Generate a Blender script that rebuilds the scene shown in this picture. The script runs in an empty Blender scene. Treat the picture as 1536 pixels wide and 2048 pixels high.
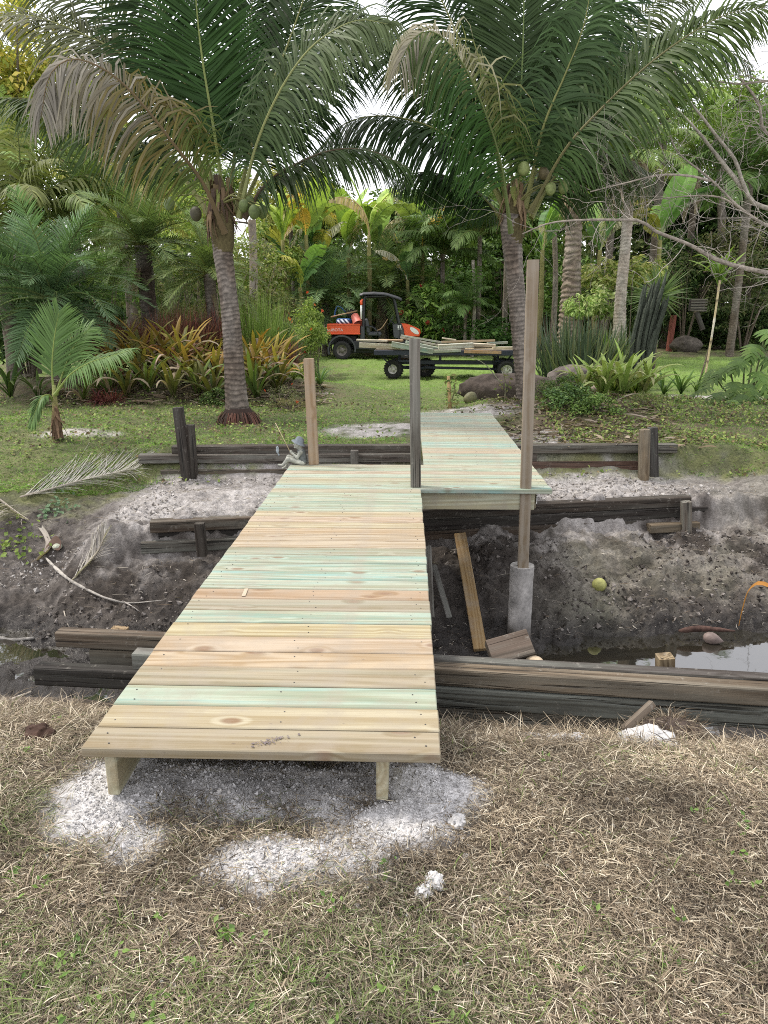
import bpy, math, random
import numpy as np
from mathutils import Vector, Matrix, Euler

random.seed(7)
RNG = np.random.default_rng(7)
SC = bpy.context.scene
COL = SC.collection
R = math.radians

# ------------------------------------------------------------------ camera
FPX = 1500.0
PITCH = math.atan(410 / FPX)
YAW = math.atan(46 / (FPX / math.cos(PITCH)))
CAM = np.array([0.0, 0.0, 1.45])
cam_data = bpy.data.cameras.new('camera')
cam_data.sensor_fit = 'VERTICAL'
cam_data.sensor_height = 36.0
cam_data.lens = FPX / 2048 * 36.0
cam_data.clip_start = 0.05
cam_data.clip_end = 600
cam = bpy.data.objects.new('camera', cam_data)
COL.objects.link(cam)
cam.location = CAM
cam.rotation_euler = (math.pi / 2 - PITCH, 0, YAW)
SC.camera = cam

# ------------------------------------------------------------------ sky, sun, exposure
SUN_ELEV, SUN_ROT = R(60), R(-72)
world = bpy.data.worlds.new('World')
SC.world = world
world.use_nodes = True
wn, wl = world.node_tree.nodes, world.node_tree.links
wn.clear()
w_out = wn.new('ShaderNodeOutputWorld')
w_bg = wn.new('ShaderNodeBackground')
w_sky = wn.new('ShaderNodeTexSky')
w_sky.sky_type = 'NISHITA'
w_sky.sun_disc = False
w_sky.sun_elevation = SUN_ELEV
w_sky.sun_rotation = SUN_ROT
w_sky.air_density = 1.2
w_sky.dust_density = 4.0
w_sky.ozone_density = 1.0
# thin even overcast: the clear sky seen through a veil of white cloud
w_mix = wn.new('ShaderNodeMixRGB')
w_mix.inputs[0].default_value = 0.72
w_mix.inputs[2].default_value = (11.0, 10.9, 11.2, 1)
wl.new(w_sky.outputs[0], w_mix.inputs[1])
wl.new(w_mix.outputs[0], w_bg.inputs[0])
w_bg.inputs[1].default_value = 0.11
wl.new(w_bg.outputs[0], w_out.inputs[0])

sun_d = bpy.data.lights.new('sun', 'SUN')
sun_d.energy = 2.0
sun_d.angle = R(12)
sun_d.color = (1.0, 0.94, 0.85)
sun = bpy.data.objects.new('sun', sun_d)
COL.objects.link(sun)
sun.location = (0, 0, 30)
_az = SUN_ROT
_sd = Vector((math.sin(_az) * math.cos(SUN_ELEV), math.cos(_az) * math.cos(SUN_ELEV), math.sin(SUN_ELEV)))
sun.rotation_euler = _sd.to_track_quat('Z', 'Y').to_euler()

SC.view_settings.view_transform = 'Standard'
SC.view_settings.look = 'None'
SC.view_settings.exposure = 0.75
SC.view_settings.gamma = 1.0
SC.view_settings.use_curve_mapping = False
SC.render.engine = 'CYCLES'
SC.cycles.max_bounces = 6
SC.cycles.diffuse_bounces = 3
SC.cycles.glossy_bounces = 3
SC.cycles.transmission_bounces = 4
SC.cycles.use_denoising = False
SC.cycles.filter_width = 1.0
SC.cycles.sample_clamp_indirect = 8.0


# ------------------------------------------------------------------ the lens as a surveying tool: a pixel of the photo to a point of the place
def ray(u, v):
    r = (u - 768) / FPX
    up = -(v - 1024) / FPX
    c, s = math.cos(PITCH), math.sin(PITCH)
    x, y, z = r, c + s * up, -s + c * up
    ca, sa = math.cos(YAW), math.sin(YAW)
    return np.array([x * ca - y * sa, x * sa + y * ca, z])


def at(u, v, z=None, y=None):
    d = ray(u, v)
    t = (z - CAM[2]) / d[2] if z is not None else y / d[1]
    return CAM + t * d


# ------------------------------------------------------------------ noise
def _hash(ix, iy, iz, seed):
    n = (ix * 374761393 + iy * 668265263 + iz * 2147483647 + seed * 974711) & 0xFFFFFFFF
    n = ((n ^ (n >> 13)) * 1274126177) & 0xFFFFFFFF
    n = n ^ (n >> 16)
    return (n & 0xFFFF) / 65535.0


def vnoise(p, seed=0):
    p = np.asarray(p, float)
    if p.shape[-1] == 2:
        p = np.concatenate([p, np.zeros(p.shape[:-1] + (1,))], -1)
    i = np.floor(p).astype(np.int64)
    f = p - i
    f = f * f * (3 - 2 * f)
    out = 0
    for dx in (0, 1):
        wx = f[..., 0] if dx else 1 - f[..., 0]
        for dy in (0, 1):
            wy = f[..., 1] if dy else 1 - f[..., 1]
            for dz in (0, 1):
                wz = f[..., 2] if dz else 1 - f[..., 2]
                out = out + wx * wy * wz * _hash(i[..., 0] + dx, i[..., 1] + dy, i[..., 2] + dz, seed)
    return out * 2 - 1


def fbm(p, octaves=4, seed=0, gain=0.5):
    p = np.asarray(p, float)
    a, s, tot = 1.0, 0, 0.0
    for o in range(octaves):
        s = s + a * vnoise(p * (2 ** o), seed + o * 17)
        tot += a
        a *= gain
    return s / tot


def sstep(a, b, x):
    t = np.clip((np.asarray(x, float) - a) / (b - a), 0, 1)
    return t * t * (3 - 2 * t)


def norm(v):
    return v / np.maximum(np.linalg.norm(v, axis=-1, keepdims=True), 1e-9)


# ------------------------------------------------------------------ mesh collector
class Geo:
    def __init__(self):
        self.v, self.c, self.q, self.t, self.qm, self.tm = [], [], [], [], [], []
        self.n = 0

    def add(self, v, quads=None, tris=None, col=(1, 1, 1), mat=0):
        v = np.asarray(v, np.float32).reshape(-1, 3)
        if len(v) == 0:
            return
        c = np.asarray(col, np.float32)
        if c.ndim == 1:
            c = np.tile(c[:3], (len(v), 1))
        self.v.append(v)
        self.c.append(c.reshape(-1, 3))
        if quads is not None and len(quads):
            q = np.asarray(quads, np.int32).reshape(-1, 4)
            self.q.append(q + self.n)
            self.qm.append(np.full(len(q), mat, np.int32))
        if tris is not None and len(tris):
            t = np.asarray(tris, np.int32).reshape(-1, 3)
            self.t.append(t + self.n)
            self.tm.append(np.full(len(t), mat, np.int32))
        self.n += len(v)

    def mesh(self, name, mats, smooth=False):
        me = bpy.data.meshes.new(name)
        v = np.concatenate(self.v)
        c = np.concatenate(self.c)
        q = np.concatenate(self.q) if self.q else np.zeros((0, 4), np.int32)
        t = np.concatenate(self.t) if self.t else np.zeros((0, 3), np.int32)
        me.vertices.add(len(v))
        me.vertices.foreach_set('co', v.ravel())
        loops = np.concatenate([q.ravel(), t.ravel()]).astype(np.int32)
        me.loops.add(len(loops))
        me.loops.foreach_set('vertex_index', loops)
        me.polygons.add(len(q) + len(t))
        starts = np.concatenate([np.arange(len(q)) * 4, len(q) * 4 + np.arange(len(t)) * 3]).astype(np.int32)
        me.polygons.foreach_set('loop_start', starts)
        mi = np.concatenate((self.qm + self.tm)) if (self.qm or self.tm) else np.zeros(0, np.int32)
        me.polygons.foreach_set('material_index', mi.astype(np.int32))
        me.polygons.foreach_set('use_smooth', np.full(len(q) + len(t), smooth, bool))
        me.update(calc_edges=True)
        me.validate()
        a = me.color_attributes.new('Col', 'FLOAT_COLOR', 'POINT')
        a.data.foreach_set('color', np.concatenate([c, np.ones((len(c), 1), np.float32)], 1).ravel())
        for m in (mats if isinstance(mats, (list, tuple)) else [mats]):
            me.materials.append(m)
        return me

    def obj(self, name, mats, parent=None, smooth=False, loc=None):
        return link(name, self.mesh(name, mats, smooth), parent, loc)


def link(name, me, parent=None, loc=None, rot=None, scale=None, color=None):
    o = bpy.data.objects.new(name, me)
    COL.objects.link(o)
    if parent is not None:
        o.parent = parent
    if loc is not None:
        o.location = loc
    if rot is not None:
        o.rotation_euler = rot
    if scale is not None:
        o.scale = (scale,) * 3 if np.isscalar(scale) else scale
    if color is not None:
        o.color = tuple(color) + ((1,) if len(color) == 3 else ())
    return o


def tag(o, label, cat, group=None, kind=None):
    o['label'] = label
    o['category'] = cat
    if group:
        o['group'] = group
    if kind:
        o['kind'] = kind
    return o


def thing(name, label, cat, loc=(0, 0, 0), rotz=0.0, group=None, scale=None):
    o = link(name, None, None, loc, (0, 0, rotz), scale)
    o.empty_display_size = 0.1
    return tag(o, label, cat, group)


def structure(o):
    o['kind'] = 'structure'
    return o


def stuff(o, label=None, cat=None):
    o['kind'] = 'stuff'
    if label:
        o['label'] = label
        o['category'] = cat
    return o


# ------------------------------------------------------------------ shapes
def box_v(sx, sy, sz, b=0.004):
    """chamfered box of full size sx, sy, sz about the origin: verts, quads, tris"""
    hx, hy, hz = sx / 2, sy / 2, sz / 2
    b = min(b, hx * .6, hy * .6, hz * .6)
    V, ids = [], {}
    for X in (-1, 1):
        for Y in (-1, 1):
            for Z in (-1, 1):
                for ax in range(3):
                    p = [X * (hx - b), Y * (hy - b), Z * (hz - b)]
                    p[ax] = (X, Y, Z)[ax] * (hx, hy, hz)[ax]
                    ids[(X, Y, Z, ax)] = len(V)
                    V.append(p)
    Q, T = [], []
    for s in (-1, 1):
        Q.append([ids[(s, -1, -1, 0)], ids[(s, 1, -1, 0)], ids[(s, 1, 1, 0)], ids[(s, -1, 1, 0)]][::s])
        Q.append([ids[(-1, s, -1, 1)], ids[(-1, s, 1, 1)], ids[(1, s, 1, 1)], ids[(1, s, -1, 1)]][::s])
        Q.append([ids[(-1, -1, s, 2)], ids[(1, -1, s, 2)], ids[(1, 1, s, 2)], ids[(-1, 1, s, 2)]][::s])
    for a in (-1, 1):
        for c in (-1, 1):
            Q.append([ids[(a, c, -1, 0)], ids[(a, c, -1, 1)], ids[(a, c, 1, 1)], ids[(a, c, 1, 0)]][::a * c])
            Q.append([ids[(a, -1, c, 2)], ids[(a, -1, c, 0)], ids[(a, 1, c, 0)], ids[(a, 1, c, 2)]][::-a * c * -1])
            Q.append([ids[(-1, a, c, 1)], ids[(-1, a, c, 2)], ids[(1, a, c, 2)], ids[(1, a, c, 1)]][::a * c])
            for d in (-1, 1):
                T.append([ids[(a, c, d, 0)], ids[(a, c, d, 1)], ids[(a, c, d, 2)]][::a * c * d])
    return np.array(V, np.float32), Q, T


def rotm(rx=0, ry=0, rz=0):
    return np.array(Euler((rx, ry, rz)).to_matrix())


def add_box(g, c, s, rot=(0, 0, 0), col=(1, 1, 1), b=0.004, mat=0):
    v, q, t = box_v(*s, b=b)
    v = v @ rotm(*rot).T + np.asarray(c)
    g.add(v, q, t, col, mat)


def spline(pts, n):
    """Catmull-Rom through pts, n samples evenly in length"""
    p = np.asarray(pts, float)
    p = np.vstack([2 * p[0] - p[1], p, 2 * p[-1] - p[-2]])
    out = []
    for i in range(1, len(p) - 2):
        t = np.linspace(0, 1, 24, endpoint=False)[:, None]
        a, b, c, d = p[i - 1], p[i], p[i + 1], p[i + 2]
        out.append(.5 * ((2 * b) + (-a + c) * t + (2 * a - 5 * b + 4 * c - d) * t ** 2 + (-a + 3 * b - 3 * c + d) * t ** 3))
    out.append(p[-2][None])
    o = np.vstack(out)
    L = np.concatenate([[0], np.cumsum(np.linalg.norm(np.diff(o, axis=0), axis=1))])
    s = np.linspace(0, L[-1], n)
    return np.stack([np.interp(s, L, o[:, k]) for k in range(o.shape[1])], 1)


def tube(g, pts, rad, sides=8, col=(1, 1, 1), mat=0, cap=True, bump=None):
    p = np.asarray(pts, float)
    K = len(p)
    rad = np.broadcast_to(np.asarray(rad, float), (K,))
    tan = norm(np.gradient(p, axis=0))
    ref = np.array([0, 0, 1.0]) if abs(tan[:, 2]).mean() < .8 else np.array([1.0, 0, 0])
    s1 = norm(np.cross(tan, ref))
    s2 = np.cross(tan, s1)
    a = np.linspace(0, 2 * math.pi, sides, endpoint=False)
    rr = rad[:, None] * np.ones((1, sides))
    if bump is not None:
        rr = rr * bump
    v = p[:, None] + rr[..., None] * (np.cos(a)[None, :, None] * s1[:, None] + np.sin(a)[None, :, None] * s2[:, None])
    i = np.arange(K - 1)[:, None] * sides
    j = np.arange(sides)[None]
    j2 = (j + 1) % sides
    q = np.stack([i + j, i + j2, i + sides + j2, i + sides + j], -1).reshape(-1, 4)
    v = v.reshape(-1, 3)
    t = []
    if cap:
        n = len(v)
        v = np.vstack([v, p[0], p[-1]])
        jj = np.arange(sides)
        t = np.vstack([np.stack([np.full(sides, n), (jj + 1) % sides, jj], 1),
                       np.stack([np.full(sides, n + 1), (K - 1) * sides + jj, (K - 1) * sides + (jj + 1) % sides], 1)])
    c = np.asarray(col, float)
    if c.ndim == 2 and len(c) == K:
        c = np.repeat(c, sides, 0)
        if cap:
            c = np.vstack([c, c[:1], c[-1:]])
    g.add(v, q, t, c, mat)


def lathe(g, prof, c=(0, 0, 0), sides=16, rot=(0, 0, 0), col=(1, 1, 1), mat=0):
    """profile of (radius, z) turned about z"""
    pr = np.asarray(prof, float)
    a = np.linspace(0, 2 * math.pi, sides, endpoint=False)
    v = np.stack([pr[:, 0, None] * np.cos(a), pr[:, 0, None] * np.sin(a), np.repeat(pr[:, 1, None], sides, 1)], -1).reshape(-1, 3)
    v = v @ rotm(*rot).T + np.asarray(c)
    K = len(pr)
    i = np.arange(K - 1)[:, None] * sides
    j = np.arange(sides)[None]
    j2 = (j + 1) % sides
    q = np.stack([i + j, i + j2, i + sides + j2, i + sides + j], -1).reshape(-1, 4)
    g.add(v, q, None, col, mat)


def ribbons(g, ctr, wid, side, col, mat=0, fold=None):
    """N ribbons: ctr N,K,3  wid N,K  side N,K,3 (unit)  col N,3 or N,K,3; fold N,K,3 lowers a middle line (V section)"""
    N, K = ctr.shape[:2]
    w = wid[..., None] * .5
    rows = [ctr - side * w, ctr + side * w] if fold is None else [ctr - side * w, ctr + fold, ctr + side * w]
    m = len(rows)
    v = np.stack(rows, 2)
    base = np.arange(N)[:, None, None] * (K * m) + np.arange(K - 1)[None, :, None] * m + np.arange(m - 1)[None, None]
    q = np.stack([base, base + 1, base + m + 1, base + m], -1).reshape(-1, 4)
    c = np.asarray(col, float)
    if c.ndim == 1:
        c = np.broadcast_to(c, (N, 3))
    if c.ndim == 2:
        c = np.repeat(c[:, None], K, 1)
    c = np.repeat(c[:, :, None], m, 2)
    g.add(v.reshape(-1, 3), q, None, c.reshape(-1, 3), mat)


def surface_nets(f, lo, hi, n):
    """closed smooth mesh of f < 0 on a grid with cell size from n cells along the longest side"""
    lo, hi = np.asarray(lo, float), np.asarray(hi, float)
    h = (hi - lo).max() / n
    dim = np.ceil((hi - lo) / h).astype(int) + 1
    ax = [lo[k] + h * np.arange(dim[k]) for k in range(3)]
    G = np.stack(np.meshgrid(*ax, indexing='ij'), -1)
    val = f(G.reshape(-1, 3)).reshape(dim)
    ins = val < 0
    nx, ny, nz = dim - 1
    corners = [(a, b, c) for a in (0, 1) for b in (0, 1) for c in (0, 1)]
    cnt = sum(ins[a:a + nx, b:b + ny, c:c + nz].astype(int) for a, b, c in corners)
    act = (cnt > 0) & (cnt < 8)
    pos = np.zeros(act.shape + (3,))
    num = np.zeros(act.shape)
    for ci in range(8):
        for cj in range(ci + 1, 8):
            A, B = corners[ci], corners[cj]
            if sum(abs(A[k] - B[k]) for k in range(3)) != 1:
                continue
            va = val[A[0]:A[0] + nx, A[1]:A[1] + ny, A[2]:A[2] + nz]
            vb = val[B[0]:B[0] + nx, B[1]:B[1] + ny, B[2]:B[2] + nz]
            cr = (va < 0) != (vb < 0)
            t = np.where(cr, va / np.where(cr, va - vb, 1), 0)
            for k in range(3):
                pos[..., k] += np.where(cr, A[k] + t * (B[k] - A[k]), 0)
            num += cr
    pos /= np.maximum(num, 1)[..., None]
    idx = -np.ones(act.shape, int)
    I = np.argwhere(act)
    idx[act] = np.arange(len(I))
    V = lo + h * (I + pos[act])
    Q = []
    for k in range(3):
        a, b = (k + 1) % 3, (k + 2) % 3
        sl = [slice(1, -1)] * 3
        sl[k] = slice(0, dim[k] - 1)
        sl2 = list(sl)
        sl2[k] = slice(1, dim[k])
        s0, s1 = ins[tuple(sl)], ins[tuple(sl2)]
        E = np.argwhere(s0 != s1)
        if not len(E):
            continue
        flip = s0[tuple(E.T)]
        E = E + np.array([0 if m == k else 1 for m in range(3)])

        def cell(da, db):
            e = E.copy()
            e[:, a] += da
            e[:, b] += db
            return idx[tuple(e.T)]
        q = np.stack([cell(-1, -1), cell(0, -1), cell(0, 0), cell(-1, 0)], 1)
        q[~flip] = q[~flip][:, ::-1]
        Q.append(q)
    return V, np.vstack(Q)


def capsule(p, a, b, ra, rb):
    a, b = np.asarray(a, float), np.asarray(b, float)
    ab = b - a
    t = np.clip(((p - a) @ ab) / (ab @ ab), 0, 1)
    return np.linalg.norm(p - a - t[:, None] * ab, axis=1) - (ra + (rb - ra) * t)


def smin(a, b, k):
    h = np.clip(.5 + .5 * (b - a) / k, 0, 1)
    return b * (1 - h) + a * h - k * h * (1 - h)


# ------------------------------------------------------------------ materials
def mat_base(name):
    m = bpy.data.materials.new(name)
    m.use_nodes = True
    nt = m.node_tree
    nt.nodes.clear()
    out = nt.nodes.new('ShaderNodeOutputMaterial')
    b = nt.nodes.new('ShaderNodeBsdfPrincipled')
    nt.links.new(b.outputs[0], out.inputs[0])
    return m, nt, b, out


class NT:
    """short hand for node trees"""
    def __init__(self, nt):
        self.nt = nt

    def n(self, kind, **kw):
        nd = self.nt.nodes.new(kind)
        for k, v in kw.items():
            setattr(nd, k, v)
        return nd

    def l(self, a, b):
        self.nt.links.new(a, b)

    def put(self, sock, v):
        if isinstance(v, bpy.types.NodeSocket):
            self.l(v, sock)
        else:
            sock.default_value = v

    def math(self, op, a, b=0.0, c=None, clamp=False):
        m = self.n('ShaderNodeMath', operation=op, use_clamp=clamp)
        self.put(m.inputs[0], a)
        self.put(m.inputs[1], b)
        if c is not None:
            self.put(m.inputs[2], c)
        return m.outputs[0]

    def mix(self, f, a, b, mode='MIX'):
        m = self.n('ShaderNodeMixRGB', blend_type=mode)
        self.put(m.inputs[0], f)
        for s, v in ((m.inputs[1], a), (m.inputs[2], b)):
            self.put(s, v if isinstance(v, bpy.types.NodeSocket) else tuple(v)[:3] + (1,))
        return m.outputs[0]

    def mapr(self, v, a, b, c, d):
        m = self.n('ShaderNodeMapRange', clamp=True)
        self.put(m.inputs[0], v)
        for i, x in zip((1, 2, 3, 4), (a, b, c, d)):
            m.inputs[i].default_value = x
        return m.outputs[0]

    def noise(self, vec, scale, detail=3, rough=.55, dist=0.0):
        t = self.n('ShaderNodeTexNoise')
        t.inputs['Scale'].default_value = scale
        t.inputs['Detail'].default_value = detail
        t.inputs['Roughness'].default_value = rough
        t.inputs['Distortion'].default_value = dist
        if vec is not None:
            self.l(vec, t.inputs['Vector'])
        return t.outputs[0]

    def scale(self, vec, s, off=None):
        m = self.n('ShaderNodeMapping')
        self.l(vec, m.inputs['Vector'])
        m.inputs['Scale'].default_value = s
        if off is not None:
            self.l(off, m.inputs['Location'])
        return m.outputs[0]

    def bump(self, h, strength, dist):
        b = self.n('ShaderNodeBump')
        b.inputs['Strength'].default_value = strength
        b.inputs['Distance'].default_value = dist
        self.l(h, b.inputs['Height'])
        return b.outputs[0]


def make_wood(name, old=False, bump=.35):
    """sawn timber, grain along local X; obj.color rgb = heartwood tint, alpha = how far green/grey stain reaches"""
    m, nt, b, out = mat_base(name)
    k = NT(nt)
    tc = k.n('ShaderNodeTexCoord').outputs['Object']
    oi = k.n('ShaderNodeObjectInfo')
    cmb = k.n('ShaderNodeCombineXYZ')
    for i, s in enumerate((37.0, 91.0, 53.0)):
        k.l(k.math('MULTIPLY', oi.outputs['Random'], s), cmb.inputs[i])
    off = cmb.outputs[0]
    big = k.noise(k.scale(tc, (.22, 5, 5), off), 1.0, 1.5, .5)
    # knots
    vor = k.n('ShaderNodeTexVoronoi')
    vor.inputs['Scale'].default_value = 1.0
    k.l(k.scale(tc, (3.6, 7.0, 2.5), off), vor.inputs['Vector'])
    vd = vor.outputs['Distance']
    knot = k.mapr(vd, .09, .17, 1, 0)
    ringn = k.math('ADD', k.math('MULTIPLY', big, 70.0), k.math('MULTIPLY', k.mapr(vd, 0, .30, 1, 0), 7.0))
    rings = k.math('SINE', ringn)
    rings = k.math('MULTIPLY', k.math('ADD', rings, 1.0), .5)
    fine = k.noise(k.scale(tc, (2.0, 120, 120), off), 1.0, 3, .65)
    grain = k.math('ADD', k.math('MULTIPLY', rings, .36), k.math('MULTIPLY', fine, .82))
    base = oi.outputs['Color']
    dark = k.mix(1.0, base, (.66, .57, .45) if not old else (.42, .38, .34), 'MULTIPLY')
    c = k.mix(k.mapr(grain, .40, .80, .0, .85), base, dark)
    blot = k.noise(k.scale(tc, (1.0, 13, 13), off), 1.0, 4, .65)
    if not old:
        green = k.mix(k.mapr(blot, .35, .62, 0, 1), (.26, .345, .29), (.385, .395, .305))
        teal = k.mix(k.mapr(k.noise(k.scale(tc, (.8, 16, 16), off), 1.3, 4, .65), .45, .65, 0, 1), green, (.205, .33, .30))
        gm = k.math('MULTIPLY', oi.outputs['Alpha'], k.mapr(k.noise(k.scale(tc, (.7, 11, 11), off), 1.0, 3, .6), .32, .54, .5, 1.0))
        gg = k.mix(k.mapr(grain, .40, .80, 0, .7), teal, k.mix(1.0, teal, (.6, .6, .5), 'MULTIPLY'))
        c = k.mix(gm, c, gg)
        c = k.mix(k.math('MULTIPLY', knot, .70), c, (.17, .095, .055))
        specks = k.noise(k.scale(tc, (26, 40, 40), off), 1.0, 2, .5)
        c = k.mix(k.mapr(specks, .74, .79, 0, .5), c, (.12, .09, .07))
        dirt = k.noise(tc, 7.0, 4, .65)
        c = k.mix(k.mapr(dirt, .45, .70, 0, .5), c, (.27, .235, .19))
    else:
        gm = k.math('MULTIPLY', oi.outputs['Alpha'], k.mapr(blot, .40, .62, 0, 1))
        c = k.mix(gm, c, (.19, .20, .175))
        c = k.mix(k.mapr(k.noise(tc, 22.0, 4, .7), .60, .70, 0, .35), c, (.33, .31, .27))
        c = k.mix(k.mapr(k.noise(k.scale(tc, (1.6, 5, 5), off), 1.2, 4, .7), .5, .75, 0, .6), c, (.034, .029, .025))
        crack = k.noise(k.scale(tc, (1.5, 60, 60), off), 1.0, 2, .5)
        c = k.mix(k.mapr(crack, .62, .68, 0, .8), c, (.008, .007, .006))
    k.l(c, b.inputs['Base Color'])
    b.inputs['Roughness'].default_value = .78 if not old else .85
    b.inputs['Specular IOR Level'].default_value = .25
    h = k.math('ADD', k.math('MULTIPLY', fine, .6), k.math('MULTIPLY', rings, .25))
    if old:
        h = k.math('SUBTRACT', h, k.mapr(crack, .58, .68, 0, 1.5))
    k.l(k.bump(h, bump, .004 if old else .0015), b.inputs['Normal'])
    return m


def make_foliage(name, rough=.5, trans=.25, spec=.16):
    """leaf colour from the mesh, tinted by obj.color; light comes through from behind"""
    m, nt, b, out = mat_base(name)
    k = NT(nt)
    a = k.n('ShaderNodeVertexColor', layer_name='Col').outputs[0]
    oi = k.n('ShaderNodeObjectInfo')
    c = k.mix(1.0, a, oi.outputs['Color'], 'MULTIPLY')
    tc = k.n('ShaderNodeTexCoord').outputs['Object']
    nz = k.noise(tc, 3.0, 3, .6)
    c = k.mix(1.0, c, k.mix(nz, (.72, .74, .72), (1.25, 1.22, 1.15)), 'MULTIPLY')
    k.l(c, b.inputs['Base Color'])
    b.inputs['Roughness'].default_value = rough
    b.inputs['Specular IOR Level'].default_value = spec
    tr = k.n('ShaderNodeBsdfTranslucent')
    k.l(k.mix(1.0, c, (1.25, 1.35, .7), 'MULTIPLY'), tr.inputs[0])
    mx = k.n('ShaderNodeMixShader')
    mx.inputs[0].default_value = trans
    k.l(b.outputs[0], mx.inputs[1])
    k.l(tr.outputs[0], mx.inputs[2])
    k.l(mx.outputs[0], out.inputs[0])
    return m


def make_rough(name, scale=20, var=.35, bump=.5, dist=.01, rough=.9, spec=.2, coords='Object', stretch=(1, 1, 1)):
    """bark, stone, husk, plaster: colour from the mesh x obj.color, broken up by noise"""
    m, nt, b, out = mat_base(name)
    k = NT(nt)
    a = k.n('ShaderNodeVertexColor', layer_name='Col').outputs[0]
    oi = k.n('ShaderNodeObjectInfo')
    c = k.mix(1.0, a, oi.outputs['Color'], 'MULTIPLY')
    tc = k.scale(k.n('ShaderNodeTexCoord').outputs[coords], stretch)
    n1 = k.noise(tc, scale, 5, .65)
    n2 = k.noise(tc, scale * .22, 3, .6)
    f = k.math('ADD', k.math('MULTIPLY', n1, .6), k.math('MULTIPLY', n2, .4))
    lo, hi = 1 - var * 1.6, 1 + var * 1.6
    c = k.mix(1.0, c, k.mix(k.mapr(f, .3, .7, 0, 1), (lo, lo, lo), (hi, hi, hi)), 'MULTIPLY')
    k.l(c, b.inputs['Base Color'])
    b.inputs['Roughness'].default_value = rough
    b.inputs['Specular IOR Level'].default_value = spec
    k.l(k.bump(n1, bump, dist), b.inputs['Normal'])
    return m


def make_plain(name, col, rough=.5, metal=0.0, var=.12, spec=.5, scale=18):
    m, nt, b, out = mat_base(name)
    k = NT(nt)
    tc = k.n('ShaderNodeTexCoord').outputs['Object']
    nz = k.noise(tc, scale, 4, .65)
    c = k.mix(nz, tuple(x * (1 - var * 2) for x in col), tuple(min(1, x * (1 + var * 2)) for x in col))
    k.l(c, b.inputs['Base Color'])
    k.l(k.mapr(nz, .3, .7, max(0, rough - .1), min(1, rough + .12)), b.inputs['Roughness'])
    b.inputs['Metallic'].default_value = metal
    b.inputs['Specular IOR Level'].default_value = spec
    return m


M_WOOD = make_wood('fresh_lumber')
M_OLD = make_wood('old_timber', old=True, bump=.8)
M_LEAF = make_foliage('foliage')
M_DULL = make_foliage('dry_leaf', rough=.75, trans=.2, spec=.15)
M_BARK = make_rough('bark', 26, .4, .7, .012)
M_STONE = make_rough('stone', 9, .4, .8, .03)
M_LIME = make_rough('limestone', 60, .18, .6, .008)
M_STUCCO = make_rough('concrete', 30, .28, .4, .006)
M_HUSK = make_rough('husk', 30, .25, .3, .004, rough=.6, spec=.35)
# ================================================================== the ground
YS_ = [-20.0, 2.0, 3.46, 5.0, 7.2, 8.73, 11.0, 300.0]
SL_ = [0, 0, -.085, .05, .2, .055, 0, 0]


def to_yp(x, y):
    """depth measured along the walls' own lines (they are not square to the bridge)"""
    x, y = np.broadcast_arrays(np.asarray(x, float), np.asarray(y, float))
    xc = np.clip(x, -4, 4.2)
    out = y.copy()
    for i in range(len(YS_) - 1):
        a, b = YS_[i] + SL_[i] * xc, YS_[i + 1] + SL_[i + 1] * xc
        m = (y >= a) & (y < b)
        out = np.where(m, YS_[i] + (y - a) / np.maximum(b - a, .05) * (YS_[i + 1] - YS_[i]), out)
    return out


def wall_shift(x, y):
    return np.asarray(y, float) - to_yp(x, y)


K_T = np.array([(-20, -.26), (1.2, -.26), (2.0, -.275), (2.5, -.29), (2.85, -.35), (3.25, -.535), (3.42, -.585), (3.62, -.82), (3.9, -1.24), (4.4, -1.40),
                (5.65, -1.43), (6.1, -1.33), (6.5, -1.12), (7.0, -.87), (7.14, -.82), (7.27, -.53), (7.6, -.55), (8.3, -.57), (8.62, -.47),
                (8.84, -.15), (9.5, -.13), (10.6, -.11), (14, -.16), (18, -.22), (30, -.24), (220, -.3)])
K_S = np.array([(-20, -.26), (1.2, -.26), (2.0, -.275), (2.5, -.29), (2.85, -.36), (3.25, -.55), (3.6, -.80), (4.0, -1.1), (4.6, -1.36),
                (5.8, -1.43), (6.15, -1.36), (6.7, -1.16), (7.4, -.86), (8.2, -.55), (9.0, -.27), (9.8, -.15), (10.6, -.12), (14, -.16), (18, -.22), (30, -.24), (220, -.3)])


def wallw(x):
    return sstep(-3.5, -2.7, x) * (1 - sstep(3.75, 4.6, x))


def blob(x, y, cx, cy, rx, ry, edge=.35):
    d = np.sqrt(((x - cx) / rx) ** 2 + ((y - cy) / ry) ** 2)
    return 1 - sstep(1 - edge, 1 + edge, d)


def ppx(u, v, z):
    p = at(u, v, z=z)
    return p[0], p[1]


LIME = [(*ppx(255, 1580, -.27), .26, .22), (*ppx(200, 1640, -.27), .16, .13), (*ppx(860, 1590, -.27), .19, .20), (*ppx(800, 1650, -.27), .22, .15),
        (*ppx(540, 1720, -.27), .24, .15), (*ppx(700, 1700, -.27), .20, .15), (*ppx(270, 1690, -.27), .10, .10), (*ppx(500, 1555, -.27), .66, .16), (*ppx(520, 1590, -.27), .42, .17), (*ppx(690, 1620, -.27), .2, .16)]


def lime_mask(x, y):
    m = 0
    for i, (cx, cy, rx, ry) in enumerate(LIME):
        w = 1.0 if i < 4 else .80
        m = np.maximum(m, w * blob(x, y, cx, cy, rx, ry, .55))
    n = fbm(np.stack([x * 7, y * 7], -1), 4, 5)
    m = np.clip(m + n * .9 * sstep(.02, .3, m) * (1.15 - m), 0, 1)
    s = blob(x, y, *ppx(1115, 1462, -.44), .17, .13) * .95 + blob(x, y, *ppx(1300, 1475, -.36), .12, .08) * .9
    s = np.clip(s + n * .7 * (s > .02), 0, 1)
    return np.maximum(m, s)


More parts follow.
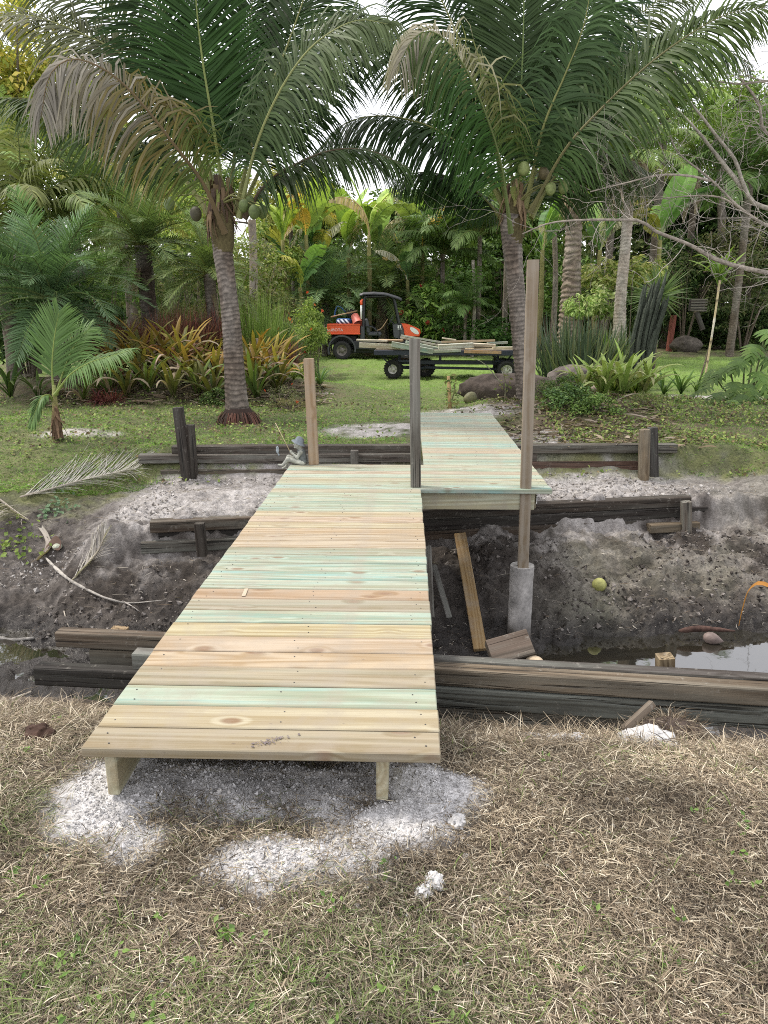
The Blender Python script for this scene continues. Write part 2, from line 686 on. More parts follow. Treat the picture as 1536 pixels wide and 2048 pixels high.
def ground_parts(x, y):
    x, y = np.asarray(x, float), np.asarray(y, float)
    yp = to_yp(x, y)
    w = wallw(x)
    z = np.interp(yp, K_T[:, 0], K_T[:, 1]) * w + np.interp(y, K_S[:, 0], K_S[:, 1]) * (1 - w)
    return yp, w, z


def ground_z(x, y, rough=True):
    yp, w, z = ground_parts(x, y)
    p = np.stack([np.asarray(x, float), np.asarray(y, float)], -1)
    mud = sstep(3.45, 3.8, yp) * (1 - sstep(7.0, 9.2, yp))
    if rough:
        n1 = fbm(p * 2.2, 4, 3)
        n2 = fbm(p * np.array([4.5, 9.0]), 4, 11)
        n3 = 1 - np.abs(fbm(p * 4.3 + 7, 3, 23)) * 2
        n4 = 1 - np.abs(fbm(p * np.array([8.0, 17.0]), 3, 29)) * 2
        z = z + mud * (n1 * .042 + n2 * .034 + (n3 - .5) * .032 + (n4 - .5) * .045)
        h5 = fbm(p * np.array([3.4, 6.5]) + 3, 4, 37) * 5.0
        z = z + mud * .030 * (np.floor(h5) + sstep(.30, .58, h5 - np.floor(h5)) - h5 * .4)
        z = z + (1 - mud) * (n1 * .022 + n2 * .012) * np.interp(yp, [0, 3, 9, 12, 30], [1, 1, 1.6, 2.5, 3])
        lm = lime_mask(p[..., 0], p[..., 1])
        z = z + lm * (.038 + .018 * fbm(p * 14, 3, 31))
    for cx, cy, rx, ry, h in ((2.4, 11.6, 1.3, 1.2, .18), (-4.4, 14.0, 3.2, 1.3, .45), (4.6, 12.0, 2.0, 1.6, .10), (*ppx(460, 990, -.5), .8, .5, .07), (*ppx(1200, 965, -.5), .9, .35, .06)):
        z = z + h * blob(p[..., 0], p[..., 1], cx, cy, rx, ry, .8)
    # wet pockets where water stands
    z = z - .20 * blob(p[..., 0], p[..., 1], 3.0, 5.86, 1.8, .56, .3) - .11 * blob(p[..., 0], p[..., 1], -3.2, 6.0, 2.2, .36, .4)
    return z


def gz(x, y):
    return float(ground_z(np.array([x]), np.array([y]))[0])


ys = np.concatenate([np.arange(-4, 1.15, .3), np.arange(1.2, 3.4, .017), np.arange(3.4, 5.4, .08), np.arange(5.4, 7.7, .015), np.arange(7.7, 9.3, .024), np.arange(9.3, 14, .06), 14 * 1.035 ** np.arange(0, 40), [70, 110, 200]])
ss = np.linspace(-1, 1, 620)
Yg, Sg = np.meshgrid(ys, ss, indexing='ij')
Xg = Sg * (1.7 + .62 * np.maximum(Yg, 1))
Zg = ground_z(Xg, Yg)
YP, WW, _ = ground_parts(Xg, Yg)
PG = np.stack([Xg, Yg], -1)
nA, nB, nC = fbm(PG * 1.7, 4, 41), fbm(PG * [5.0, 9.0], 4, 43), fbm(PG * [17, 30], 3, 47)


def lerp(a, b, t):
    return a + (np.asarray(b) - a) * t[..., None]


def ground_col():
    z0 = Zg
    c = np.broadcast_to(np.array([.105, .082, .064]), Xg.shape + (3,)).copy()                 # soil under the straw
    c = lerp(c, (.125, .10, .08), np.clip(.5 + nB, 0, 1))
    mud = np.broadcast_to(np.array([.052, .043, .036]), c.shape)
    mud = lerp(mud, (.150, .131, .115), np.clip(.40 + nA * .8 + nB * 1.3, 0, 1) * sstep(-1.45, -1.0, z0) * (.35 + .65 * sstep(-3.4, -2.2, Xg)))
    mud = lerp(mud, (.29, .268, .25), np.clip(nB * 1.6 + nC * 1.0 - .05, 0, 1) * sstep(-1.25, -.7, z0) * (.30 + .70 * sstep(-3.4, -2.2, Xg)) * (1 - .65 * sstep(2.6, 4.0, Xg)))
    mud = lerp(mud, (.21, .19, .165), np.clip(.35 + nA * .9 + nB * .9, 0, 1) * .7 * sstep(.5, 1.6, Xg) * sstep(-1.42, -1.15, z0))
    mud = lerp(mud, (.14, .14, .095), np.clip(.3 + nA * 1.2, 0, 1) * .6 * sstep(.6, 2.0, Xg))
    wet = 1 - sstep(-1.40, -1.20, z0 + nB * .10)
    mud = lerp(mud, (.022, .019, .017), wet * .85)
    c = lerp(c, mud, sstep(3.40, 3.55, YP))
    sand = (.37, .35, .335)
    up = sstep(6.9, 7.5, YP + nB * .5) * (.12 + .88 * WW) * (1 - .65 * sstep(2.5, 3.6, Xg))
    c = lerp(c, lerp(np.broadcast_to(np.array([.24, .22, .205]), c.shape), sand, np.clip(.5 + nA + nC * .6, 0, 1)), up)
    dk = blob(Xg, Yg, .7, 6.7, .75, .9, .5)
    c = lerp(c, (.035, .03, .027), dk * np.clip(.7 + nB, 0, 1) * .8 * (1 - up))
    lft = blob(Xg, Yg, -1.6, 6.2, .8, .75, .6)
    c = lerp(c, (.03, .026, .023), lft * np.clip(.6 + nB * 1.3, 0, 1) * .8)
    # grass soil
    ge = np.interp(Xg, [-3.4, -2.6, 3.0, 4.4], [8.25, 8.70, 8.70, 8.40])
    gr = sstep(-.25, .25, YP - ge + nB * .35 + nA * .3)
    grass = lerp(np.broadcast_to(np.array([.075, .085, .035]), c.shape), (.135, .14, .06), np.clip(.5 + nB + nA * .4, 0, 1))
    c = lerp(c, grass, gr)
    far = sstep(11, 20, Yg)
    c = lerp(c, (.165, .26, .055), far * .8)
    bare = lambda cx, cy, rx, ry: np.clip(blob(Xg, Yg, cx, cy, rx, ry, .4) * (.75 + nB * 1.2 + nC * .4), 0, 1)
    litter = (.115, .085, .06)
    for cx, cy, rx, ry in ((2.2, 9.9, .9, .9), (2.3, 11.4, 1.3, 1.0), (4.6, 10.8, 2.4, 1.0), (-2.4, 10.2, .6, .4), (-5.0, 13.4, 4.0, 1.3), (7, 30, 12, 3.5), (-8, 20, 7, 5)):
        c = lerp(c, litter, bare(cx, cy, rx, ry) * .85)
    for cx, cy, rx, ry in ((-.35, 9.9, .75, .5), (.9, 11.2, .8, .6), (-4.45, 9.75, .42, .22), (5.6, 13.6, 1.2, .45), (1.7, 9.4, .5, .5), (-3.9, 9.7, .2, .1)):
        c = lerp(c, (.40, .375, .35), bare(cx, cy, rx, ry))
    c = lerp(c, (.56, .548, .54), lime_mask(Xg, Yg))
    c = c * (1 + .25 * nC[..., None])
    return np.clip(c, .006, .8), 1 - sstep(-1.42, -1.02, z0 + nB * .14)


GC, WET = ground_col()
NY, NX = Xg.shape
ii = np.arange(NY - 1)[:, None] * NX + np.arange(NX - 1)[None]
gq = np.stack([ii, ii + 1, ii + NX + 1, ii + NX], -1).reshape(-1, 4)
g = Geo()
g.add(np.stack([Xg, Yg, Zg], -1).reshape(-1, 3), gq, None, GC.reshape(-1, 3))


def make_ground():
    m, nt, b, out = mat_base('earth')
    k = NT(nt)
    a = k.n('ShaderNodeVertexColor', layer_name='Col').outputs[0]
    w = k.n('ShaderNodeAttribute', attribute_name='wet').outputs['Fac']
    tc = k.n('ShaderNodeTexCoord').outputs['Object']
    n1 = k.noise(tc, 38, 5, .7)
    n2 = k.noise(tc, 140, 3, .7)
    f = k.math('ADD', k.math('MULTIPLY', n1, .6), k.math('MULTIPLY', n2, .4))
    c = k.mix(1.0, a, k.mix(k.mapr(f, .32, .68, 0, 1), (.45, .45, .45), (1.55, 1.55, 1.55)), 'MULTIPLY')
    k.l(c, b.inputs['Base Color'])
    k.l(k.mapr(w, .2, 1, .92, .28), b.inputs['Roughness'])
    b.inputs['Specular IOR Level'].default_value = .3
    k.l(k.bump(f, .9, .02), b.inputs['Normal'])
    return m


M_EARTH = make_ground()
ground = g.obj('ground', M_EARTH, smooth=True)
wa = ground.data.attributes.new('wet', 'FLOAT', 'POINT')
wa.data.foreach_set('value', (WET * sstep(3.4, 3.7, YP) * (1 - sstep(7, 7.4, YP))).ravel().astype(np.float32))
structure(ground)

# ------------------------------------------------------------------ water standing in the ditch
mw, nt, b, out = mat_base('ditch_water')
k = NT(nt)
b.inputs['Base Color'].default_value = (.018, .016, .011, 1)
b.inputs['Roughness'].default_value = .03
b.inputs['IOR'].default_value = 1.85
b.inputs['Specular IOR Level'].default_value = 1.0
k.l(k.bump(k.noise(k.n('ShaderNodeTexCoord').outputs['Object'], 7, 2), .05, .01), b.inputs['Normal'])
g = Geo()
wx, wy = np.meshgrid(np.linspace(-6, 8, 29), np.linspace(3.7, 6.7, 9))
n_ = wx.shape
i_ = np.arange(n_[0] - 1)[:, None] * n_[1] + np.arange(n_[1] - 1)[None]
g.add(np.stack([wx, wy, np.full_like(wx, -1.425)], -1).reshape(-1, 3), np.stack([i_, i_ + 1, i_ + n_[1] + 1, i_ + n_[1]], -1).reshape(-1, 4))
structure(g.obj('water', mw))


# ------------------------------------------------------------------ straw, grass, gravel: what nobody could count
def fan(n, y0, y1, half=.56, pad=.25, power=1.0):
    t = RNG.random(n) ** power
    y = y0 + (y1 - y0) * t
    x = (RNG.random(n) * 2 - 1) * (pad + half * y) - .03 * y
    return x, y


def under_deck(x, y):
    return (x > -1.08) & (x < .10) & (y > 2.32)


def blades(g, x, y, length, width, elev, cols, K=3, lift=0.0, curl=.5, head=None, zbase=None):
    n = len(x)
    th = RNG.random(n) * 2 * math.pi if head is None else head
    d = np.stack([np.cos(th) * np.cos(elev), np.sin(th) * np.cos(elev), np.sin(elev)], -1)
    z = (ground_z(x, y) if zbase is None else zbase) + lift
    p0 = np.stack([x, y, z], -1)
    s = np.linspace(0, 1, K)
    side0 = np.stack([-np.sin(th), np.cos(th), np.zeros(n)], -1)
    cv = (RNG.random(n) - .5) * 2 * curl
    ctr = p0[:, None] + d[:, None] * (length[:, None] * s)[..., None]
    ctr = ctr + side0[:, None] * (cv[:, None] * length[:, None] * s * s * .5)[..., None]
    ctr[..., 2] -= (length * np.maximum(np.sin(elev), 0) * .55)[:, None] * s * s
    side = np.repeat(side0[:, None], K, 1)
    tw = (RNG.random(n) - .5)[:, None] * 1.6
    side = side * np.cos(tw)[..., None] + np.array([0, 0, 1.0]) * np.sin(tw)[..., None]
    wd = width[:, None] * np.interp(s, [0, .5, 1], [.8, 1, .25])[None]
    ribbons(g, ctr, wd, side, cols)


def pick(pal, n, var=.18):
    pal = np.asarray(pal, float)
    c = pal[RNG.integers(0, len(pal), n)]
    return c * (1 + (RNG.random((n, 1)) - .5) * 2 * var)


STRAW = [(.37, .305, .23), (.46, .395, .31), (.28, .225, .17), (.17, .133, .10), (.60, .54, .45), (.095, .077, .06), (.27, .222, .175), (.20, .165, .13), (.055, .045, .037), (.13, .10, .073)]
GREENISH = [(.15, .18, .08), (.21, .23, .12), (.26, .26, .17), (.10, .13, .05)]

n = 230000
x, y = fan(n, 1.15, 3.42, .54, .2)
yp = y - wall_shift(x, y)
lm = lime_mask(x, y)
keep = (yp < 3.36) & ~(under_deck(x, y) & (RNG.random(n) < .85)) & (RNG.random(n) > lm * 1.08)
x, y = x[keep], y[keep]
n = len(x)
gm = np.clip(fbm(np.stack([x * 1.8, y * 1.8], -1), 3, 61) * 1.6 - .1 + 1.3 * (1 - sstep(1.4, 2.0, y)) * (1 - sstep(-.5, .7, x)), 0, 1)
cols = np.where((RNG.random(n) < gm * .42)[:, None], pick(GREENISH, n), pick(STRAW, n))
cols = cols * (1 + .6 * fbm(np.stack([x * 3, y * 3], -1), 4, 67))[:, None]
g = Geo()
blades(g, x, y, .015 + .06 * RNG.random(n) ** 2.2, .0013 + .0020 * RNG.random(n) ** 1.5, R(-6) + R(38) * RNG.random(n) ** 2, cols, 3, .001 + .034 * RNG.random(n) ** 1.5, .42)
# tufts standing up along the bank edge and here and there
n = 9000
cx, cy = fan(420, 1.2, 3.35)
k_ = RNG.integers(0, len(cx), n)
x, y = cx[k_] + RNG.normal(0, .025, n), cy[k_] + RNG.normal(0, .025, n)
keep = (y - wall_shift(x, y) < 3.36) & ~under_deck(x, y) & (lime_mask(x, y) < .3)
x, y = x[keep], y[keep]
n = len(x)
gsel = RNG.random(n) < np.clip(.12 + .9 * (1 - sstep(1.4, 2.1, y)) * (1 - sstep(-.4, .9, x)), 0, .9)
cols = np.where(gsel[:, None], pick([(.13, .19, .055), (.18, .24, .08), (.22, .26, .11)], n), pick(STRAW[:5], n))
blades(g, x, y, .05 + .09 * RNG.random(n), .002 + .002 * RNG.random(n), R(25) + R(50) * RNG.random(n), cols, 4, 0, .5)
# long thatch hanging over the lip of the bank
n = 5000
x, y = fan(n, 2.75, 3.4)
keep = (y - wall_shift(x, y) < 3.36) & ~under_deck(x, y)
x, y = x[keep], y[keep]
n = len(x)
blades(g, x, y, .07 + .12 * RNG.random(n), .002 + .002 * RNG.random(n), R(5) + R(45) * RNG.random(n), pick(STRAW, n), 4, .01, 1.0)
stuff(g.obj('straw', M_DULL))

# small broad weeds among the straw
WEED = [(.12, .21, .05), (.17, .27, .07), (.20, .28, .10), (.09, .16, .045)]


def leaf_blobs(g, P, size, normals, cols, head=None, asp=.5, fold=.12):
    """one folded lens-shaped leaf per point, 4 triangles each"""
    n = len(P)
    nr = norm(normals)
    t = RNG.normal(size=(n, 3)) if head is None else head
    t = norm(t - nr * (t * nr).sum(-1, keepdims=True))
    s = np.cross(nr, t)
    L = size[:, None]
    a = P
    m = P + t * L * .5 - nr * L * fold
    l = P + t * L * .45 + s * L * asp * .5
    r = P + t * L * .45 - s * L * asp * .5
    e = P + t * L - nr * L * fold * 1.4
    v = np.stack([a, l, m, r, e], 1).reshape(-1, 3)
    b = np.arange(n)[:, None] * 5
    T = np.concatenate([b + [0, 2, 1], b + [0, 3, 2], b + [1, 2, 4], b + [2, 3, 4]], 1).reshape(-1, 3)
    c = np.asarray(cols, float)
    c = np.repeat(c[:, None], 5, 1).reshape(-1, 3)
    g.add(v, None, T, c)


g = Geo()
cx, cy = fan(260, 1.25, 3.2)
wgt = np.clip(.12 + 1.0 * (1 - sstep(1.4, 2.1, cy)) * (1 - sstep(-.5, .9, cx)), 0, 1)
ok = (RNG.random(len(cx)) < wgt) & ~under_deck(cx, cy) & (lime_mask(cx, cy) < .3)
cx, cy = cx[ok], cy[ok]
for X, Y in zip(cx, cy):
    m = RNG.integers(4, 9)
    P = np.stack([X + RNG.normal(0, .014, m), Y + RNG.normal(0, .014, m), np.full(m, gz(X, Y)) + .015 + .03 * RNG.random(m)], -1)
    nr = RNG.normal(0, .5, (m, 3)) + np.array([0, -.3, 1.0])
    leaf_blobs(g, P, .013 + .018 * RNG.random(m), nr, pick(WEED, m), asp=.55)
stuff(g.obj('weeds', M_LEAF))

# crushed limestone: small broken pieces
oct_v = np.array([(1, 0, 0), (-1, 0, 0), (0, 1, 0), (0, -1, 0), (0, 0, 1), (0, 0, -1)], float)
oct_t = np.array([(0, 2, 4), (2, 1, 4), (1, 3, 4), (3, 0, 4), (2, 0, 5), (1, 2, 5), (3, 1, 5), (0, 3, 5)])


def crumbs(g, x, y, size, cols, sink=.3):
    n = len(x)
    v = oct_v[None] * (1 + RNG.normal(0, .28, (n, 6, 1))) * (size[:, None, None] * (.6 + .8 * RNG.random((n, 1, 3))))
    q = norm(RNG.normal(size=(n, 4)))
    w, a, b_, c_ = q.T
    M = np.stack([np.stack([1 - 2 * (b_ * b_ + c_ * c_), 2 * (a * b_ - c_ * w), 2 * (a * c_ + b_ * w)], -1),
                  np.stack([2 * (a * b_ + c_ * w), 1 - 2 * (a * a + c_ * c_), 2 * (b_ * c_ - a * w)], -1),
                  np.stack([2 * (a * c_ - b_ * w), 2 * (b_ * c_ + a * w), 1 - 2 * (a * a + b_ * b_)], -1)], 1)
    v = np.einsum('nij,nkj->nki', M, v)
    z = ground_z(x, y) + size * (1 - sink) * .6
    v = v + np.stack([x, y, z], -1)[:, None]
    t = (np.arange(n)[:, None, None] * 6 + oct_t[None]).reshape(-1, 3)
    g.add(v.reshape(-1, 3), None, t, np.repeat(cols[:, None], 6, 1).reshape(-1, 3))


g = Geo()
n = 80000
x, y = fan(n, 1.3, 3.0, .4, .2)
lm = lime_mask(x, y)
keep = RNG.random(n) < np.clip(lm * .9, 0, 1) * np.where(under_deck(x, y), .6, 1)
x, y = x[keep], y[keep]
n = len(x)
crumbs(g, x, y, .0018 + .0060 * RNG.random(n) ** 4.5, pick([(.50, .49, .48), (.57, .555, .55), (.44, .425, .415), (.36, .35, .34)], n, .12), .3)
n = 1500
x, y = fan(n, 1.3, 2.4, .5, .2)
keep = RNG.random(n) < np.clip(.15 + .9 * blob(x, y, -.35, 1.75, .6, .35, .7) + .5 * blob(x, y, -.7, 1.45, .35, .15, .7), 0, 1)
x, y = x[keep], y[keep]
n = len(x)
crumbs(g, x, y, .004 + .007 * RNG.random(n) ** 2, pick([(.58, .56, .55), (.48, .46, .44)], n, .1), 0)
stuff(g.obj('limestone_gravel', M_LIME))

# clods, chips and dead scraps on the mud and sand of the ditch
g = Geo()
n = 15000
x, y = fan(n, 5.6, 8.7, .55, .3)
yp = y - wall_shift(x, y)
gzz = ground_z(x, y)
keep = (yp > 5.9) & (yp < np.where((x > -2.9) & (x < 3.6), 8.6, 7.9)) & (gzz > -1.38) & (np.abs(yp - 7.2) > .12) & (fbm(np.stack([x * 1.5, y * 1.5], -1), 2, 71) > -.15)
x, y = x[keep], y[keep]
n = len(x)
up = sstep(6.9, 7.4, y - wall_shift(x, y))
cols = pick([(.09, .078, .068), (.15, .134, .12), (.20, .18, .165), (.05, .043, .038)], n, .15) * (1 - up[:, None]) + pick([(.40, .38, .36), (.33, .31, .29), (.24, .22, .2)], n, .12) * up[:, None]
crumbs(g, x, y, .006 + .018 * RNG.random(n) ** 3, cols, .5)
stuff(g.obj('mud_clods', M_STONE))
g = Geo()
n = 7500
x, y = fan(n, 5.7, 8.6, .55, .3)
keep = (ground_z(x, y) > -1.40) & (np.abs(y - wall_shift(x, y) - 7.2) > .12)
x, y = x[keep], y[keep]
n = len(x)
blades(g, x, y, .02 + .12 * RNG.random(n) ** 3, .003 + .005 * RNG.random(n) ** 2, R(0) + R(20) * RNG.random(n), pick([(.36, .33, .29), (.24, .205, .17), (.15, .115, .085), (.08, .062, .05), (.42, .39, .36), (.05, .04, .033)], n), 3, .008, 1.0)
stuff(g.obj('dead_litter', M_DULL))

# lawn on the far bank
g = Geo()
n = 230000
x, y = fan(n, 8.1, 27, .56, .5, 1.75)
yp = y - wall_shift(x, y)
ge = np.interp(x, [-3.4, -2.6, 3.0, 4.4], [8.2, 8.70, 8.70, 8.35])
gn = fbm(np.stack([x * 1.6, y * 1.6], -1), 4, 81)
bare = np.zeros(n)
for cx, cy, rx, ry in ((-.35, 9.9, .7, .45), (.9, 11.2, .8, .6), (-4.45, 9.75, .40, .2), (5.6, 13.6, 1.2, .45), (1.7, 9.4, .5, .5), (2.3, 10.4, 1.0, 1.4), (-5, 13.3, 3.6, .9)):
    bare = np.maximum(bare, blob(x, y, cx, cy, rx, ry, .4))
deckm = (x > .0) & (x < 1.3) & (y < 10.7)
keep = (yp > ge + gn * .5) & ~deckm & (RNG.random(n) > bare * 1.1) & (RNG.random(n) > np.clip(.15 - gn * .8, 0, .8)) & ~((x > 1.3) & (x < 3.0) & (y < 12.3) & (RNG.random(n) < .7))
x, y = x[keep], y[keep]
n = len(x)
far = sstep(9, 22, y)[:, None]
cols = pick([(.12, .25, .035), (.17, .32, .05), (.085, .19, .03), (.21, .35, .075), (.27, .32, .12)], n, .2)
cols = cols * (1 - far) + (cols * .5 + np.array([.18, .27, .06]) * .7) * far
cols = cols * (1 + .5 * gn[keep])[:, None]
sc = np.interp(y, [8, 12, 27], [1, 1.2, 2.2])
blades(g, x, y, (.03 + .05 * RNG.random(n)) * np.interp(y, [8, 12, 27], [1, 1, .9]), (.005 + .004 * RNG.random(n)) * sc, R(25) + R(50) * RNG.random(n), cols, 2, 0, .5)
stuff(g.obj('grass', M_LEAF))

# clover and creeping ground cover on both banks
g = Geo()
n = 60000
x, y = fan(n, 8.2, 13.2, .58, .4)
yp = y - wall_shift(x, y)
gn = fbm(np.stack([x * 2.2, y * 2.2], -1), 4, 91)
pr = np.where(x > 1.9, .8, np.where(x < -1.2, .22, .07))
keep = (yp > np.where(x > 3.2, 8.5, np.where(x > 2.6, 8.8, 8.5)) + gn * .6) & (RNG.random(n) < pr) & (gn > -.16) & ~((x > -.1) & (x < 1.35) & (y < 10.8)) & (np.abs(yp - 8.73) > .15)
x, y = x[keep], y[keep]
n = len(x)
P = np.stack([x, y, ground_z(x, y) + .01 + .07 * RNG.random(n) ** 1.5], -1)
leaf_blobs(g, P, .025 + .035 * RNG.random(n), RNG.normal(0, .55, (n, 3)) + np.array([0, -.5, 1]), pick([(.14, .21, .05), (.21, .28, .075), (.09, .145, .04), (.28, .33, .11), (.21, .16, .09), (.10, .075, .05)], n, .25), asp=.7)
stuff(g.obj('ground_cover', M_LEAF))

# dead straps and leaf litter under the bromeliad bed and along the ramp
g = Geo()
n = 2600
x, y = RNG.uniform(-6.2, -1.4, n), RNG.uniform(12.1, 13.6, n)
m_ = 1500
x = np.concatenate([x, RNG.uniform(1.35, 3.6, m_)])
y = np.concatenate([y, RNG.uniform(9.0, 12.2, m_)])
n += m_
blades(g, x, y, .08 + .30 * RNG.random(n) ** 2, .012 + .03 * RNG.random(n) ** 2, R(2) + R(40) * RNG.random(n) ** 2, pick([(.16, .12, .085), (.10, .075, .055), (.26, .21, .16), (.05, .04, .03), (.12, .13, .05), (.36, .30, .25)], n, .2), 4, .01, 1.2)
stuff(g.obj('leaf_litter', M_DULL))
# ================================================================== the footbridge
bridge = thing('wooden_footbridge', 'new plank footbridge with green stained boards crossing the muddy ditch', 'footbridge', (0, 0, 0))

PALEG, TAN, CREAM, PINK = (.37, .355, .26), (.30, .232, .148), (.39, .325, .225), (.38, .325, .235)
BOARD_BOX = {}


def plank_mesh(lx, ly, lz, b=.004):
    key = (round(lx, 3), round(ly, 3), round(lz, 3))
    if key not in BOARD_BOX:
        v, q, t = box_v(lx, ly, lz, b)
        g = Geo()
        g.add(v, q, t)
        BOARD_BOX[key] = g.mesh('plank', M_WOOD)
    return BOARD_BOX[key]


# front edge of every board of the first run, then its colour and how green it is
YB = [2.222, 2.362, 2.516, 2.672, 2.832, 2.98, 3.136, 3.289, 3.436, 3.589, 3.732, 3.87, 4.017, 4.156]
YB += list(np.linspace(4.156, 6.035, 14))[1:]
CB = [(TAN, .18), (CREAM, .06), (PALEG, .85), (TAN, .30), (CREAM, .0), (CREAM, .03), (CREAM, .02), (PALEG, .95), (TAN, .45), ((.33, .26, .175), .0), (PALEG, .85),
      (PALEG, 1.0), (PALEG, .9), (PALEG, .85), (TAN, .62), (PINK, .05), (PINK, .0), (CREAM, .05), (PINK, .05), (PINK, .0), (CREAM, .15), (PALEG, .75), (PALEG, .8), (PALEG, .7),
      (PALEG, .8), (CREAM, .5)]
rb = random.Random(4)
X0, X1 = -1.101, .127
XR = 1.205
SCREWS = []


def board(x0, x1, y0, y1, col, green, label=None):
    me = plank_mesh(x1 - x0, .1395, .038)
    jx = rb.uniform(-.003, .003)
    o = link('deck_board', me, bridge, ((x0 + x1) / 2 + jx, (y0 + y1) / 2, -.019 + rb.uniform(-.0012, .0012)), (rb.uniform(-.004, .004), 0, rb.uniform(-.0012, .0012)),
             (1, (y1 - y0 - .0065) / .1395, 1), (*[min(1, c * rb.uniform(.95, 1.05)) for c in col], green))
    if label:
        o['label'] = label
    for sx in ([x0 + .07, (x0 + x1) / 2 + .02, x1 - .07]):
        for sy in (.28, .74):
            if rb.random() < .25:
                continue
            SCREWS.append((sx + rb.uniform(-.03, .03), y0 + (y1 - y0) * (sy + rb.uniform(-.09, .09)), .0005))


for i, (c, gr) in enumerate(CB):
    board(X0, X1, YB[i], YB[i + 1], c, gr, {2: 'mint green stained board near the front end', 9: 'orange tan board with a pale tape mark'}.get(i))
YL = np.linspace(6.035, 7.02, 8)
for i, (c, gr) in enumerate([((.36, .47, .47), .85), (CREAM, .55), (CREAM, .35), ((.5, .5, .4), .75), (PINK, .15), (PALEG, .6), (CREAM, .45)]):
    board(X0, XR, YL[i], YL[i + 1], c, min(1, gr + .15))
YR = np.linspace(7.02, 10.67, 26)
CR = [(PALEG, .6), (PALEG, .8), (CREAM, .3), (PALEG, .7), (CREAM, .1), (CREAM, .2), (PALEG, .9), ((.36, .52, .55), 1.0), (PALEG, .8), (TAN, .4), (PALEG, .6), (CREAM, .2), (PALEG, .7), (PALEG, .55),
      (PINK, .1), (CREAM, .2), (PALEG, .8), (PALEG, .5), (CREAM, .3), (PALEG, .75), (PALEG, .8), (PALEG, .65), (CREAM, .35), (PALEG, .7), (PALEG, .8)]
for i, (c, gr) in enumerate(CR):
    board(.172, XR, YR[i], YR[i + 1], c, min(1, gr + .2))
g = Geo()
sc_a = np.linspace(0, 2 * math.pi, 7)[:-1]
for (sx, sy, sz) in SCREWS:
    v = np.stack([sx + .0032 * np.cos(sc_a), sy + .0032 * np.sin(sc_a), np.full(6, sz + .0012)], -1)
    v = np.vstack([v, v * [1, 1, 0] + [0, 0, sz - .004]])
    g.add(v, None, [[0, i, i + 1] for i in range(1, 5)] + [t for i in range(6) for t in ([i, 6 + i, (i + 1) % 6], [(i + 1) % 6, 6 + i, 6 + (i + 1) % 6])])
M_STEEL = make_plain('dark_steel', (.10, .095, .09), .5, .6)
stuff(g.obj('screw_heads', M_STEEL, bridge))
# muddy shoe scuff on the first board and the tape ghost on the tan one: flat marks on the wood
M_SCUFF = make_rough('mud_scuff', 80, .3, .3, .001)
g = Geo()
n_s = 90
px = RNG.normal(0, 1, n_s)
mx_, my_ = at(540, 1483, z=0)[:2]
sx_, sy_ = mx_ + px * .026 + RNG.normal(0, .010, n_s), my_ + px * .014 + RNG.normal(0, .009, n_s)
ok = (sy_ > 2.232) & (sy_ < 2.35)
for X, Y in zip(sx_[ok], sy_[ok]):
    r = .0012 + .0042 * RNG.random() ** 2
    rr = r * (1 + RNG.normal(0, .3, 6))
    v = np.stack([X + rr * np.cos(sc_a), Y + rr * np.sin(sc_a), np.full(6, .0035 + .001 * RNG.random())], -1)
    g.add(v, None, [[0, i, i + 1] for i in range(1, 5)], (.15, .125, .125))
stuff(g.obj('mud_scuff', M_SCUFF, bridge))
g = Geo()
add_box(g, (*at(490, 1186, z=0)[:2], .0045), (.020, .105, .001), (0, 0, .06), (.43, .36, .27), .0003)
g.obj('tape_mark', M_SCUFF, bridge)


def beam(name, parent, p0, p1, w, h, col, a, mat=M_WOOD, roll=0.0, worn=0.0, label=None, ch=.005):
    """a sawn piece from p0 to p1 (centre line); local X runs along it"""
    p0, p1 = Vector(p0), Vector(p1)
    d = p1 - p0
    L = d.length
    if worn == 0:
        v, q, t = box_v(L, w, h, ch)
        g = Geo()
        g.add(v, q, t)
    else:
        K = max(4, int(L / .16))
        xs = np.linspace(-L / 2, L / 2, K)
        c8 = .07
        prof = np.array([(-.5, -.5 + c8), (-.5, .5 - c8), (-.5 + c8 * .6, .5), (.5 - c8 * .6, .5), (.5, .5 - c8), (.5, -.5 + c8), (.5 - c8 * .6, -.5), (-.5 + c8 * .6, -.5)]) * [w, h]
        sd = int(abs(p0.x * 91 + p0.y * 57 + p0.z * 997)) % 997
        v = np.stack([np.repeat(xs[:, None], 8, 1), np.broadcast_to(prof[:, 0], (K, 8)), np.broadcast_to(prof[:, 1], (K, 8))], -1).copy()
        nz = vnoise(v.reshape(-1, 3) * np.array([3.0, 14, 14]) + sd, sd).reshape(K, 8)
        nz2 = vnoise(v.reshape(-1, 3) * np.array([1.2, 25, 25]) + sd, sd + 3).reshape(K, 8)
        v[..., 1:] *= (1 + worn * (nz * .6 + nz2 * .6)[..., None])
        v = v.reshape(-1, 3)
        i = np.arange(K - 1)[:, None] * 8
        j = np.arange(8)[None]
        j2 = (j + 1) % 8
        q = np.stack([i + j, i + j2, i + 8 + j2, i + 8 + j], -1).reshape(-1, 4)
        t = [[0, k_ + 1, k_] for k_ in range(1, 7)] + [[(K - 1) * 8, (K - 1) * 8 + k_, (K - 1) * 8 + k_ + 1] for k_ in range(1, 7)]
        g = Geo()
        g.add(v, q, t)
    me = g.mesh(name, mat)
    o = link(name, me, parent)
    o.rotation_mode = 'QUATERNION'
    qd = d.to_track_quat('X', 'Z')
    from mathutils import Quaternion
    o.rotation_quaternion = qd @ Quaternion((1, 0, 0), roll)
    o.location = (p0 + p1) / 2
    o.color = (*col, a)
    if label:
        o['label'] = label
    return o


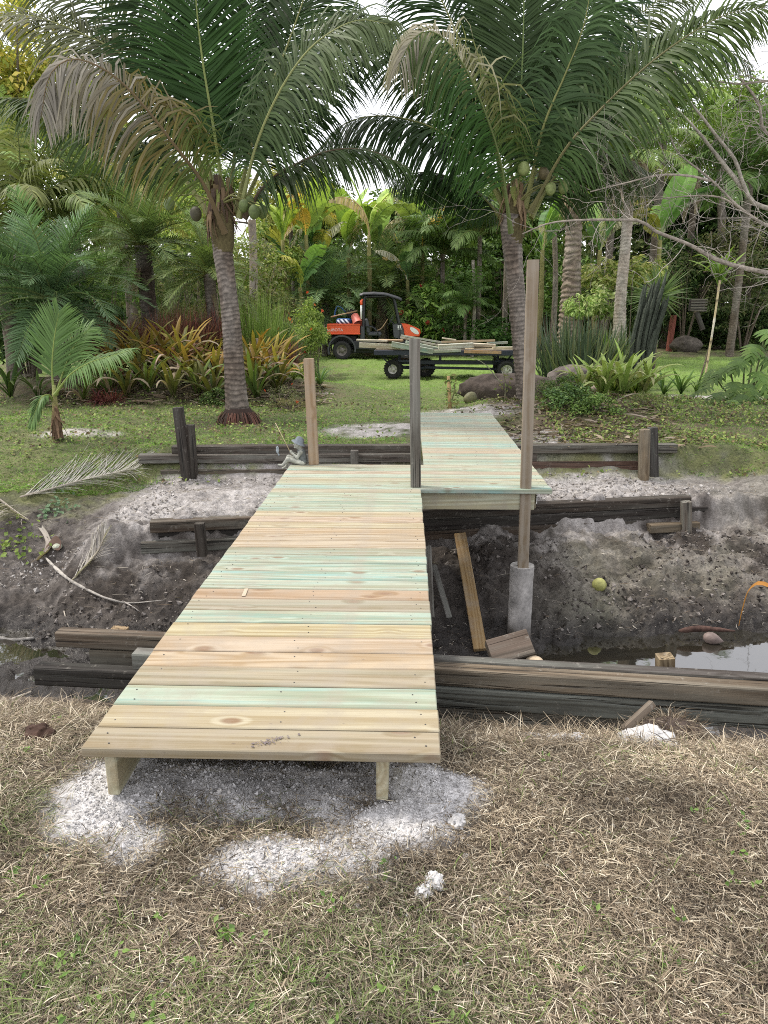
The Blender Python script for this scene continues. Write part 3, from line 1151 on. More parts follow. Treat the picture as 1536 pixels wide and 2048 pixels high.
JOIST = (.50, .43, .28)
for xj in (-1.032, -.074):
    beam('joist', bridge, (xj, 2.285, -.137), (xj, 6.03, -.137), .042, .19, JOIST, .35)
beam('joist', bridge, (-.55, 2.75, -.11), (-.55, 6.03, -.11), .04, .14, JOIST, .3)
beam('rim_beam', bridge, (-1.03, 6.105, -.115), (1.075, 6.105, -.115), .040, .148, (.50, .45, .31), .45)
beam('rim_beam', bridge, (-1.03, 6.97, -.115), (.17, 6.97, -.115), .040, .148, (.44, .39, .27), .3)
for xj in (.21, .66, 1.075):
    beam('joist', bridge, (xj, 6.13, -.115), (xj, 10.62, -.105), .040, .145 if xj < 1 else .146, JOIST if xj < 1 else (.20, .165, .11), .2)
beam('joist', bridge, (-1.055, 6.13, -.115), (-1.055, 6.94, -.115), .04, .145, JOIST, .2)
g = Geo()
add_box(g, (1.098, 6.135, -.105), (.006, .045, .07), (0, 0, 0), (.75, .75, .74), .001)
for zz in (-.085, -.095, -.108, -.12):
    add_box(g, (1.0985, 6.112, zz), (.004, .002, .004), (0, 0, 0), (.15, .15, .15), .0005)
g.obj('lumber_tag', M_SCUFF, bridge)
# posts
beam('post', bridge, (*at(1054, 975, z=0)[:2], -.72), (*at(1068, 518, y=6.075)[:2] + np.array([0, .04]), 1.80), .089, .089, (.26, .215, .165), .05, M_WOOD, 0, .018, label='tallest brown grained post at the right corner of the landing')
px_, py_ = at(831, 975, z=0)[:2]
beam('post', bridge, (px_ + .002, py_ + .044, .002), (px_ - .02, py_ + .044, 1.205), .086, .086, (.205, .19, .165), .35, M_OLD, 0, .03, 'weathered grey post at the middle of the landing')
px_, py_ = at(627, 930, z=0)[:2]
beam('post', bridge, (px_, py_ + .044, .002), (px_ - .025, py_ + .044, .99), .089, .089, (.33, .25, .17), .0, M_WOOD, 0, .018, label='light brown post at the far left corner of the landing')
# the pier below the tall post
pcx, pcy = at(1041, 1200, y=6.13)[0], 6.13
g = Geo()
zz = np.linspace(-1.52, -.69, 14)
a_ = np.linspace(0, 2 * math.pi, 29)[:-1]
P_ = np.stack([np.repeat(np.cos(a_)[None], 14, 0), np.repeat(np.sin(a_)[None], 14, 0), np.repeat(zz[:, None], 28, 1)], -1)
rr = .101 + .004 * vnoise(P_ * [2, 2, 6], 3) + .002 * ((np.arange(14) % 5 == 2)[:, None])
rr = rr + .014 * sstep(-1.26, -1.36, P_[..., 2]) * (.6 + vnoise(P_ * 3, 8))
v = np.stack([P_[..., 0] * rr, P_[..., 1] * rr, P_[..., 2]], -1)
i = np.arange(13)[:, None] * 28
j = np.arange(28)[None]
q = np.stack([i + j, i + (j + 1) % 28, i + 28 + (j + 1) % 28, i + 28 + j], -1).reshape(-1, 4)
wet_ = sstep(-1.18, -1.30, P_[..., 2] + .05 * vnoise(P_ * 3, 5))[..., None]
cc = np.array([.33, .315, .30]) * (1 + .45 * vnoise(P_ * [1.5, 1.5, 9], 12)[..., None])
g.add(v.reshape(-1, 3), q, None, (cc * (1 - wet_) + np.array([.09, .08, .07]) * wet_).reshape(-1, 3))
top = np.vstack([v[-1], [[0, 0, -.700]]])
g.add(top, None, [[28, k_, (k_ + 1) % 28] for k_ in range(28)], (.40, .385, .36))
pier = g.obj('concrete_pier', M_STUCCO, bridge, True, (pcx, pcy, 0))

# ================================================================== retaining walls of stacked timbers
BR, DK, GY, RD = (.115, .085, .06), (.040, .033, .028), (.15, .145, .125), (.12, .07, .05)


def ynear(x):
    return 3.46 - .085 * x - .006 * x * x


def ylow(x):
    return 7.2 + .2 * x


def yup(x):
    return 8.73 + .055 * x


def wall_beam(w, f, x0, x1, dy, ztop, h, dep, col, a, dz=0.0, name='timber', label=None, worn=.05):
    return beam(name, w, (x0, f(x0) + dy + dep / 2, ztop - h / 2), (x1, f(x1) + dy + dep / 2, ztop - h / 2 + dz), dep, h, col, a, M_OLD, 0, worn, label)


def stake(w, u, v0, v1, y, s, col, a, lean=0.0, label=None, extra=.25):
    b = at(u, v1, y=y)
    t = at(u + lean, v0, y=y)
    d = (b - t) * extra
    return beam('stake', w, b + d, t, s, s, col, a, M_OLD, 0, .05, label)


wn_ = thing('timber_wall', 'retaining wall of stacked old timbers at the near edge of the ditch beneath the bridge', 'retaining wall')
wall_beam(wn_, ynear, -.95, 3.4, .105, -.302, .10, .07, (.085, .075, .068), .5)
wall_beam(wn_, ynear, .02, 3.4, .005, -.312, .092, .09, (.17, .135, .095), .30, label='weathered brown split timber')
wall_beam(wn_, ynear, -.02, 3.4, .0, -.412, .112, .09, (.12, .125, .11), .8, label='grey green timber')
wall_beam(wn_, ynear, .0, 1.22, .0, -.528, .10, .09, (.13, .12, .10), .5)
wall_beam(wn_, ynear, 1.9, 3.4, .02, -.528, .10, .09, (.05, .045, .04), .2)
wall_beam(wn_, ynear, -1.86, .0, .03, -.222, .085, .075, (.125, .092, .064), .3, label='brown timber on top at the left')
wall_beam(wn_, ynear, -1.68, -1.42, .03, -.315, .085, .07, (.13, .11, .08), .3)
wall_beam(wn_, ynear, -1.40, -.70, -.08, -.272, .11, .08, (.17, .165, .15), .85, label='grey squared block')
wall_beam(wn_, ynear, -1.92, .0, -.12, -.355, .10, .08, (.032, .028, .025), .12, label='near black lower timber')
stake(wn_, 237, 1258, 1290, 3.82, .085, (.30, .22, .13), 0)
stake(wn_, 1330, 1312, 1345, 3.62, .082, (.26, .20, .12), 0)
wl_ = thing('timber_wall', 'lower retaining wall of dark stacked timbers on the far bank under the landing', 'retaining wall')
wall_beam(wl_, ylow, .1, 3.02, .0, -.505, .105, .13, (.06, .048, .038), .2, .012)
wall_beam(wl_, ylow, .1, 3.22, -.01, -.612, .11, .12, (.038, .032, .028), .12, .01)
wall_beam(wl_, ylow, .12, 1.93, -.03, -.725, .09, .12, (.085, .062, .045), .15, .01)
wall_beam(wl_, ylow, 2.1, 3.62, .0, -.725, .085, .12, (.075, .06, .048), .3, .01)
wall_beam(wl_, ylow, 2.55, 3.1, -.13, -.745, .09, .10, (.15, .115, .075), .2)
wall_beam(wl_, ylow, -2.42, .08, .0, -.505, .11, .13, (.11, .083, .06), .35, .0)
wall_beam(wl_, ylow, -2.36, .08, .03, -.618, .07, .12, (.03, .026, .024), .1)  # near-black set-back strip: shade of the recess between timbers, put into its colour
wall_beam(wl_, ylow, -2.50, .08, -.05, -.69, .11, .13, (.10, .088, .072), .6)
stake(wl_, 1372, 1003, 1056, 7.66, .095, (.14, .115, .09), .5)
stake(wl_, 404, 1046, 1098, 6.62, .085, (.055, .045, .036), .1, -5)
wu_ = thing('timber_wall', 'upper retaining wall of old timbers along the grass edge behind the small statue', 'retaining wall')
wall_beam(wu_, yup, -2.75, .10, .02, -.125, .105, .13, (.075, .058, .045), .3)
wall_beam(wu_, yup, -3.12, .10, -.05, -.215, .10, .12, (.115, .10, .085), .6)
wall_beam(wu_, yup, -2.75, -2.0, .0, -.315, .09, .10, (.075, .055, .04), .2)
wall_beam(wu_, yup, -2.86, .10, -.10, -.385, .11, .13, (.10, .075, .052), .35)
wall_beam(wu_, yup, -.66, -.30, -.03, -.32, .10, .10, (.06, .05, .042), .2)
wall_beam(wu_, yup, 1.25, 3.22, -.02, -.125, .10, .13, (.11, .095, .075), .5)
wall_beam(wu_, yup, 1.25, 1.55, -.02, -.228, .09, .12, (.08, .06, .045), .3)
wall_beam(wu_, yup, 1.3, 2.6, .06, -.228, .10, .12, (.03, .026, .022), .1)
wall_beam(wu_, yup, 1.25, 2.95, -.06, -.318, .11, .13, (.11, .065, .048), .1, label='reddish brown timber')
wall_beam(wu_, yup, 2.3, 3.0, -.03, -.43, .10, .12, (.08, .065, .05), .3)
stake(wu_, 376, 815, 968, 8.42, .105, (.048, .040, .034), .2, -20, 'tall black leaning stake', .12)
stake(wu_, 387, 850, 968, 8.46, .105, (.052, .042, .034), .2, -9, None, .12)
stake(wu_, 1287, 859, 952, 8.68, .105, (.20, .155, .10), .3, 2, 'pale topped stake', .15)
stake(wu_, 1307, 855, 952, 8.78, .10, (.055, .05, .045), .3, -2, None, .15)
stake(wu_, 709, 901, 920, 8.62, .085, (.14, .125, .11), .5, 0, None, 1.5)
wb_ = wu_

# ------------------------------------------------------------------ loose wood in the ditch
p0, p1 = at(920, 1068, z=-.74), at(961, 1300, z=-1.36)
o = beam('loose_plank', None, p0, p1, .115, .04, (.30, .21, .105), .0, M_WOOD, .12)
tag(o, 'yellowish plank lying down the mud slope beside the bridge', 'plank')
o = beam('thin_slat', None, at(868, 1130, z=-.88), at(899, 1236, z=-1.20), .05, .02, (.13, .125, .115), .5, M_OLD, .1)
tag(o, 'thin grey slat lying on black mud between bridge and plank', 'slat')
o = beam('leaning_board', None, at(856, 1092, y=6.2), at(862, 1236, y=5.75), .06, .022, (.16, .15, .135), .6, M_OLD, .6)
tag(o, 'narrow grey board leaning upright against the bridge side over the mud', 'board')
c0 = at(1040, 1303, y=3.62)
o = beam('timber_offcut', None, c0 + np.array([-.16, -.01, -.015]), c0 + np.array([.055, .03, .035]), .14, .075, (.12, .092, .072), .2, M_OLD, .75, .02)
tag(o, 'short brown timber offcut lying askew on the near timber wall', 'timber')
g = Geo()
v, q = surface_nets(lambda p: np.linalg.norm(p / [.045, .03, .028], axis=1) - 1 + .15 * vnoise(p * 30, 4), (-.06, -.045, -.04), (.06, .045, .04), 16)
g.add(v, q, None, (.50, .40, .28))
tag(g.obj('wood_chunk', M_STONE, None, True, at(1068, 1322, y=3.58)), 'pale split wood chunk beside the brown offcut on the wall', 'wood chunk')
o = beam('tilted_board', None, at(1247, 1460, y=3.02), at(1306, 1406, y=3.10), .035, .03, (.15, .115, .085), .3, M_OLD, 1.15)
tag(o, 'broken board end sticking out of the dug up root clump', 'board')


def rock_obj(name, loc, size, col, mat, label, cat, seed=0, res=26, rough=.28, group=None, rz=0, freq=2.2):
    sx, sy, sz = size

    def f(p):
        q_ = p / np.array([sx, sy, sz])
        return (np.linalg.norm(q_, axis=1) - 1 + rough * fbm(q_ * freq + seed * 7.3, 4, seed) + .10 * np.abs(vnoise(q_ * freq * 3 + 3, seed + 9))) * min(size)
    v, q = surface_nets(f, (-sx * 1.35, -sy * 1.35, -sz * 1.35), (sx * 1.35, sy * 1.35, sz * 1.35), res)
    g = Geo()
    c = np.asarray(col) * (1 + .3 * fbm(v / max(size) * 3, 3, seed + 5))[:, None]
    g.add(v, q, None, c)
    o = g.obj(name, mat, None, True, loc)
    o.rotation_euler.z = rz
    return tag(o, label, cat, group)


# lumps of lime rock
for (u, v, r, lab, sd) in ((915, 1648, .033, 'round white limestone lump at the right rim of the gravel pile', 1), (868, 1766, .034, 'larger of two white limestone lumps lying in the straw', 2),
                           (846, 1785, .027, 'smaller white limestone lump touching the larger one in the straw', 3), (932, 1703, .014, 'small flat white limestone chip below the gravel pile', 4)):
    p = at(u, v, z=-.25)
    rock_obj('limestone_lump', (p[0], p[1], gz(p[0], p[1]) + r * .6), (r, r * .85, r * .75), (.50, .49, .48), M_LIME, lab, 'limestone', sd, 34, .55, None, sd, 3.4)
p = at(1298, 1478, z=-.40)
rock_obj('limestone_heap', (p[0], p[1], gz(p[0], p[1])), (.13, .09, .065), (.50, .49, .48), M_LIME, 'white heap of crumbly limestone in straw in front of the root clump', 'limestone', 6, 40, .35)
p = at(112, 1074, z=-.8)
rock_obj('stone', (p[0], p[1], gz(p[0], p[1]) + .02), (.055, .05, .035), (.33, .34, .27), M_STONE, 'pale rounded stone on the left mud bank', 'stone', 8, 20, .15)
p = at(575, 1545, z=-.26)

# root clump dug up at the wall
p = at(1345, 1440, z=-.42)
cl = thing('root_clump', 'dug up clump of dry grass roots on the bank by the timber wall', 'root clump', (p[0], p[1] + .02, gz(p[0], p[1]) + .03))
g = Geo()
v, q = surface_nets(lambda P: (np.linalg.norm(P / [.15, .10, .085], axis=1) - 1 + .4 * fbm(P * 9, 4, 6)) * .08, (-.22, -.16, -.02), (.22, .16, .14), 36)
g.add(v, q, None, np.array([.085, .065, .055]) * (1 + .5 * vnoise(v * 40, 2))[:, None])
g.obj('soil', M_STONE, cl, True)
g = Geo()
n = 900
d = norm(RNG.normal(size=(n, 3)) + [0, -.2, .4])
x_, y_ = d[:, 0] * .145, d[:, 1] * .10
blades(g, x_, y_, .03 + .09 * RNG.random(n) ** 2, .0018 + .0015 * RNG.random(n), np.arcsin(np.clip(d[:, 2], -.3, 1)) * .8, pick(STRAW + [(.10, .07, .05)] * 5, n), 4, 0, 1.6, np.arctan2(d[:, 1], d[:, 0]), np.abs(d[:, 2]) * .085)
stuff(g.obj('roots', M_DULL, cl))
p = at(80, 1478, z=-.33)
rock_obj('rotten_stump', (p[0], p[1], gz(p[0], p[1]) + .02), (.065, .05, .05), (.07, .042, .032), M_STONE, 'small rotten reddish stump in the straw left of the bridge', 'stump', 12, 28, .4)


# coconuts
def coconut(name, loc, r, col, label, parent=None, rot=(0, 0, 0), cat='coconut', longer=1.2):
    g = Geo()
    th = np.linspace(0, math.pi, 15)
    pr = np.stack([r * np.sin(th) * (1 - .08 * np.cos(th)) + 1e-5, -r * longer * np.cos(th)], 1)
    lathe(g, pr, (0, 0, 0), 18, (0, 0, 0), col)
    V = g.v[0]
    a = np.arctan2(V[:, 1], V[:, 0])
    V[:, :2] *= (1 + .045 * np.cos(3 * a))[:, None]
    g.c[0] = np.asarray(col, np.float32) * (1 + .3 * fbm(V / r * 1.6 + r * 100, 3, 4))[:, None].astype(np.float32)
    o = g.obj(name, M_HUSK, parent, True, loc)
    o.rotation_euler = rot
    if label:
        tag(o, label, cat)
    return o


p = at(1202, 1122, z=-.86)
coconut('coconut', (p[0], p[1], gz(p[0], p[1]) + .055), .066, (.30, .30, .10), 'yellow green coconut lying alone on the mud bank', None, (1.2, .3, .8), longer=1.05)
p = at(940, 808, z=-.08)
coconut('coconut', (p[0], p[1], gz(p[0], p[1]) + .07), .10, (.13, .125, .06), 'dull brown green coconut husk lying at the left end of the big boulder', None, (1.3, .1, 2.2))
p = at(1424, 1276, z=-1.38)
g = Geo()
lathe(g, [(1e-4, -.075), (.025, -.07), (.048, -.045), (.055, -.01), (.05, .02), (.036, .05), (.018, .078), (.004, .098)], (0, 0, 0), 16, (0, 0, 0), (.17, .13, .115))
o = g.obj('pointed_husk', M_HUSK, None, True, (p[0], p[1], -1.385))
o.rotation_euler = (R(100), 0, R(75))
tag(o, 'brown pointed coconut husk lying at the edge of the puddle', 'coconut husk')
g = Geo()
a_, b_ = at(1358, 1262, z=-1.34), at(1470, 1262, z=-1.34)
tube(g, spline([a_, a_ * .6 + b_ * .4 + [0, .02, .015], b_], 9), [.012, .026, .028, .03, .026, .02, .02, .012, .006], 7, (.085, .05, .04))
tag(g.obj('driftwood', M_BARK, None, True), 'dark red brown stick lying along the puddle edge behind the husk', 'stick')
# dry curled leaf standing up at the right of the puddle
g = Geo()
q0 = [at(1478, 1252, y=6.0), at(1486, 1215, y=5.98), at(1497, 1182, y=5.95), at(1515, 1166, y=5.9), at(1540, 1172, y=5.85), at(1560, 1190, y=5.8)]
c_ = spline(q0, 14)[None]
ribbons(g, c_, np.interp(np.linspace(0, 1, 14), [0, .3, .7, 1], [.006, .05, .05, .03])[None], np.broadcast_to(norm(np.array([.5, .6, .4])), c_.shape), (.36, .17, .045), fold=np.broadcast_to(np.array([.0, .012, .0]), c_.shape))
tag(g.obj('dry_leaf', M_DULL, None, True), 'arched orange brown dry leaf blade standing in the mud at the right edge', 'leaf')


# dead fronds and stalks on the left bank
def on_ground(uvs, zs, lift=.03):
    out = []
    for (u, v) in uvs:
        d = ray(u, v)
        t = np.linspace(2.0, 14.0, 1200) / d[1]
        P = CAM + t[:, None] * d
        k_ = np.argmax(P[:, 2] < ground_z(P[:, 0], P[:, 1]) + lift)
        out.append(P[k_])
    return out


def dead_frond(name, uvs, n, L, label, w=.010, r=.012, ang=48, col=((.42, .39, .36), (.52, .49, .46), (.34, .31, .28)), flat=.10, t0=.05, t1=1.0, sides=(-1, 1)):
    P = spline(on_ground(uvs, [-.6] * len(uvs)), 60)
    g = Geo()
    tube(g, P[::3], np.linspace(r, r * .3, len(P[::3])), 6, (.38, .34, .30))
    T = norm(np.gradient(P, axis=0))
    t = np.linspace(t0, t1, n)
    for s in sides:
        i = np.clip((t * 59).astype(int), 0, 59)
        b, tg = P[i], T[i]
        up = np.array([0, 0, 1.0])
        sd = norm(np.cross(tg, up)) * s
        a = R(ang) * (1 + RNG.normal(0, .12, n))[:, None]
        d = norm(tg * np.cos(a) + sd * np.sin(a) + up * (flat + RNG.normal(0, .05, (n, 1))))
        ln = L * (.55 + .6 * np.sin(np.pi * np.clip(t * .9 + .08, 0, 1))) * (1 + RNG.normal(0, .12, n))
        q_ = np.linspace(0, 1, 5)
        c = b[:, None] + d[:, None] * (ln[:, None] * q_)[..., None]
        c = c + (RNG.normal(0, .10, (n, 1, 3)) * ln[:, None, None]) * (q_ ** 2)[None, :, None]
        gzz = ground_z(c[..., 0].ravel(), c[..., 1].ravel()).reshape(c.shape[:2])
        c[..., 2] = np.maximum(c[..., 2] - .10 * q_ ** 2 * ln[:, None], gzz + .012)
        ribbons(g, c, np.interp(q_, [0, .3, 1], [.8, 1, .25])[None] * w * np.ones((n, 1)), np.broadcast_to(norm(np.cross(d, up))[:, None], c.shape), pick(col, n, .15))
    o = g.obj(name, M_DULL)
    return tag(o, label, 'palm frond')


dead_frond('fallen_frond', [(40, 994), (100, 978), (165, 960), (225, 946), (268, 938)], 66, .62, 'dry grey palm frond lying across the grass edge on the left bank', w=.013, col=((.33, .32, .31), (.42, .405, .39), (.25, .24, .23)), flat=.16)
dead_frond('fallen_frond', [(-30, 982), (0, 1000), (30, 1022), (58, 1040)], 44, .60, 'bleached frond with thick white stalk at the left edge of the bank', r=.018, sides=(1,), flat=.5, w=.013)
dead_frond('fallen_frond', [(140, 1165), (172, 1130), (198, 1098), (212, 1062)], 26, .20, 'small half buried grey frond on the mud slope', ang=40, w=.011)
g = Geo()
P = spline(on_ground([(92, 1116), (110, 1135), (140, 1160), (180, 1182), (215, 1197), (258, 1206), (330, 1200)], [-.9] * 7, .03), 40)
tube(g, P, np.interp(np.linspace(0, 1, 40), [0, .2, .7, 1], [.013, .018, .011, .003]) * (1 + .2 * vnoise(np.stack([np.arange(40) * .9, np.zeros(40)], -1), 3)), 7, (.30, .28, .25))
P2 = spline(on_ground([(248, 1204), (265, 1213), (280, 1224)], [-1.0] * 3, .02), 8)
tube(g, P2, np.linspace(.008, .003, 8), 5, (.36, .33, .30))
tag(g.obj('bleached_branch', M_BARK, None, True), 'long bleached bare branch lying down the left mud slope', 'branch')
g = Geo()
P = spline(on_ground([(80, 1052), (92, 1070), (97, 1092), (84, 1108), (68, 1120)], [-.8] * 5, .06), 20)
ribbons(g, P[None], np.interp(np.linspace(0, 1, 20), [0, .5, .8, 1], [.05, .06, .14, .10])[None], np.broadcast_to(np.array([.8, .2, .55]), P[None].shape), np.linspace(0, 1, 20)[None, :, None] * np.array([-.2, -.22, -.22]) + np.array([.46, .43, .40]), fold=np.broadcast_to(np.array([0, .03, -.03]), P[None].shape))
P = spline(on_ground([(92, 1094), (104, 1082), (116, 1090), (120, 1098)], [-.85] * 4, .07), 10)
ribbons(g, P[None], np.array([.05, .09, .12, .13, .14, .14, .13, .12, .08, .03])[None], np.broadcast_to(np.array([.2, .7, .6]), P[None].shape), (.115, .075, .06))
tag(g.obj('palm_stalk_base', M_DULL, None, True), 'curved dry palm stalk base with brown sheath on the left mud bank', 'palm stalk')
for (uv, r_, lab) in (([(0, 1410), (28, 1398), (62, 1384)], .011, 'pale stick lying in the straw at the left edge'), ([(-20, 1272), (20, 1280), (68, 1276)], .022, 'grey log lying behind the left end of the near timber wall'),
                      ([(128, 1222), (134, 1245), (142, 1262)], .006, 'thin white twig standing against the near left timber'), ([(-10, 1515), (4, 1500), (14, 1488)], .014, 'dark bark scrap at the left edge of the straw')):
    g = Geo()
    tube(g, spline(on_ground(uv, [-.4] * 3, r_), 10), np.linspace(r_, r_ * .6, 10), 7, (.40, .36, .30) if r_ < .02 else (.20, .19, .175))
    tag(g.obj('stick', M_BARK, None, True), lab, 'stick')
# a few trailing leaves on the left bank and the dark green weed
g = Geo()
n = 130
k_ = RNG.integers(0, 7, n)
cs = np.array([on_ground([c], [-.6], .04)[0] for c in ((20, 1060), (45, 1075), (60, 1100), (110, 1010), (122, 1018), (10, 1090), (105, 1020))])
P = cs[k_] + np.stack([RNG.normal(0, .09, n), RNG.normal(0, .10, n), RNG.random(n) * .05], -1)
P[:, 2] = ground_z(P[:, 0], P[:, 1]) + .02 + .06 * RNG.random(n)
leaf_blobs(g, P, .04 + .03 * RNG.random(n), RNG.normal(0, .4, (n, 3)) + [0, -.4, 1], np.where((k_ >= 3)[:, None] & (k_ != 5)[:, None], pick([(.10, .17, .09), (.13, .20, .12)], n), pick([(.20, .27, .06), (.15, .22, .05)], n)), asp=.85)
o = g.obj('creeping_vine', M_LEAF)
o['kind'] = 'stuff'
# ================================================================== palms with feather leaves
def frond_geo(g, P, N, L, w, U, droop=.5, a0=68, a1=34, t0=.16, lift=.25, colf=None, rach=.022, rcol=(.22, .23, .09), prof=None, sides=(-1, 1), K=6, jit=.06, droop_side=(1, 1), colf2=None, dim=1.0):
    P = spline(P, 90)
    T = norm(np.gradient(P, axis=0))
    U = np.broadcast_to(np.asarray(U, float), P.shape)
    S = norm(np.cross(T, U))
    Un = norm(np.cross(S, T))
    rr = np.interp(np.linspace(0, 1, 30), [0, .06, .2, 1], [rach * 2.2, rach * 1.5, rach, rach * .15])
    tube(g, P[np.linspace(0, 89, 30).astype(int)], rr, 6, np.asarray(rcol))
    t = np.linspace(t0, .995, N)
    for si, s in enumerate(sides):
        i = np.clip(((t + RNG.normal(0, .003, N)) * 89).astype(int), 0, 89)
        b, tg, sd, un = P[i], T[i], S[i] * s, Un[i]
        a = R(1) * np.interp(t, [t0, 1], [a0, a1]) * (1 + RNG.normal(0, jit, N))
        a = a[:, None]
        d = norm(tg * np.cos(a) + sd * np.sin(a) + un * (lift + RNG.normal(0, jit * 1.2, (N, 1))))
        pr = np.interp(t, [t0, t0 + .12, .45, .75, 1], [.55, .85, 1, .82, .35]) if prof is None else prof(t)
        ln = L * pr * (1 + RNG.normal(0, .06, N))
        dd = (np.interp(t, [t0, .4, 1], droop) if isinstance(droop, tuple) else droop) * droop_side[si] * (1 + RNG.normal(0, .25, N))
        c = [b]
        cur = b
        for q in np.linspace(0, 1, K)[1:]:
            dk = norm(d + np.array([0, 0, -1.0]) * (dd * (q ** 1.3) * 2.2)[:, None])
            cur = cur + dk * (ln / (K - 1))[:, None]
            c.append(cur)
        c = np.stack(c, 1)
        dirs = norm(np.gradient(c, axis=1))
        sv = norm(np.cross(dirs, np.broadcast_to(un[:, None], c.shape)))
        q = np.linspace(0, 1, K)
        wd = w * np.interp(q, [0, .25, .65, 1], [.55, 1, .8, .1])[None] * (.7 + .4 * pr[:, None])
        col = dim * (colf2 if (colf2 and s > 0) else colf)(t, N) if colf else np.broadcast_to(np.array([.06, .10, .03]), (N, 3))
        cK = np.asarray(col)[:, None] * np.interp(q, [0, .6, 1], [.95, 1, 1.12])[None, :, None]
        ribbons(g, c, wd, sv, cK)


def cgreen(base=(.042, .096, .024), tip=(.07, .125, .03), var=.16):
    def f(t, n):
        c = np.asarray(base)[None] * (1 - t[:, None]) + np.asarray(tip)[None] * t[:, None]
        return c * (1 + RNG.normal(0, var, (n, 1)))
    return f


def cdying(green, mid, dead, m0=.35, m1=.75):
    def f(t, n):
        a = np.clip((t - m0 + RNG.normal(0, .09, n)) / (m1 - m0), 0, 1)[:, None]
        g_, m_, d_ = np.asarray(green), np.asarray(mid), np.asarray(dead)
        c = np.where(a < .5, g_ + (m_ - g_) * a * 2, m_ + (d_ - m_) * (a - .5) * 2)
        return c * (1 + RNG.normal(0, .16, (n, 1)))
    return f


def pxcurve(uvd, y0):
    return [at(u, v, y=y0 + d) for u, v, d in uvd]


def trunk_geo(g, pts, rad, ring=.085, col=(.17, .14, .11), dark=(.075, .06, .05), n=160, sides=20, seed=1, amp=.05, pale=(.30, .28, .25), palef=.5):
    P = spline(pts, n)
    s = np.concatenate([[0], np.cumsum(np.linalg.norm(np.diff(P, axis=0), axis=1))])
    rr = np.interp(np.linspace(0, 1, n), np.linspace(0, 1, len(rad)), rad)
    a = np.linspace(0, 2 * math.pi, sides, endpoint=False)
    A, S_ = np.meshgrid(a, s)
    wob = vnoise(np.stack([np.cos(A) * 1.5, np.sin(A) * 1.5, S_ * 6], -1), seed)
    ph = ((S_ + .05 * vnoise(np.stack([S_ * 4, S_ * 0 + seed, S_ * 0], -1), seed + 9)) / ring + wob * .45 + .5 * vnoise(np.stack([np.cos(A) * .8, np.sin(A) * .8, S_ * 2.5], -1), seed + 6)) % 1.0
    saw = np.where(ph < .18, ph / .18, 1 - (ph - .18) / .82)
    nz = vnoise(np.stack([np.cos(A) * 4, np.sin(A) * 4, S_ * 22], -1), seed + 1)
    bump = 1 + amp * (saw - .5) + .03 * nz + .03 * wob
    g0 = Geo()
    tube(g0, P, rr, sides, (1, 1, 1), 0, False, bump)
    V = np.concatenate(g0.v)
    pn = np.clip(.5 + vnoise(np.stack([np.cos(A) * 1.3, np.sin(A) * 1.3, S_ * 2.2], -1), seed + 4) * 1.3, 0, 1)[..., None]
    c = np.asarray(dark) + (np.asarray(col) - np.asarray(dark)) * saw[..., None]
    c = c * (1 - pn * palef) + (np.asarray(pale) * (.55 + .45 * saw[..., None])) * pn * palef
    c = c * (1 + .3 * nz[..., None])
    g.add(V, np.concatenate(g0.q), None, np.clip(c, .01, .8).reshape(-1, 3))


def fibre_strips(g, centre, n, r, L, cols, w=.02, spread=.25, down=1.0):
    """dry sheath and fibre hanging round a palm heart"""
    a = RNG.random(n) * 2 * math.pi
    rr = r * (.75 + .4 * RNG.random(n))
    p0 = np.asarray(centre) + np.stack([np.cos(a) * rr, np.sin(a) * rr, (RNG.random(n) - .4) * .3], -1)
    q = np.linspace(0, 1, 5)
    ln = L * (.4 + .8 * RNG.random(n))
    out = np.stack([np.cos(a), np.sin(a), np.zeros(n)], -1)
    c = p0[:, None] + out[:, None] * (spread * ln[:, None] * np.sin(q * 2.2)[None] * .5)[..., None]
    c[..., 2] -= ln[:, None] * q * down
    c += (RNG.normal(0, .04, (n, 1, 3)) * (q[None, :, None] ** 2)) * 1.2
    sd = np.stack([-np.sin(a), np.cos(a), np.zeros(n)], -1)
    ribbons(g, c, w * np.interp(q, [0, .5, 1], [1, .9, .3])[None] * (.5 + RNG.random((n, 1))), np.repeat(sd[:, None], 5, 1), pick(cols, n, .2))


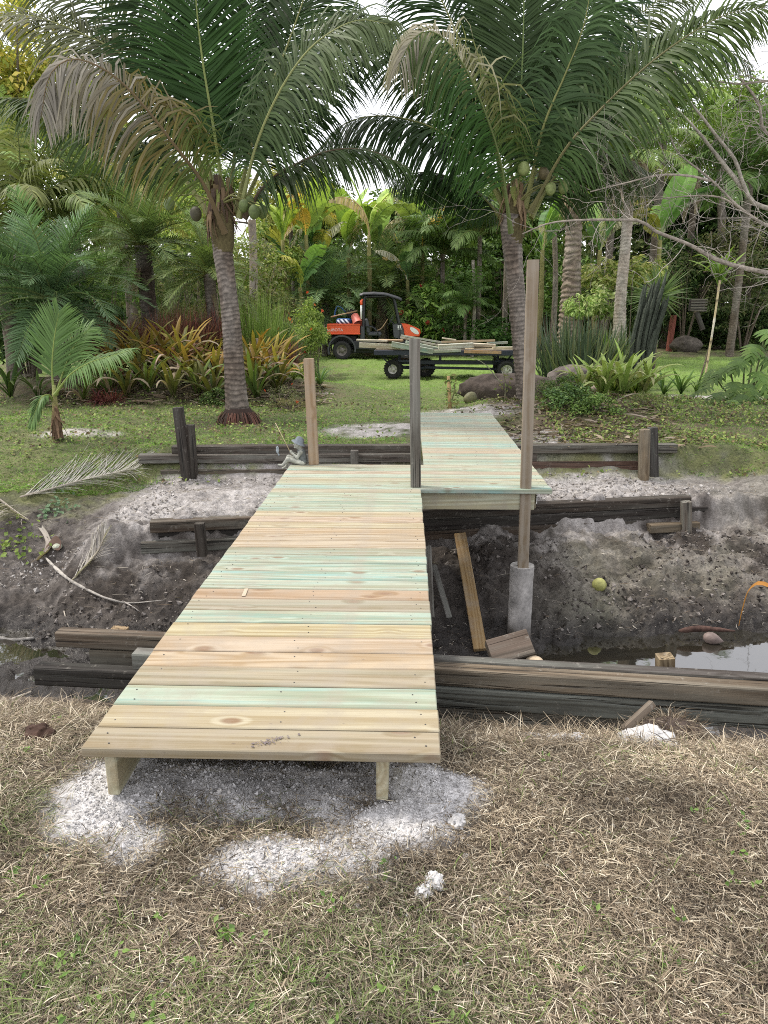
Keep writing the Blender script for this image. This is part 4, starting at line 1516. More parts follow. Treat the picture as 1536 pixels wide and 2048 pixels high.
def big_palm(name, label, yp, trunk_uv, trunk_r, fronds, crown_uv, nuts, seed, base_roots=True):
    base = at(*trunk_uv[0], y=yp)
    root = thing(name, label, 'palm tree', base)
    o3 = np.asarray(base)
    loc = lambda P: [np.asarray(p) - o3 for p in P]
    g = Geo()
    trunk_geo(g, loc([at(u, v, y=yp) for u, v in trunk_uv]), trunk_r, .062, (.165, .132, .105), (.06, .047, .038), 240, 22, seed, .06, (.31, .285, .255), .42)
    g.obj('trunk', M_BARK, root, True)
    cr = np.asarray(at(*crown_uv, y=yp)) - o3
    g = Geo()
    BOOT = [(.10, .065, .045), (.16, .11, .07), (.07, .048, .036), (.22, .16, .10)]
    fibre_strips(g, cr + [0, 0, .10], 46, .16, .34, BOOT, .035, .45)
    fibre_strips(g, cr + [0, 0, .32], 30, .13, .30, BOOT, .05, .25)
    fibre_strips(g, cr + [0, 0, .25], 16, .12, .4, [(.20, .23, .07), (.22, .20, .08), (.15, .11, .06)], .07, .1)
    g.obj('fibre_sheath', M_DULL, root)
    g = Geo()
    lathe(g, [(.13, -.45), (.155, -.3), (.165, -.08), (.14, .10), (.10, .25), (.05, .40), (.01, .5)], cr, 14, (0, 0, 0), (.09, .075, .035))
    g.obj('crown_heart', M_BARK, root, True)
    for f in fronds:
        g = Geo()
        kw = dict(f[1])
        kw['N'] = int(kw['N'] * 1.75)
        kw['w'] = kw['w'] * .68
        kw['jit'] = .09
        kw['dim'] = .95 if len(f) > 2 else .62
        P = loc(pxcurve([(f[0][0][0], f[0][0][1] + 26, f[0][0][2])] + list(f[0][1:]), yp))
        frond_geo(g, P, **kw)
        o = g.obj('frond', M_LEAF if 'dead' not in f[2:] else M_DULL, root)
        for x_ in f[2:]:
            if x_ != 'dead':
                o['label'] = x_
    for (u, v, d, r, col) in nuts:
        p = np.asarray(at(u, v, y=yp + d)) - o3
        coconut('coconut', p, r, col, None, root, (RNG.normal(0, .25), RNG.normal(0, .25), RNG.random() * 6), longer=1.25)
    g = Geo()
    for (u, v, d, r, col) in nuts:
        p = np.asarray(at(u, v, y=yp + d)) - o3
        tube(g, spline([cr + [0, -.1, .12], (cr + p) / 2 + [0, -.05, .18], p + [0, 0, r * 1.1]], 8), [.016, .014, .012, .011, .01, .009, .008, .007], 5, (.20, .20, .08))
    if nuts:
        g.obj('fruit_stalk', M_LEAF, root, True)
    if base_roots:
        g = Geo()
        n = 420
        a = RNG.random(n) * 2 * math.pi
        q = np.linspace(0, 1, 4)
        r0, r1 = .20 + .03 * RNG.random(n), .29 + .07 * RNG.random(n)
        h0 = .20 + .10 * RNG.random(n)
        rad = r0[:, None] + (r1 - r0)[:, None] * np.sin(q * 1.5)[None]
        th = a[:, None] + RNG.normal(0, .06, (n, 1)) * q[None]
        c = np.stack([np.cos(th) * rad, np.sin(th) * rad, h0[:, None] * (1 - q[None] ** 1.4) - .04], -1)
        sd = np.stack([-np.sin(th), np.cos(th), 0 * th], -1)
        ribbons(g, c, np.full((n, 4), .016), sd, pick([(.13, .06, .045), (.09, .05, .04), (.17, .09, .07), (.07, .05, .04)], n, .2))
        lathe(g, [(.33, -.1), (.31, .03), (.24, .18), (.17, .3)], (0, 0, 0), 16, (0, 0, 0), (.06, .04, .034))
        stuff(g.obj('root_mass', M_DULL, root))
    return root


GR, GD = cgreen(), cgreen((.026, .066, .018), (.045, .092, .022))
BLU = cgreen((.040, .088, .040), (.06, .115, .045))
VIEW = (0, -.95, .3)
LF = [
    ([(452, 400, 0), (428, 260, .05), (405, 120, .1), (392, 0, .15), (385, -130, .2)], dict(N=92, L=1.05, w=.042, U=(.1, -1, .1), droop=.10, a0=62, a1=38, t0=.22, lift=-.1, colf=cgreen((.036, .092, .020), (.05, .12, .024)), rcol=(.20, .24, .08))),
    ([(450, 440, -.2), (408, 370, -.5), (350, 292, -.8), (290, 215, -1.0), (225, 150, -1.15), (150, 118, -1.25), (100, 150, -1.3), (82, 235, -1.3)],
     dict(N=92, L=1.0, w=.036, U=(.25, -.8, .55), droop=(.25, .8, 2.6), a0=72, a1=50, t0=.20, lift=.0, colf=cdying((.075, .105, .028), (.15, .12, .04), (.235, .215, .185), .24, .70), rcol=(.15, .11, .06)), 'drooping frond with dry grey brown tip'),
    ([(438, 400, .3), (370, 260, .5), (270, 130, .7), (170, 70, .8), (60, 32, .8), (-60, 30, .8)], dict(N=84, L=1.05, w=.042, U=(-.3, -.5, .8), droop=.62, a0=65, a1=40, t0=.2, lift=.15, colf=cgreen((.05, .08, .03), (.14, .15, .05)))),
    ([(478, 410, -.1), (510, 300, -.3), (556, 190, -.5), (610, 108, -.6), (665, 62, -.7), (720, 40, -.7), (775, 48, -.7)], dict(N=84, L=.95, w=.042, U=(-.4, -.75, .4), droop=.95, a0=66, a1=40, t0=.2, lift=.1, colf=cgreen((.045, .095, .03), (.15, .20, .09)), rcol=(.26, .28, .12))),
    ([(488, 410, -.1), (535, 366, -.2), (600, 325, -.3), (670, 300, -.4), (745, 303, -.4), (815, 335, -.4)], dict(N=76, L=.88, w=.040, U=(.1, -.4, .9), droop=.75, a0=60, a1=38, t0=.12, lift=.05, colf=cgreen((.036, .07, .018), (.055, .10, .024)), rcol=(.10, .075, .05))),
    ([(420, 405, .2), (350, 335, .5), (270, 280, .6), (180, 225, .7), (90, 200, .7), (-10, 195, .7)], dict(N=80, L=1.05, w=.045, U=(-.1, -.3, .95), droop=.9, a0=60, a1=40, t0=.2, lift=.05, colf=cgreen((.05, .10, .03), (.09, .14, .035)))),
    ([(470, 400, .3), (520, 230, .5), (575, 90, .7), (620, -40, .8), (650, -140, .8)], dict(N=88, L=1.1, w=.042, U=(-.2, -.9, .3), droop=.30, a0=62, a1=40, t0=.2, lift=0, colf=GD)),
    ([(440, 400, .3), (390, 230, .5), (330, 60, .6), (270, -60, .7), (200, -150, .7)], dict(N=88, L=1.1, w=.042, U=(.2, -.9, .3), droop=.35, a0=62, a1=40, t0=.2, lift=0, colf=GD)),
    ([(455, 400, .5), (480, 220, .8), (500, 40, 1.0), (520, -120, 1.1)], dict(N=88, L=1.1, w=.042, U=(0, -1, .1), droop=.2, a0=62, a1=40, t0=.2, lift=0, colf=GD)),
    ([(440, 400, .6), (340, 200, 1.0), (220, 30, 1.3), (80, -70, 1.5), (-60, -100, 1.5)], dict(N=84, L=1.1, w=.042, U=(.2, -.8, .6), droop=.5, a0=62, a1=40, t0=.2, lift=.1, colf=cgreen((.05, .085, .03), (.12, .15, .04)))),
    ([(480, 400, .6), (560, 260, 1.0), (640, 150, 1.2), (740, 90, 1.3), (850, 75, 1.3)], dict(N=80, L=1.0, w=.04, U=(0, -.6, .8), droop=.75, a0=62, a1=40, t0=.2, lift=.1, colf=GD)),
]
NUTG = (.085, .115, .035)
big_palm('coconut_palm', 'coconut palm with red root mass at its foot beside the bromeliad bed', 10.43,
         [(478, 858), (473, 800), (468, 730), (462, 640), (453, 560), (445, 500), (440, 455), (442, 420)], [.195, .155, .140, .130, .122, .120, .13, .145], LF, (443, 432),
         [(338, 408, -.1, .068, (.11, .15, .06)), (488, 412, -.30, .066, NUTG), (508, 424, -.36, .072, NUTG), (525, 424, -.25, .068, (.09, .12, .035)), (500, 404, -.15, .062, NUTG), (392, 428, -.1, .075, (.06, .055, .03))], 3)
RF = [
    ([(1030, 420, -.1), (1038, 260, 0), (1045, 120, .05), (1048, 0, .1), (1050, -120, .15)], dict(N=92, L=1.15, w=.044, U=(0, -1, .1), droop=.14, a0=62, a1=38, t0=.24, lift=-.1, colf=cgreen((.05, .085, .032), (.07, .12, .04)), rcol=(.16, .22, .08))),
    ([(1022, 440, -.25), (1002, 330, -.6), (972, 230, -.9), (935, 145, -1.1), (895, 85, -1.25), (858, 62, -1.3), (825, 80, -1.35), (795, 135, -1.4)],
     dict(N=96, L=1.15, w=.038, U=(.45, -.85, .35), droop=(.3, .8, 2.2), a0=74, a1=52, t0=.20, lift=.0, colf=cdying((.036, .085, .020), (.09, .13, .04), (.34, .31, .25), .62, .98), colf2=cdying((.042, .09, .022), (.17, .18, .07), (.40, .37, .29), .30, .80), rcol=(.13, .17, .06)), 'big frond arching towards the viewer with pale dry tip'),
    ([(1012, 400, .1), (960, 330, .1), (900, 275, .1), (830, 243, .1), (755, 232, .1), (690, 248, .1), (640, 300, .1)], dict(N=88, L=1.2, w=.044, U=(0, -.45, .9), droop=.95, a0=62, a1=40, t0=.15, lift=.05, colf=cgreen((.036, .078, .026), (.05, .10, .032)))),
    ([(1060, 400, -.2), (1130, 300, -.6), (1205, 215, -.8), (1290, 135, -1.0), (1370, 75, -1.1), (1450, 30, -1.1), (1530, 15, -1.1)], dict(N=90, L=1.15, w=.046, U=(-.35, -.75, .55), droop=.70, a0=66, a1=42, t0=.16, lift=.1, colf=cgreen((.050, .105, .036), (.10, .15, .035)), rcol=(.16, .15, .07))),
    ([(1048, 400, .3), (1100, 230, .4), (1155, 80, .5), (1215, -40, .6), (1280, -130, .6)], dict(N=90, L=1.15, w=.044, U=(-.2, -.9, .3), droop=.5, a0=64, a1=40, t0=.2, lift=0, colf=BLU)),
    ([(1018, 400, .3), (970, 220, .4), (910, 60, .5), (850, -60, .6), (780, -140, .6)], dict(N=90, L=1.15, w=.044, U=(.2, -.9, .3), droop=.5, a0=64, a1=40, t0=.2, lift=0, colf=GD)),
    ([(1062, 410, .2), (1120, 340, .4), (1180, 310, .5), (1240, 310, .5), (1300, 345, .5)], dict(N=80, L=1.2, w=.042, U=(0, -.4, .9), droop=1.0, a0=62, a1=40, t0=.12, lift=.05, colf=cgreen((.042, .085, .026), (.09, .13, .035)))),
    ([(1012, 390, .5), (920, 240, .7), (810, 110, .8), (710, 40, .9), (600, 10, .9)], dict(N=84, L=1.05, w=.042, U=(.1, -.7, .7), droop=.75, a0=64, a1=42, t0=.2, lift=.1, colf=cgreen((.045, .095, .03), (.10, .145, .045)))),
    ([(1055, 390, .5), (1130, 230, .7), (1230, 130, .8), (1330, 85, .9), (1430, 90, .9), (1500, 130, .9)], dict(N=84, L=1.0, w=.042, U=(-.1, -.6, .8), droop=.85, a0=64, a1=42, t0=.2, lift=.1, colf=GD)),
    ([(1050, 390, -.1), (1085, 260, -.3), (1130, 150, -.4), (1165, 60, -.5), (1185, -40, -.5)], dict(N=88, L=1.0, w=.044, U=(-.5, -.8, .2), droop=.65, a0=62, a1=40, t0=.2, lift=0, colf=cgreen((.055, .11, .042), (.075, .14, .045)))),
    ([(1030, 390, .6), (1010, 200, .8), (1000, 20, 1.0), (990, -120, 1.0)], dict(N=88, L=1.1, w=.044, U=(0, -1, .1), droop=.25, a0=62, a1=40, t0=.2, lift=0, colf=GD)),
    ([(1010, 420, .3), (960, 390, .5), (900, 355, .6), (840, 345, .6), (790, 365, .6)], dict(N=76, L=.8, w=.042, U=(0, -.3, .95), droop=1.1, a0=60, a1=40, t0=.12, lift=0, colf=GD)),
    ([(1040, 420, .5), (1100, 260, 1.0), (1180, 130, 1.3), (1290, 20, 1.5), (1400, -40, 1.6)], dict(N=84, L=1.1, w=.044, U=(-.2, -.7, .7), droop=.7, a0=62, a1=42, t0=.2, lift=.1, colf=cgreen((.05, .085, .03), (.12, .16, .05)))),
]
NUT2 = (.14, .17, .055)
big_palm('coconut_palm', 'coconut palm behind the big boulder and the tallest bridge post', 11.9,
         [(1056, 812), (1050, 760), (1043, 690), (1036, 620), (1030, 555), (1025, 500), (1022, 460), (1026, 430)], [.17, .148, .140, .135, .132, .13, .145, .165], RF, (1028, 430),
         [(1047, 338, -.5, .085, NUT2), (1101, 378, -.4, .078, NUT2), (1127, 374, -.35, .078, NUT2), (1088, 345, -.2, .08, (.12, .10, .05))], 8, False)


# ------------------------------------------------------------------ shared leaf meshes for the planting behind
def lib_frond(name, L, elev, bend, N, leaf, w, droop, colf, rach=.014, lift=.3, a0=62, a1=38, t0=.12, K=4, mat=None, jit=.07):
    q = np.linspace(0, 1, 7)
    e = R(elev) - R(bend) * q ** 1.2
    d = np.stack([np.cos(e), 0 * e, np.sin(e)], -1) * (L / 6)
    P = np.vstack([[0, 0, 0], np.cumsum(d[:-1], 0)])
    g = Geo()
    frond_geo(g, P, N, leaf, w, (0, 0, 1) if elev < 65 else (-.6, 0, .8), droop, a0, a1, t0, lift, colf, rach, K=K, jit=jit)
    return g.mesh(name, mat or M_LEAF)


def attach(parent, me, name, az, tilt=0, loc=(0, 0, 0), scale=1.0, color=(1, 1, 1), roll=0):
    o = link(name, me, parent, loc)
    o.rotation_euler = (roll, tilt, az)
    o.scale = (scale,) * 3
    o.color = (*color, 1)
    return o


def shade(c, s):
    return tuple(x * s for x in c)


rp = random.Random(11)
PHX = [lib_frond('date_frond', 1.0, e, b, 54, .23, .011, .12, cgreen((.12, .165, .09), (.16, .215, .11), .2), .008, .25, 60, 34, .08) for e, b in ((78, 45), (60, 75), (40, 85), (15, 70), (-15, 50))]
ARE = [lib_frond('feather_frond', 1.0, e, b, 40, .26, .018, .5, cgreen((.11, .165, .06), (.16, .22, .08), .2), .009, .2, 62, 38, .12) for e, b in ((80, 40), (62, 75), (42, 90), (15, 70))]
ARP = [lib_frond('feather_frond', 1.0, e, b, 40, .26, .018, .75, cgreen((.21, .24, .08), (.31, .31, .12), .18), .009, .2, 62, 38, .12) for e, b in ((80, 50), (62, 85), (42, 95), (15, 70))]
DEADF = [lib_frond('dry_frond', 1.0, -70, 15, 30, .22, .014, .8, cgreen((.24, .19, .12), (.30, .25, .18), .2), .009, .1, 40, 25, .1, mat=M_DULL)]


def px_base(u, D, z=None):
    p = at(u, 640, y=D)
    return (p[0], D, gz(p[0], D) if z is None else z)


def plume_palm(name, label, cat, u, vc, D, size, lib, nf, tint=(1, 1, 1), trunk=.10, group=None, dead=0, tcol=(.17, .135, .105), low=False, base=None):
    """crown heart at pixel (u, vc) in the plane y = D"""
    c = at(u, vc, y=D)
    b = np.array(base if base is not None else (c[0], D, gz(c[0], D)))
    root = thing(name, label, cat, b, 0, group)
    h = c - b
    if h[2] > .15:
        g = Geo()
        trunk_geo(g, [(0, 0, -.1), h * .5 + [0.03, 0, 0], h], [trunk * 1.15, trunk, trunk], .07, tcol, shade(tcol, .5), max(12, int(h[2] * 30)), 12, rp.randint(1, 99), .12)
        g.obj('trunk', M_BARK, root, True)
    for i in range(nf):
        f = i / nf
        k_ = min(len(lib) - 1, int(f ** .8 * len(lib)))
        az = i * 2.39996 + rp.uniform(-.25, .25)
        o = attach(root, lib[k_], 'frond', az, rp.uniform(-.15, .15), h, size * rp.uniform(.82, 1.1), shade(tint, rp.uniform(.8, 1.2)), rp.uniform(-.3, .3))
    for i in range(dead):
        attach(root, DEADF[0], 'dry_frond', rp.uniform(0, 6.28), rp.uniform(-.1, .25), h + [0, 0, -.1], size * rp.uniform(.5, .8))
    return root
# ================================================================== planting behind the ditch
# ---- date palms and other feather palms
DT = (.85, 1.0, .95)
plume_palm('date_palm', 'large bushy blue green date palm at the left edge behind the young coconut', 'palm', 105, 600, 13.6, 1.95, PHX, 46, (.72, .90, .84), .16)
plume_palm('date_palm', 'slender date palm with dark skirted trunk behind the orange bromeliads', 'palm', 285, 492, 16.5, 1.75, PHX, 44, (.95, 1.0, .75), .17, dead=9, tcol=(.10, .075, .06))
plume_palm('date_palm', 'smaller date palm immediately left of the left coconut trunk', 'palm', 418, 548, 15.6, 1.35, PHX, 34, (1.0, 1.02, .68), .12, dead=4)
plume_palm('date_palm', 'low date palm at the far left margin under tall feather palms', 'palm', 5, 560, 15.0, 1.6, PHX, 34, (.62, .78, .70), .14)
plume_palm('date_palm', 'date palm behind the cargo bed of the orange utility vehicle', 'palm', 650, 606, 27.5, 2.3, PHX, 42, (.95, 1.1, 1.0), .14)
plume_palm('date_palm', 'olive date palm directly behind the vehicle roof', 'palm', 765, 588, 29.0, 2.7, PHX, 44, (.88, .95, .72), .16, dead=5)
plume_palm('feather_palm', 'tall feather palm at the left edge with arching pale leaflets', 'palm', 30, 470, 18.0, 3.0, ARP, 20, (.62, .68, .62), .10)
plume_palm('feather_palm', 'tall feather palm standing between left edge and the date palms', 'palm', 150, 440, 19.0, 2.3, ARE, 20, (1.0, 1.0, .85), .09)
plume_palm('feather_palm', 'yellowish feather palm glimpsed left of the left coconut crown', 'palm', 240, 420, 22.0, 2.4, ARP, 20, (1.0, .95, .85), .09)
plume_palm('feather_palm', 'feather palm with upright spear leaves in the upper left corner', 'palm', 25, 330, 19.5, 2.0, ARE, 14, (1.1, 1.15, .85), .10)
plume_palm('feather_palm', 'dark feather palm above the red flowered bush behind the trailer', 'palm', 885, 508, 29.0, 2.4, ARE, 22, (.62, .72, .60), .08)
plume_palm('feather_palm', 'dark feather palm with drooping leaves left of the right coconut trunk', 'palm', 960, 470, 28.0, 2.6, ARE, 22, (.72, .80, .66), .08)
plume_palm('feather_palm', 'yellow green feather palm seen under the left coconut crown', 'palm', 580, 430, 31.0, 2.4, ARP, 20, (1.05, 1.0, .7), .08)
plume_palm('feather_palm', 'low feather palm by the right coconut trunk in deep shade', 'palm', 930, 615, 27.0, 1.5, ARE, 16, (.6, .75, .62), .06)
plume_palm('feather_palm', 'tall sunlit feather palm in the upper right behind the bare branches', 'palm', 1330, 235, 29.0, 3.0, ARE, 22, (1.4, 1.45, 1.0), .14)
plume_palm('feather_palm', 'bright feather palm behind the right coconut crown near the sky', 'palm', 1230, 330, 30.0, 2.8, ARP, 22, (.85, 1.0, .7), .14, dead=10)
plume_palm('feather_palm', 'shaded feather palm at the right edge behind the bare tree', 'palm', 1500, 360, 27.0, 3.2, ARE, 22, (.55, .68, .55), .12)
plume_palm('feather_palm', 'feather palm with brown skirt above the pale palm trunk', 'palm', 1395, 330, 33.0, 2.6, ARE, 20, (.8, .9, .6), .14, dead=12)

# ---- two thick trunks on the right
g = Geo()
rt = thing('skirted_palm', 'thick palm trunk with patterned old leaf bases right of the tallest post', 'palm', px_base(1140, 24))
o3 = np.array(rt.location)
trunk_geo(g, [at(1138, 690, y=24) - o3, at(1141, 600, y=24) - o3, at(1146, 500, y=24) - o3, at(1150, 400, y=24) - o3, at(1152, 320, y=24) - o3], [.36, .30, .25, .23, .22], .16, (.28, .225, .175), (.12, .09, .07), 150, 18, 21, .20, (.36, .32, .28), .4)
g.obj('trunk', M_BARK, rt, True)
g = Geo()
fibre_strips(g, at(1150, 380, y=24) - o3, 120, .30, .8, [(.20, .16, .11), (.28, .22, .15), (.14, .11, .08), (.10, .08, .06)], .07, .15)
stuff(g.obj('dry_skirt', M_DULL, rt))
for i in range(16):
    attach(rt, ARE[i % 4], 'frond', i * 2.4, 0, at(1152, 330, y=24) - o3, 2.6, (.85, .9, .7))
g = Geo()
rt = thing('slender_palm', 'slender pale palm trunk leaning right among variegated shrubs', 'palm', px_base(1236, 22.5))
o3 = np.array(rt.location)
trunk_geo(g, [at(1238, 690, y=22.5) - o3, at(1241, 600, y=22.5) - o3, at(1250, 500, y=22.5) - o3, at(1258, 400, y=22.5) - o3, at(1262, 330, y=22.5) - o3], [.21, .16, .15, .14, .13], .10, (.36, .31, .27), (.22, .18, .15), 150, 16, 22, .06, (.45, .42, .38), .5)
g.obj('trunk', M_BARK, rt, True)
g = Geo()
fibre_strips(g, at(1263, 335, y=22.5) - o3, 170, .35, 1.1, [(.30, .24, .17), (.24, .19, .13), (.16, .12, .09), (.36, .30, .22)], .06, .35)
stuff(g.obj('dry_skirt', M_DULL, rt))
for i in range(16):
    attach(rt, ARE[i % 4], 'frond', i * 2.4 + .5, 0, at(1263, 325, y=22.5) - o3, 2.3, (.9, .95, .7))
for u, v0, v1, D, r, lab in ((946, 690, 520, 27, .06, 'thin pale grey trunk standing in the dark gap behind the trailer'), (504, 620, 440, 24, .13, 'straight tan palm trunk just right of the left coconut trunk'), (1010, 640, 380, 31, .10, 'dim trunk behind the right coconut trunk'),
                             (1108, 680, 440, 29, .10, 'dark narrow trunk between the tallest post and the skirted palm'), (1440, 680, 300, 33, .16, 'dark trunk in shade behind the bamboo pole')):
    b0 = px_base(u, D)
    t_ = thing('slim_palm', lab, 'palm', b0)
    g = Geo()
    trunk_geo(g, [(0, 0, -.1), np.array(at(u + 3, (v0 + v1) / 2, y=D)) - np.array(b0), np.array(at(u, v1, y=D)) - np.array(b0)], [r * 1.1, r, r * .9], .2, (.33, .29, .25) if r < .1 else (.26, .21, .16), (.2, .17, .14), 60, 12, int(u), .04)
    g.obj('trunk', M_BARK, t_, True)


# ---- bananas
def banana_leaf(seed, torn, bend, c0, c1, width=.19, wilt=0.0):
    rs = np.random.default_rng(seed)
    g = Geo()
    q = np.linspace(0, 1, 9)
    e = R(80) - R(bend) * q ** 1.3
    P = np.vstack([[0, 0, 0], np.cumsum(np.stack([np.cos(e), 0 * e, np.sin(e)], -1)[:-1] / 8, 0)])
    P = spline(P, 60)
    T = norm(np.gradient(P, axis=0))
    S = np.array([0, 1.0, 0])
    tube(g, P[::4], np.linspace(.016, .004, 15), 5, np.asarray(c0) * 1.25)
    nseg = 22
    t = np.linspace(.16, 1, nseg + 1)
    hw = width * np.sin(np.pi * np.clip((t - .14) / .90, 0, 1)) ** .55
    for s in (-1, 1):
        sag = 0.0
        for i in range(nseg):
            if rs.random() < torn:
                sag = rs.normal(0, .35)
                gap = .55 * rs.random() * torn
            else:
                gap = 0.0
            i0, i1 = int(t[i] * 59), int(t[i + 1] * 59)
            a, b = P[i0], P[i1] + (P[i0] - P[i1]) * gap
            dr = wilt + sag * torn
            out = norm(S * s * np.cos(.35 + dr) + np.cross(T[i0], S) * (-.0) + np.array([0, 0, 1.0]) * np.sin(.35 - dr * 1.3) + T[i0] * .25)
            m0, m1 = a + out * hw[i] * .5, b + out * hw[i + 1] * .5
            o2 = norm(out + np.array([0, 0, -.5 - wilt]))
            e0, e1 = m0 + o2 * hw[i] * .5, m1 + o2 * hw[i + 1] * .5
            f = (i / nseg)
            c = (np.asarray(c0) * (1 - f) + np.asarray(c1) * f) * (1 + rs.normal(0, .10))
            g.add(np.stack([a, b, m0, m1, e0, e1]), [[0, 1, 3, 2], [2, 3, 5, 4]], None, c)
    return g.mesh('banana_leaf', M_LEAF if wilt < .5 else M_DULL)


BG = [banana_leaf(1, .12, 35, (.16, .25, .06), (.22, .32, .08)), banana_leaf(2, .35, 70, (.17, .25, .06), (.26, .34, .09)), banana_leaf(3, .5, 100, (.13, .20, .07), (.20, .26, .09)), banana_leaf(4, .25, 85, (.08, .135, .06), (.11, .17, .07))]
BY = [banana_leaf(5, .6, 95, (.35, .33, .08), (.45, .33, .10), wilt=.3), banana_leaf(6, .7, 115, (.40, .30, .07), (.38, .26, .12), wilt=.35)]
BD = [banana_leaf(7, .85, 95, (.40, .34, .26), (.48, .42, .34), .13, 1.0), banana_leaf(8, .9, 120, (.34, .27, .20), (.44, .37, .29), .12, 1.1)]


def banana(label, u, v_base, vc, D, size, spec, tint=(1, 1, 1), trunk=.12):
    c = at(u, vc, y=D)
    b = (c[0] + rp.uniform(-.1, .1), D, gz(c[0], D))
    root = thing('banana_plant', label, 'banana plant', b)
    h = np.array(c) - np.array(b)
    g = Geo()
    tube(g, spline([(0, 0, -.05), h * .5 + [.05, 0, 0], h], 14), np.linspace(trunk, trunk * .55, 14), 10, np.linspace(0, 1, 14)[:, None] * np.array([[.05, .07, .0]]) + np.array([[.17, .14, .08]]))
    g.obj('trunk', M_BARK, root, True)
    for i, kk in enumerate(spec):
        lib = {'g': BG, 'y': BY, 'd': BD}[kk[0]]
        az = i * 2.39996 + rp.uniform(-.3, .3) + rp.random()
        o = attach(root, lib[int(kk[1]) % len(lib)], 'banana_leaf', az, rp.uniform(-.15, .2), h + [0, 0, -.03 * i], size * 1.12 * rp.uniform(.85, 1.1), shade(tint, 1.3 * rp.uniform(.85, 1.15)), rp.uniform(-.35, .35))
        if kk[0] == 'y' and rp.random() < .5:
            o['label'] = 'yellowing torn leaf'
    return root


banana('tallest banana plant with upright light green leaves behind the vehicle roof', 696, 640, 498, 30, 2.0, ['g0', 'g0', 'g1', 'g1', 'g0', 'g2', 'y0', 'd0', 'd1'], (1.15, 1.15, 1))
banana('banana plant with one broad upright leaf right of the tallest banana', 757, 640, 500, 30.5, 2.2, ['g0', 'g0', 'g1', 'y0', 'g3', 'd0', 'y1'], (1.1, 1.1, 1))
banana('banana plant with blue green arching leaves left of the others', 635, 640, 520, 29.5, 2.0, ['g0', 'g1', 'g3', 'g3', 'g2', 'd0', 'd1', 'y0'], (.95, 1.05, 1.05))
banana('banana plant with pale dry hanging leaves at the far left of the grove', 575, 640, 530, 29, 1.9, ['g3', 'g3', 'd0', 'd1', 'y0', 'g2', 'd0'], (.9, 1.0, 1.0))
banana('banana plant with long dried leaves reaching towards the right coconut palm', 800, 640, 505, 31, 2.3, ['d0', 'd1', 'g3', 'g2', 'd0', 'g1', 'y1'], (.9, 1, 1))
banana('short banana plant with orange tinged leaf right of the vehicle roof', 815, 640, 560, 28.5, 1.5, ['g3', 'y1', 'g3', 'g1', 'd0'], (.9, 1.0, 1.0))
banana('low banana plant in front of the grove above the fountain grass', 600, 640, 575, 26.5, 1.5, ['g3', 'g3', 'g1', 'g2', 'y0'], (.8, 1.0, 1.0))
banana('banana plant behind the tallest bridge post with drooping green leaves', 1085, 640, 500, 26, 1.8, ['g1', 'g1', 'g2', 'g3', 'd1', 'g0'], (.9, 1.05, .9))
banana('banana plant between the skirted palm and the slender palm', 1200, 640, 500, 27, 2.0, ['g1', 'g2', 'g3', 'g0', 'd0', 'd1', 'y0'], (.7, .85, .75))
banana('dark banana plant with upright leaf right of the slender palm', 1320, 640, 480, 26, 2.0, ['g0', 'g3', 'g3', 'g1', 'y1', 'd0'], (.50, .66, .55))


banana('pale yellow green banana plant highest in the left half of the grove', 565, 640, 480, 27.2, 1.9, ['g0', 'g1', 'g1', 'd0', 'g2', 'y0'], (1.35, 1.25, 1.0))
banana('banana plant with broad pale leaves beneath the tip of the left palm frond', 612, 640, 470, 27.6, 1.9, ['g1', 'g1', 'g0', 'd1', 'y1', 'g2'], (1.35, 1.25, 1.0))
banana('pale banana plant right of the tallest one with tattered leaves hanging', 738, 640, 470, 28.0, 2.0, ['g1', 'g0', 'g2', 'd0', 'd1', 'g1'], (1.3, 1.25, 1.0))
banana('yellowing banana plant at the right end of the grove', 845, 640, 490, 29.5, 2.0, ['y0', 'g1', 'd0', 'd1', 'g2', 'y1'], (1.25, 1.15, 1.0))


# ---- strap leaved rosettes (bromeliads)
def strap(seed, bend, c0, c1, w=.085, elev=75, fold=.25, tipw=.25, mat=None):
    q = np.linspace(0, 1, 9)
    e = R(elev) - R(bend) * q ** 1.6
    P = np.vstack([[0, 0, 0], np.cumsum(np.stack([np.cos(e), 0 * e, np.sin(e)], -1)[:-1] / 8, 0)])
    g = Geo()
    T = norm(np.gradient(P, axis=0))
    N_ = np.cross(T, [0, 1.0, 0])
    wd = w * np.interp(q, [0, .15, .6, .85, 1], [.7, 1, .95, .7, tipw * .3])
    cc = np.asarray(c0)[None] * (1 - q[:, None] ** .9) + np.asarray(c1)[None] * q[:, None] ** .9
    cc = cc * (1 + .1 * vnoise(np.stack([q * 9, q * 0 + seed], -1), seed)[:, None])
    ribbons(g, P[None], wd[None], np.broadcast_to(np.array([0, 1.0, 0]), P[None].shape), cc[None], fold=(N_ * wd[:, None] * fold)[None])
    return g.mesh('strap_leaf', mat or M_LEAF, True)


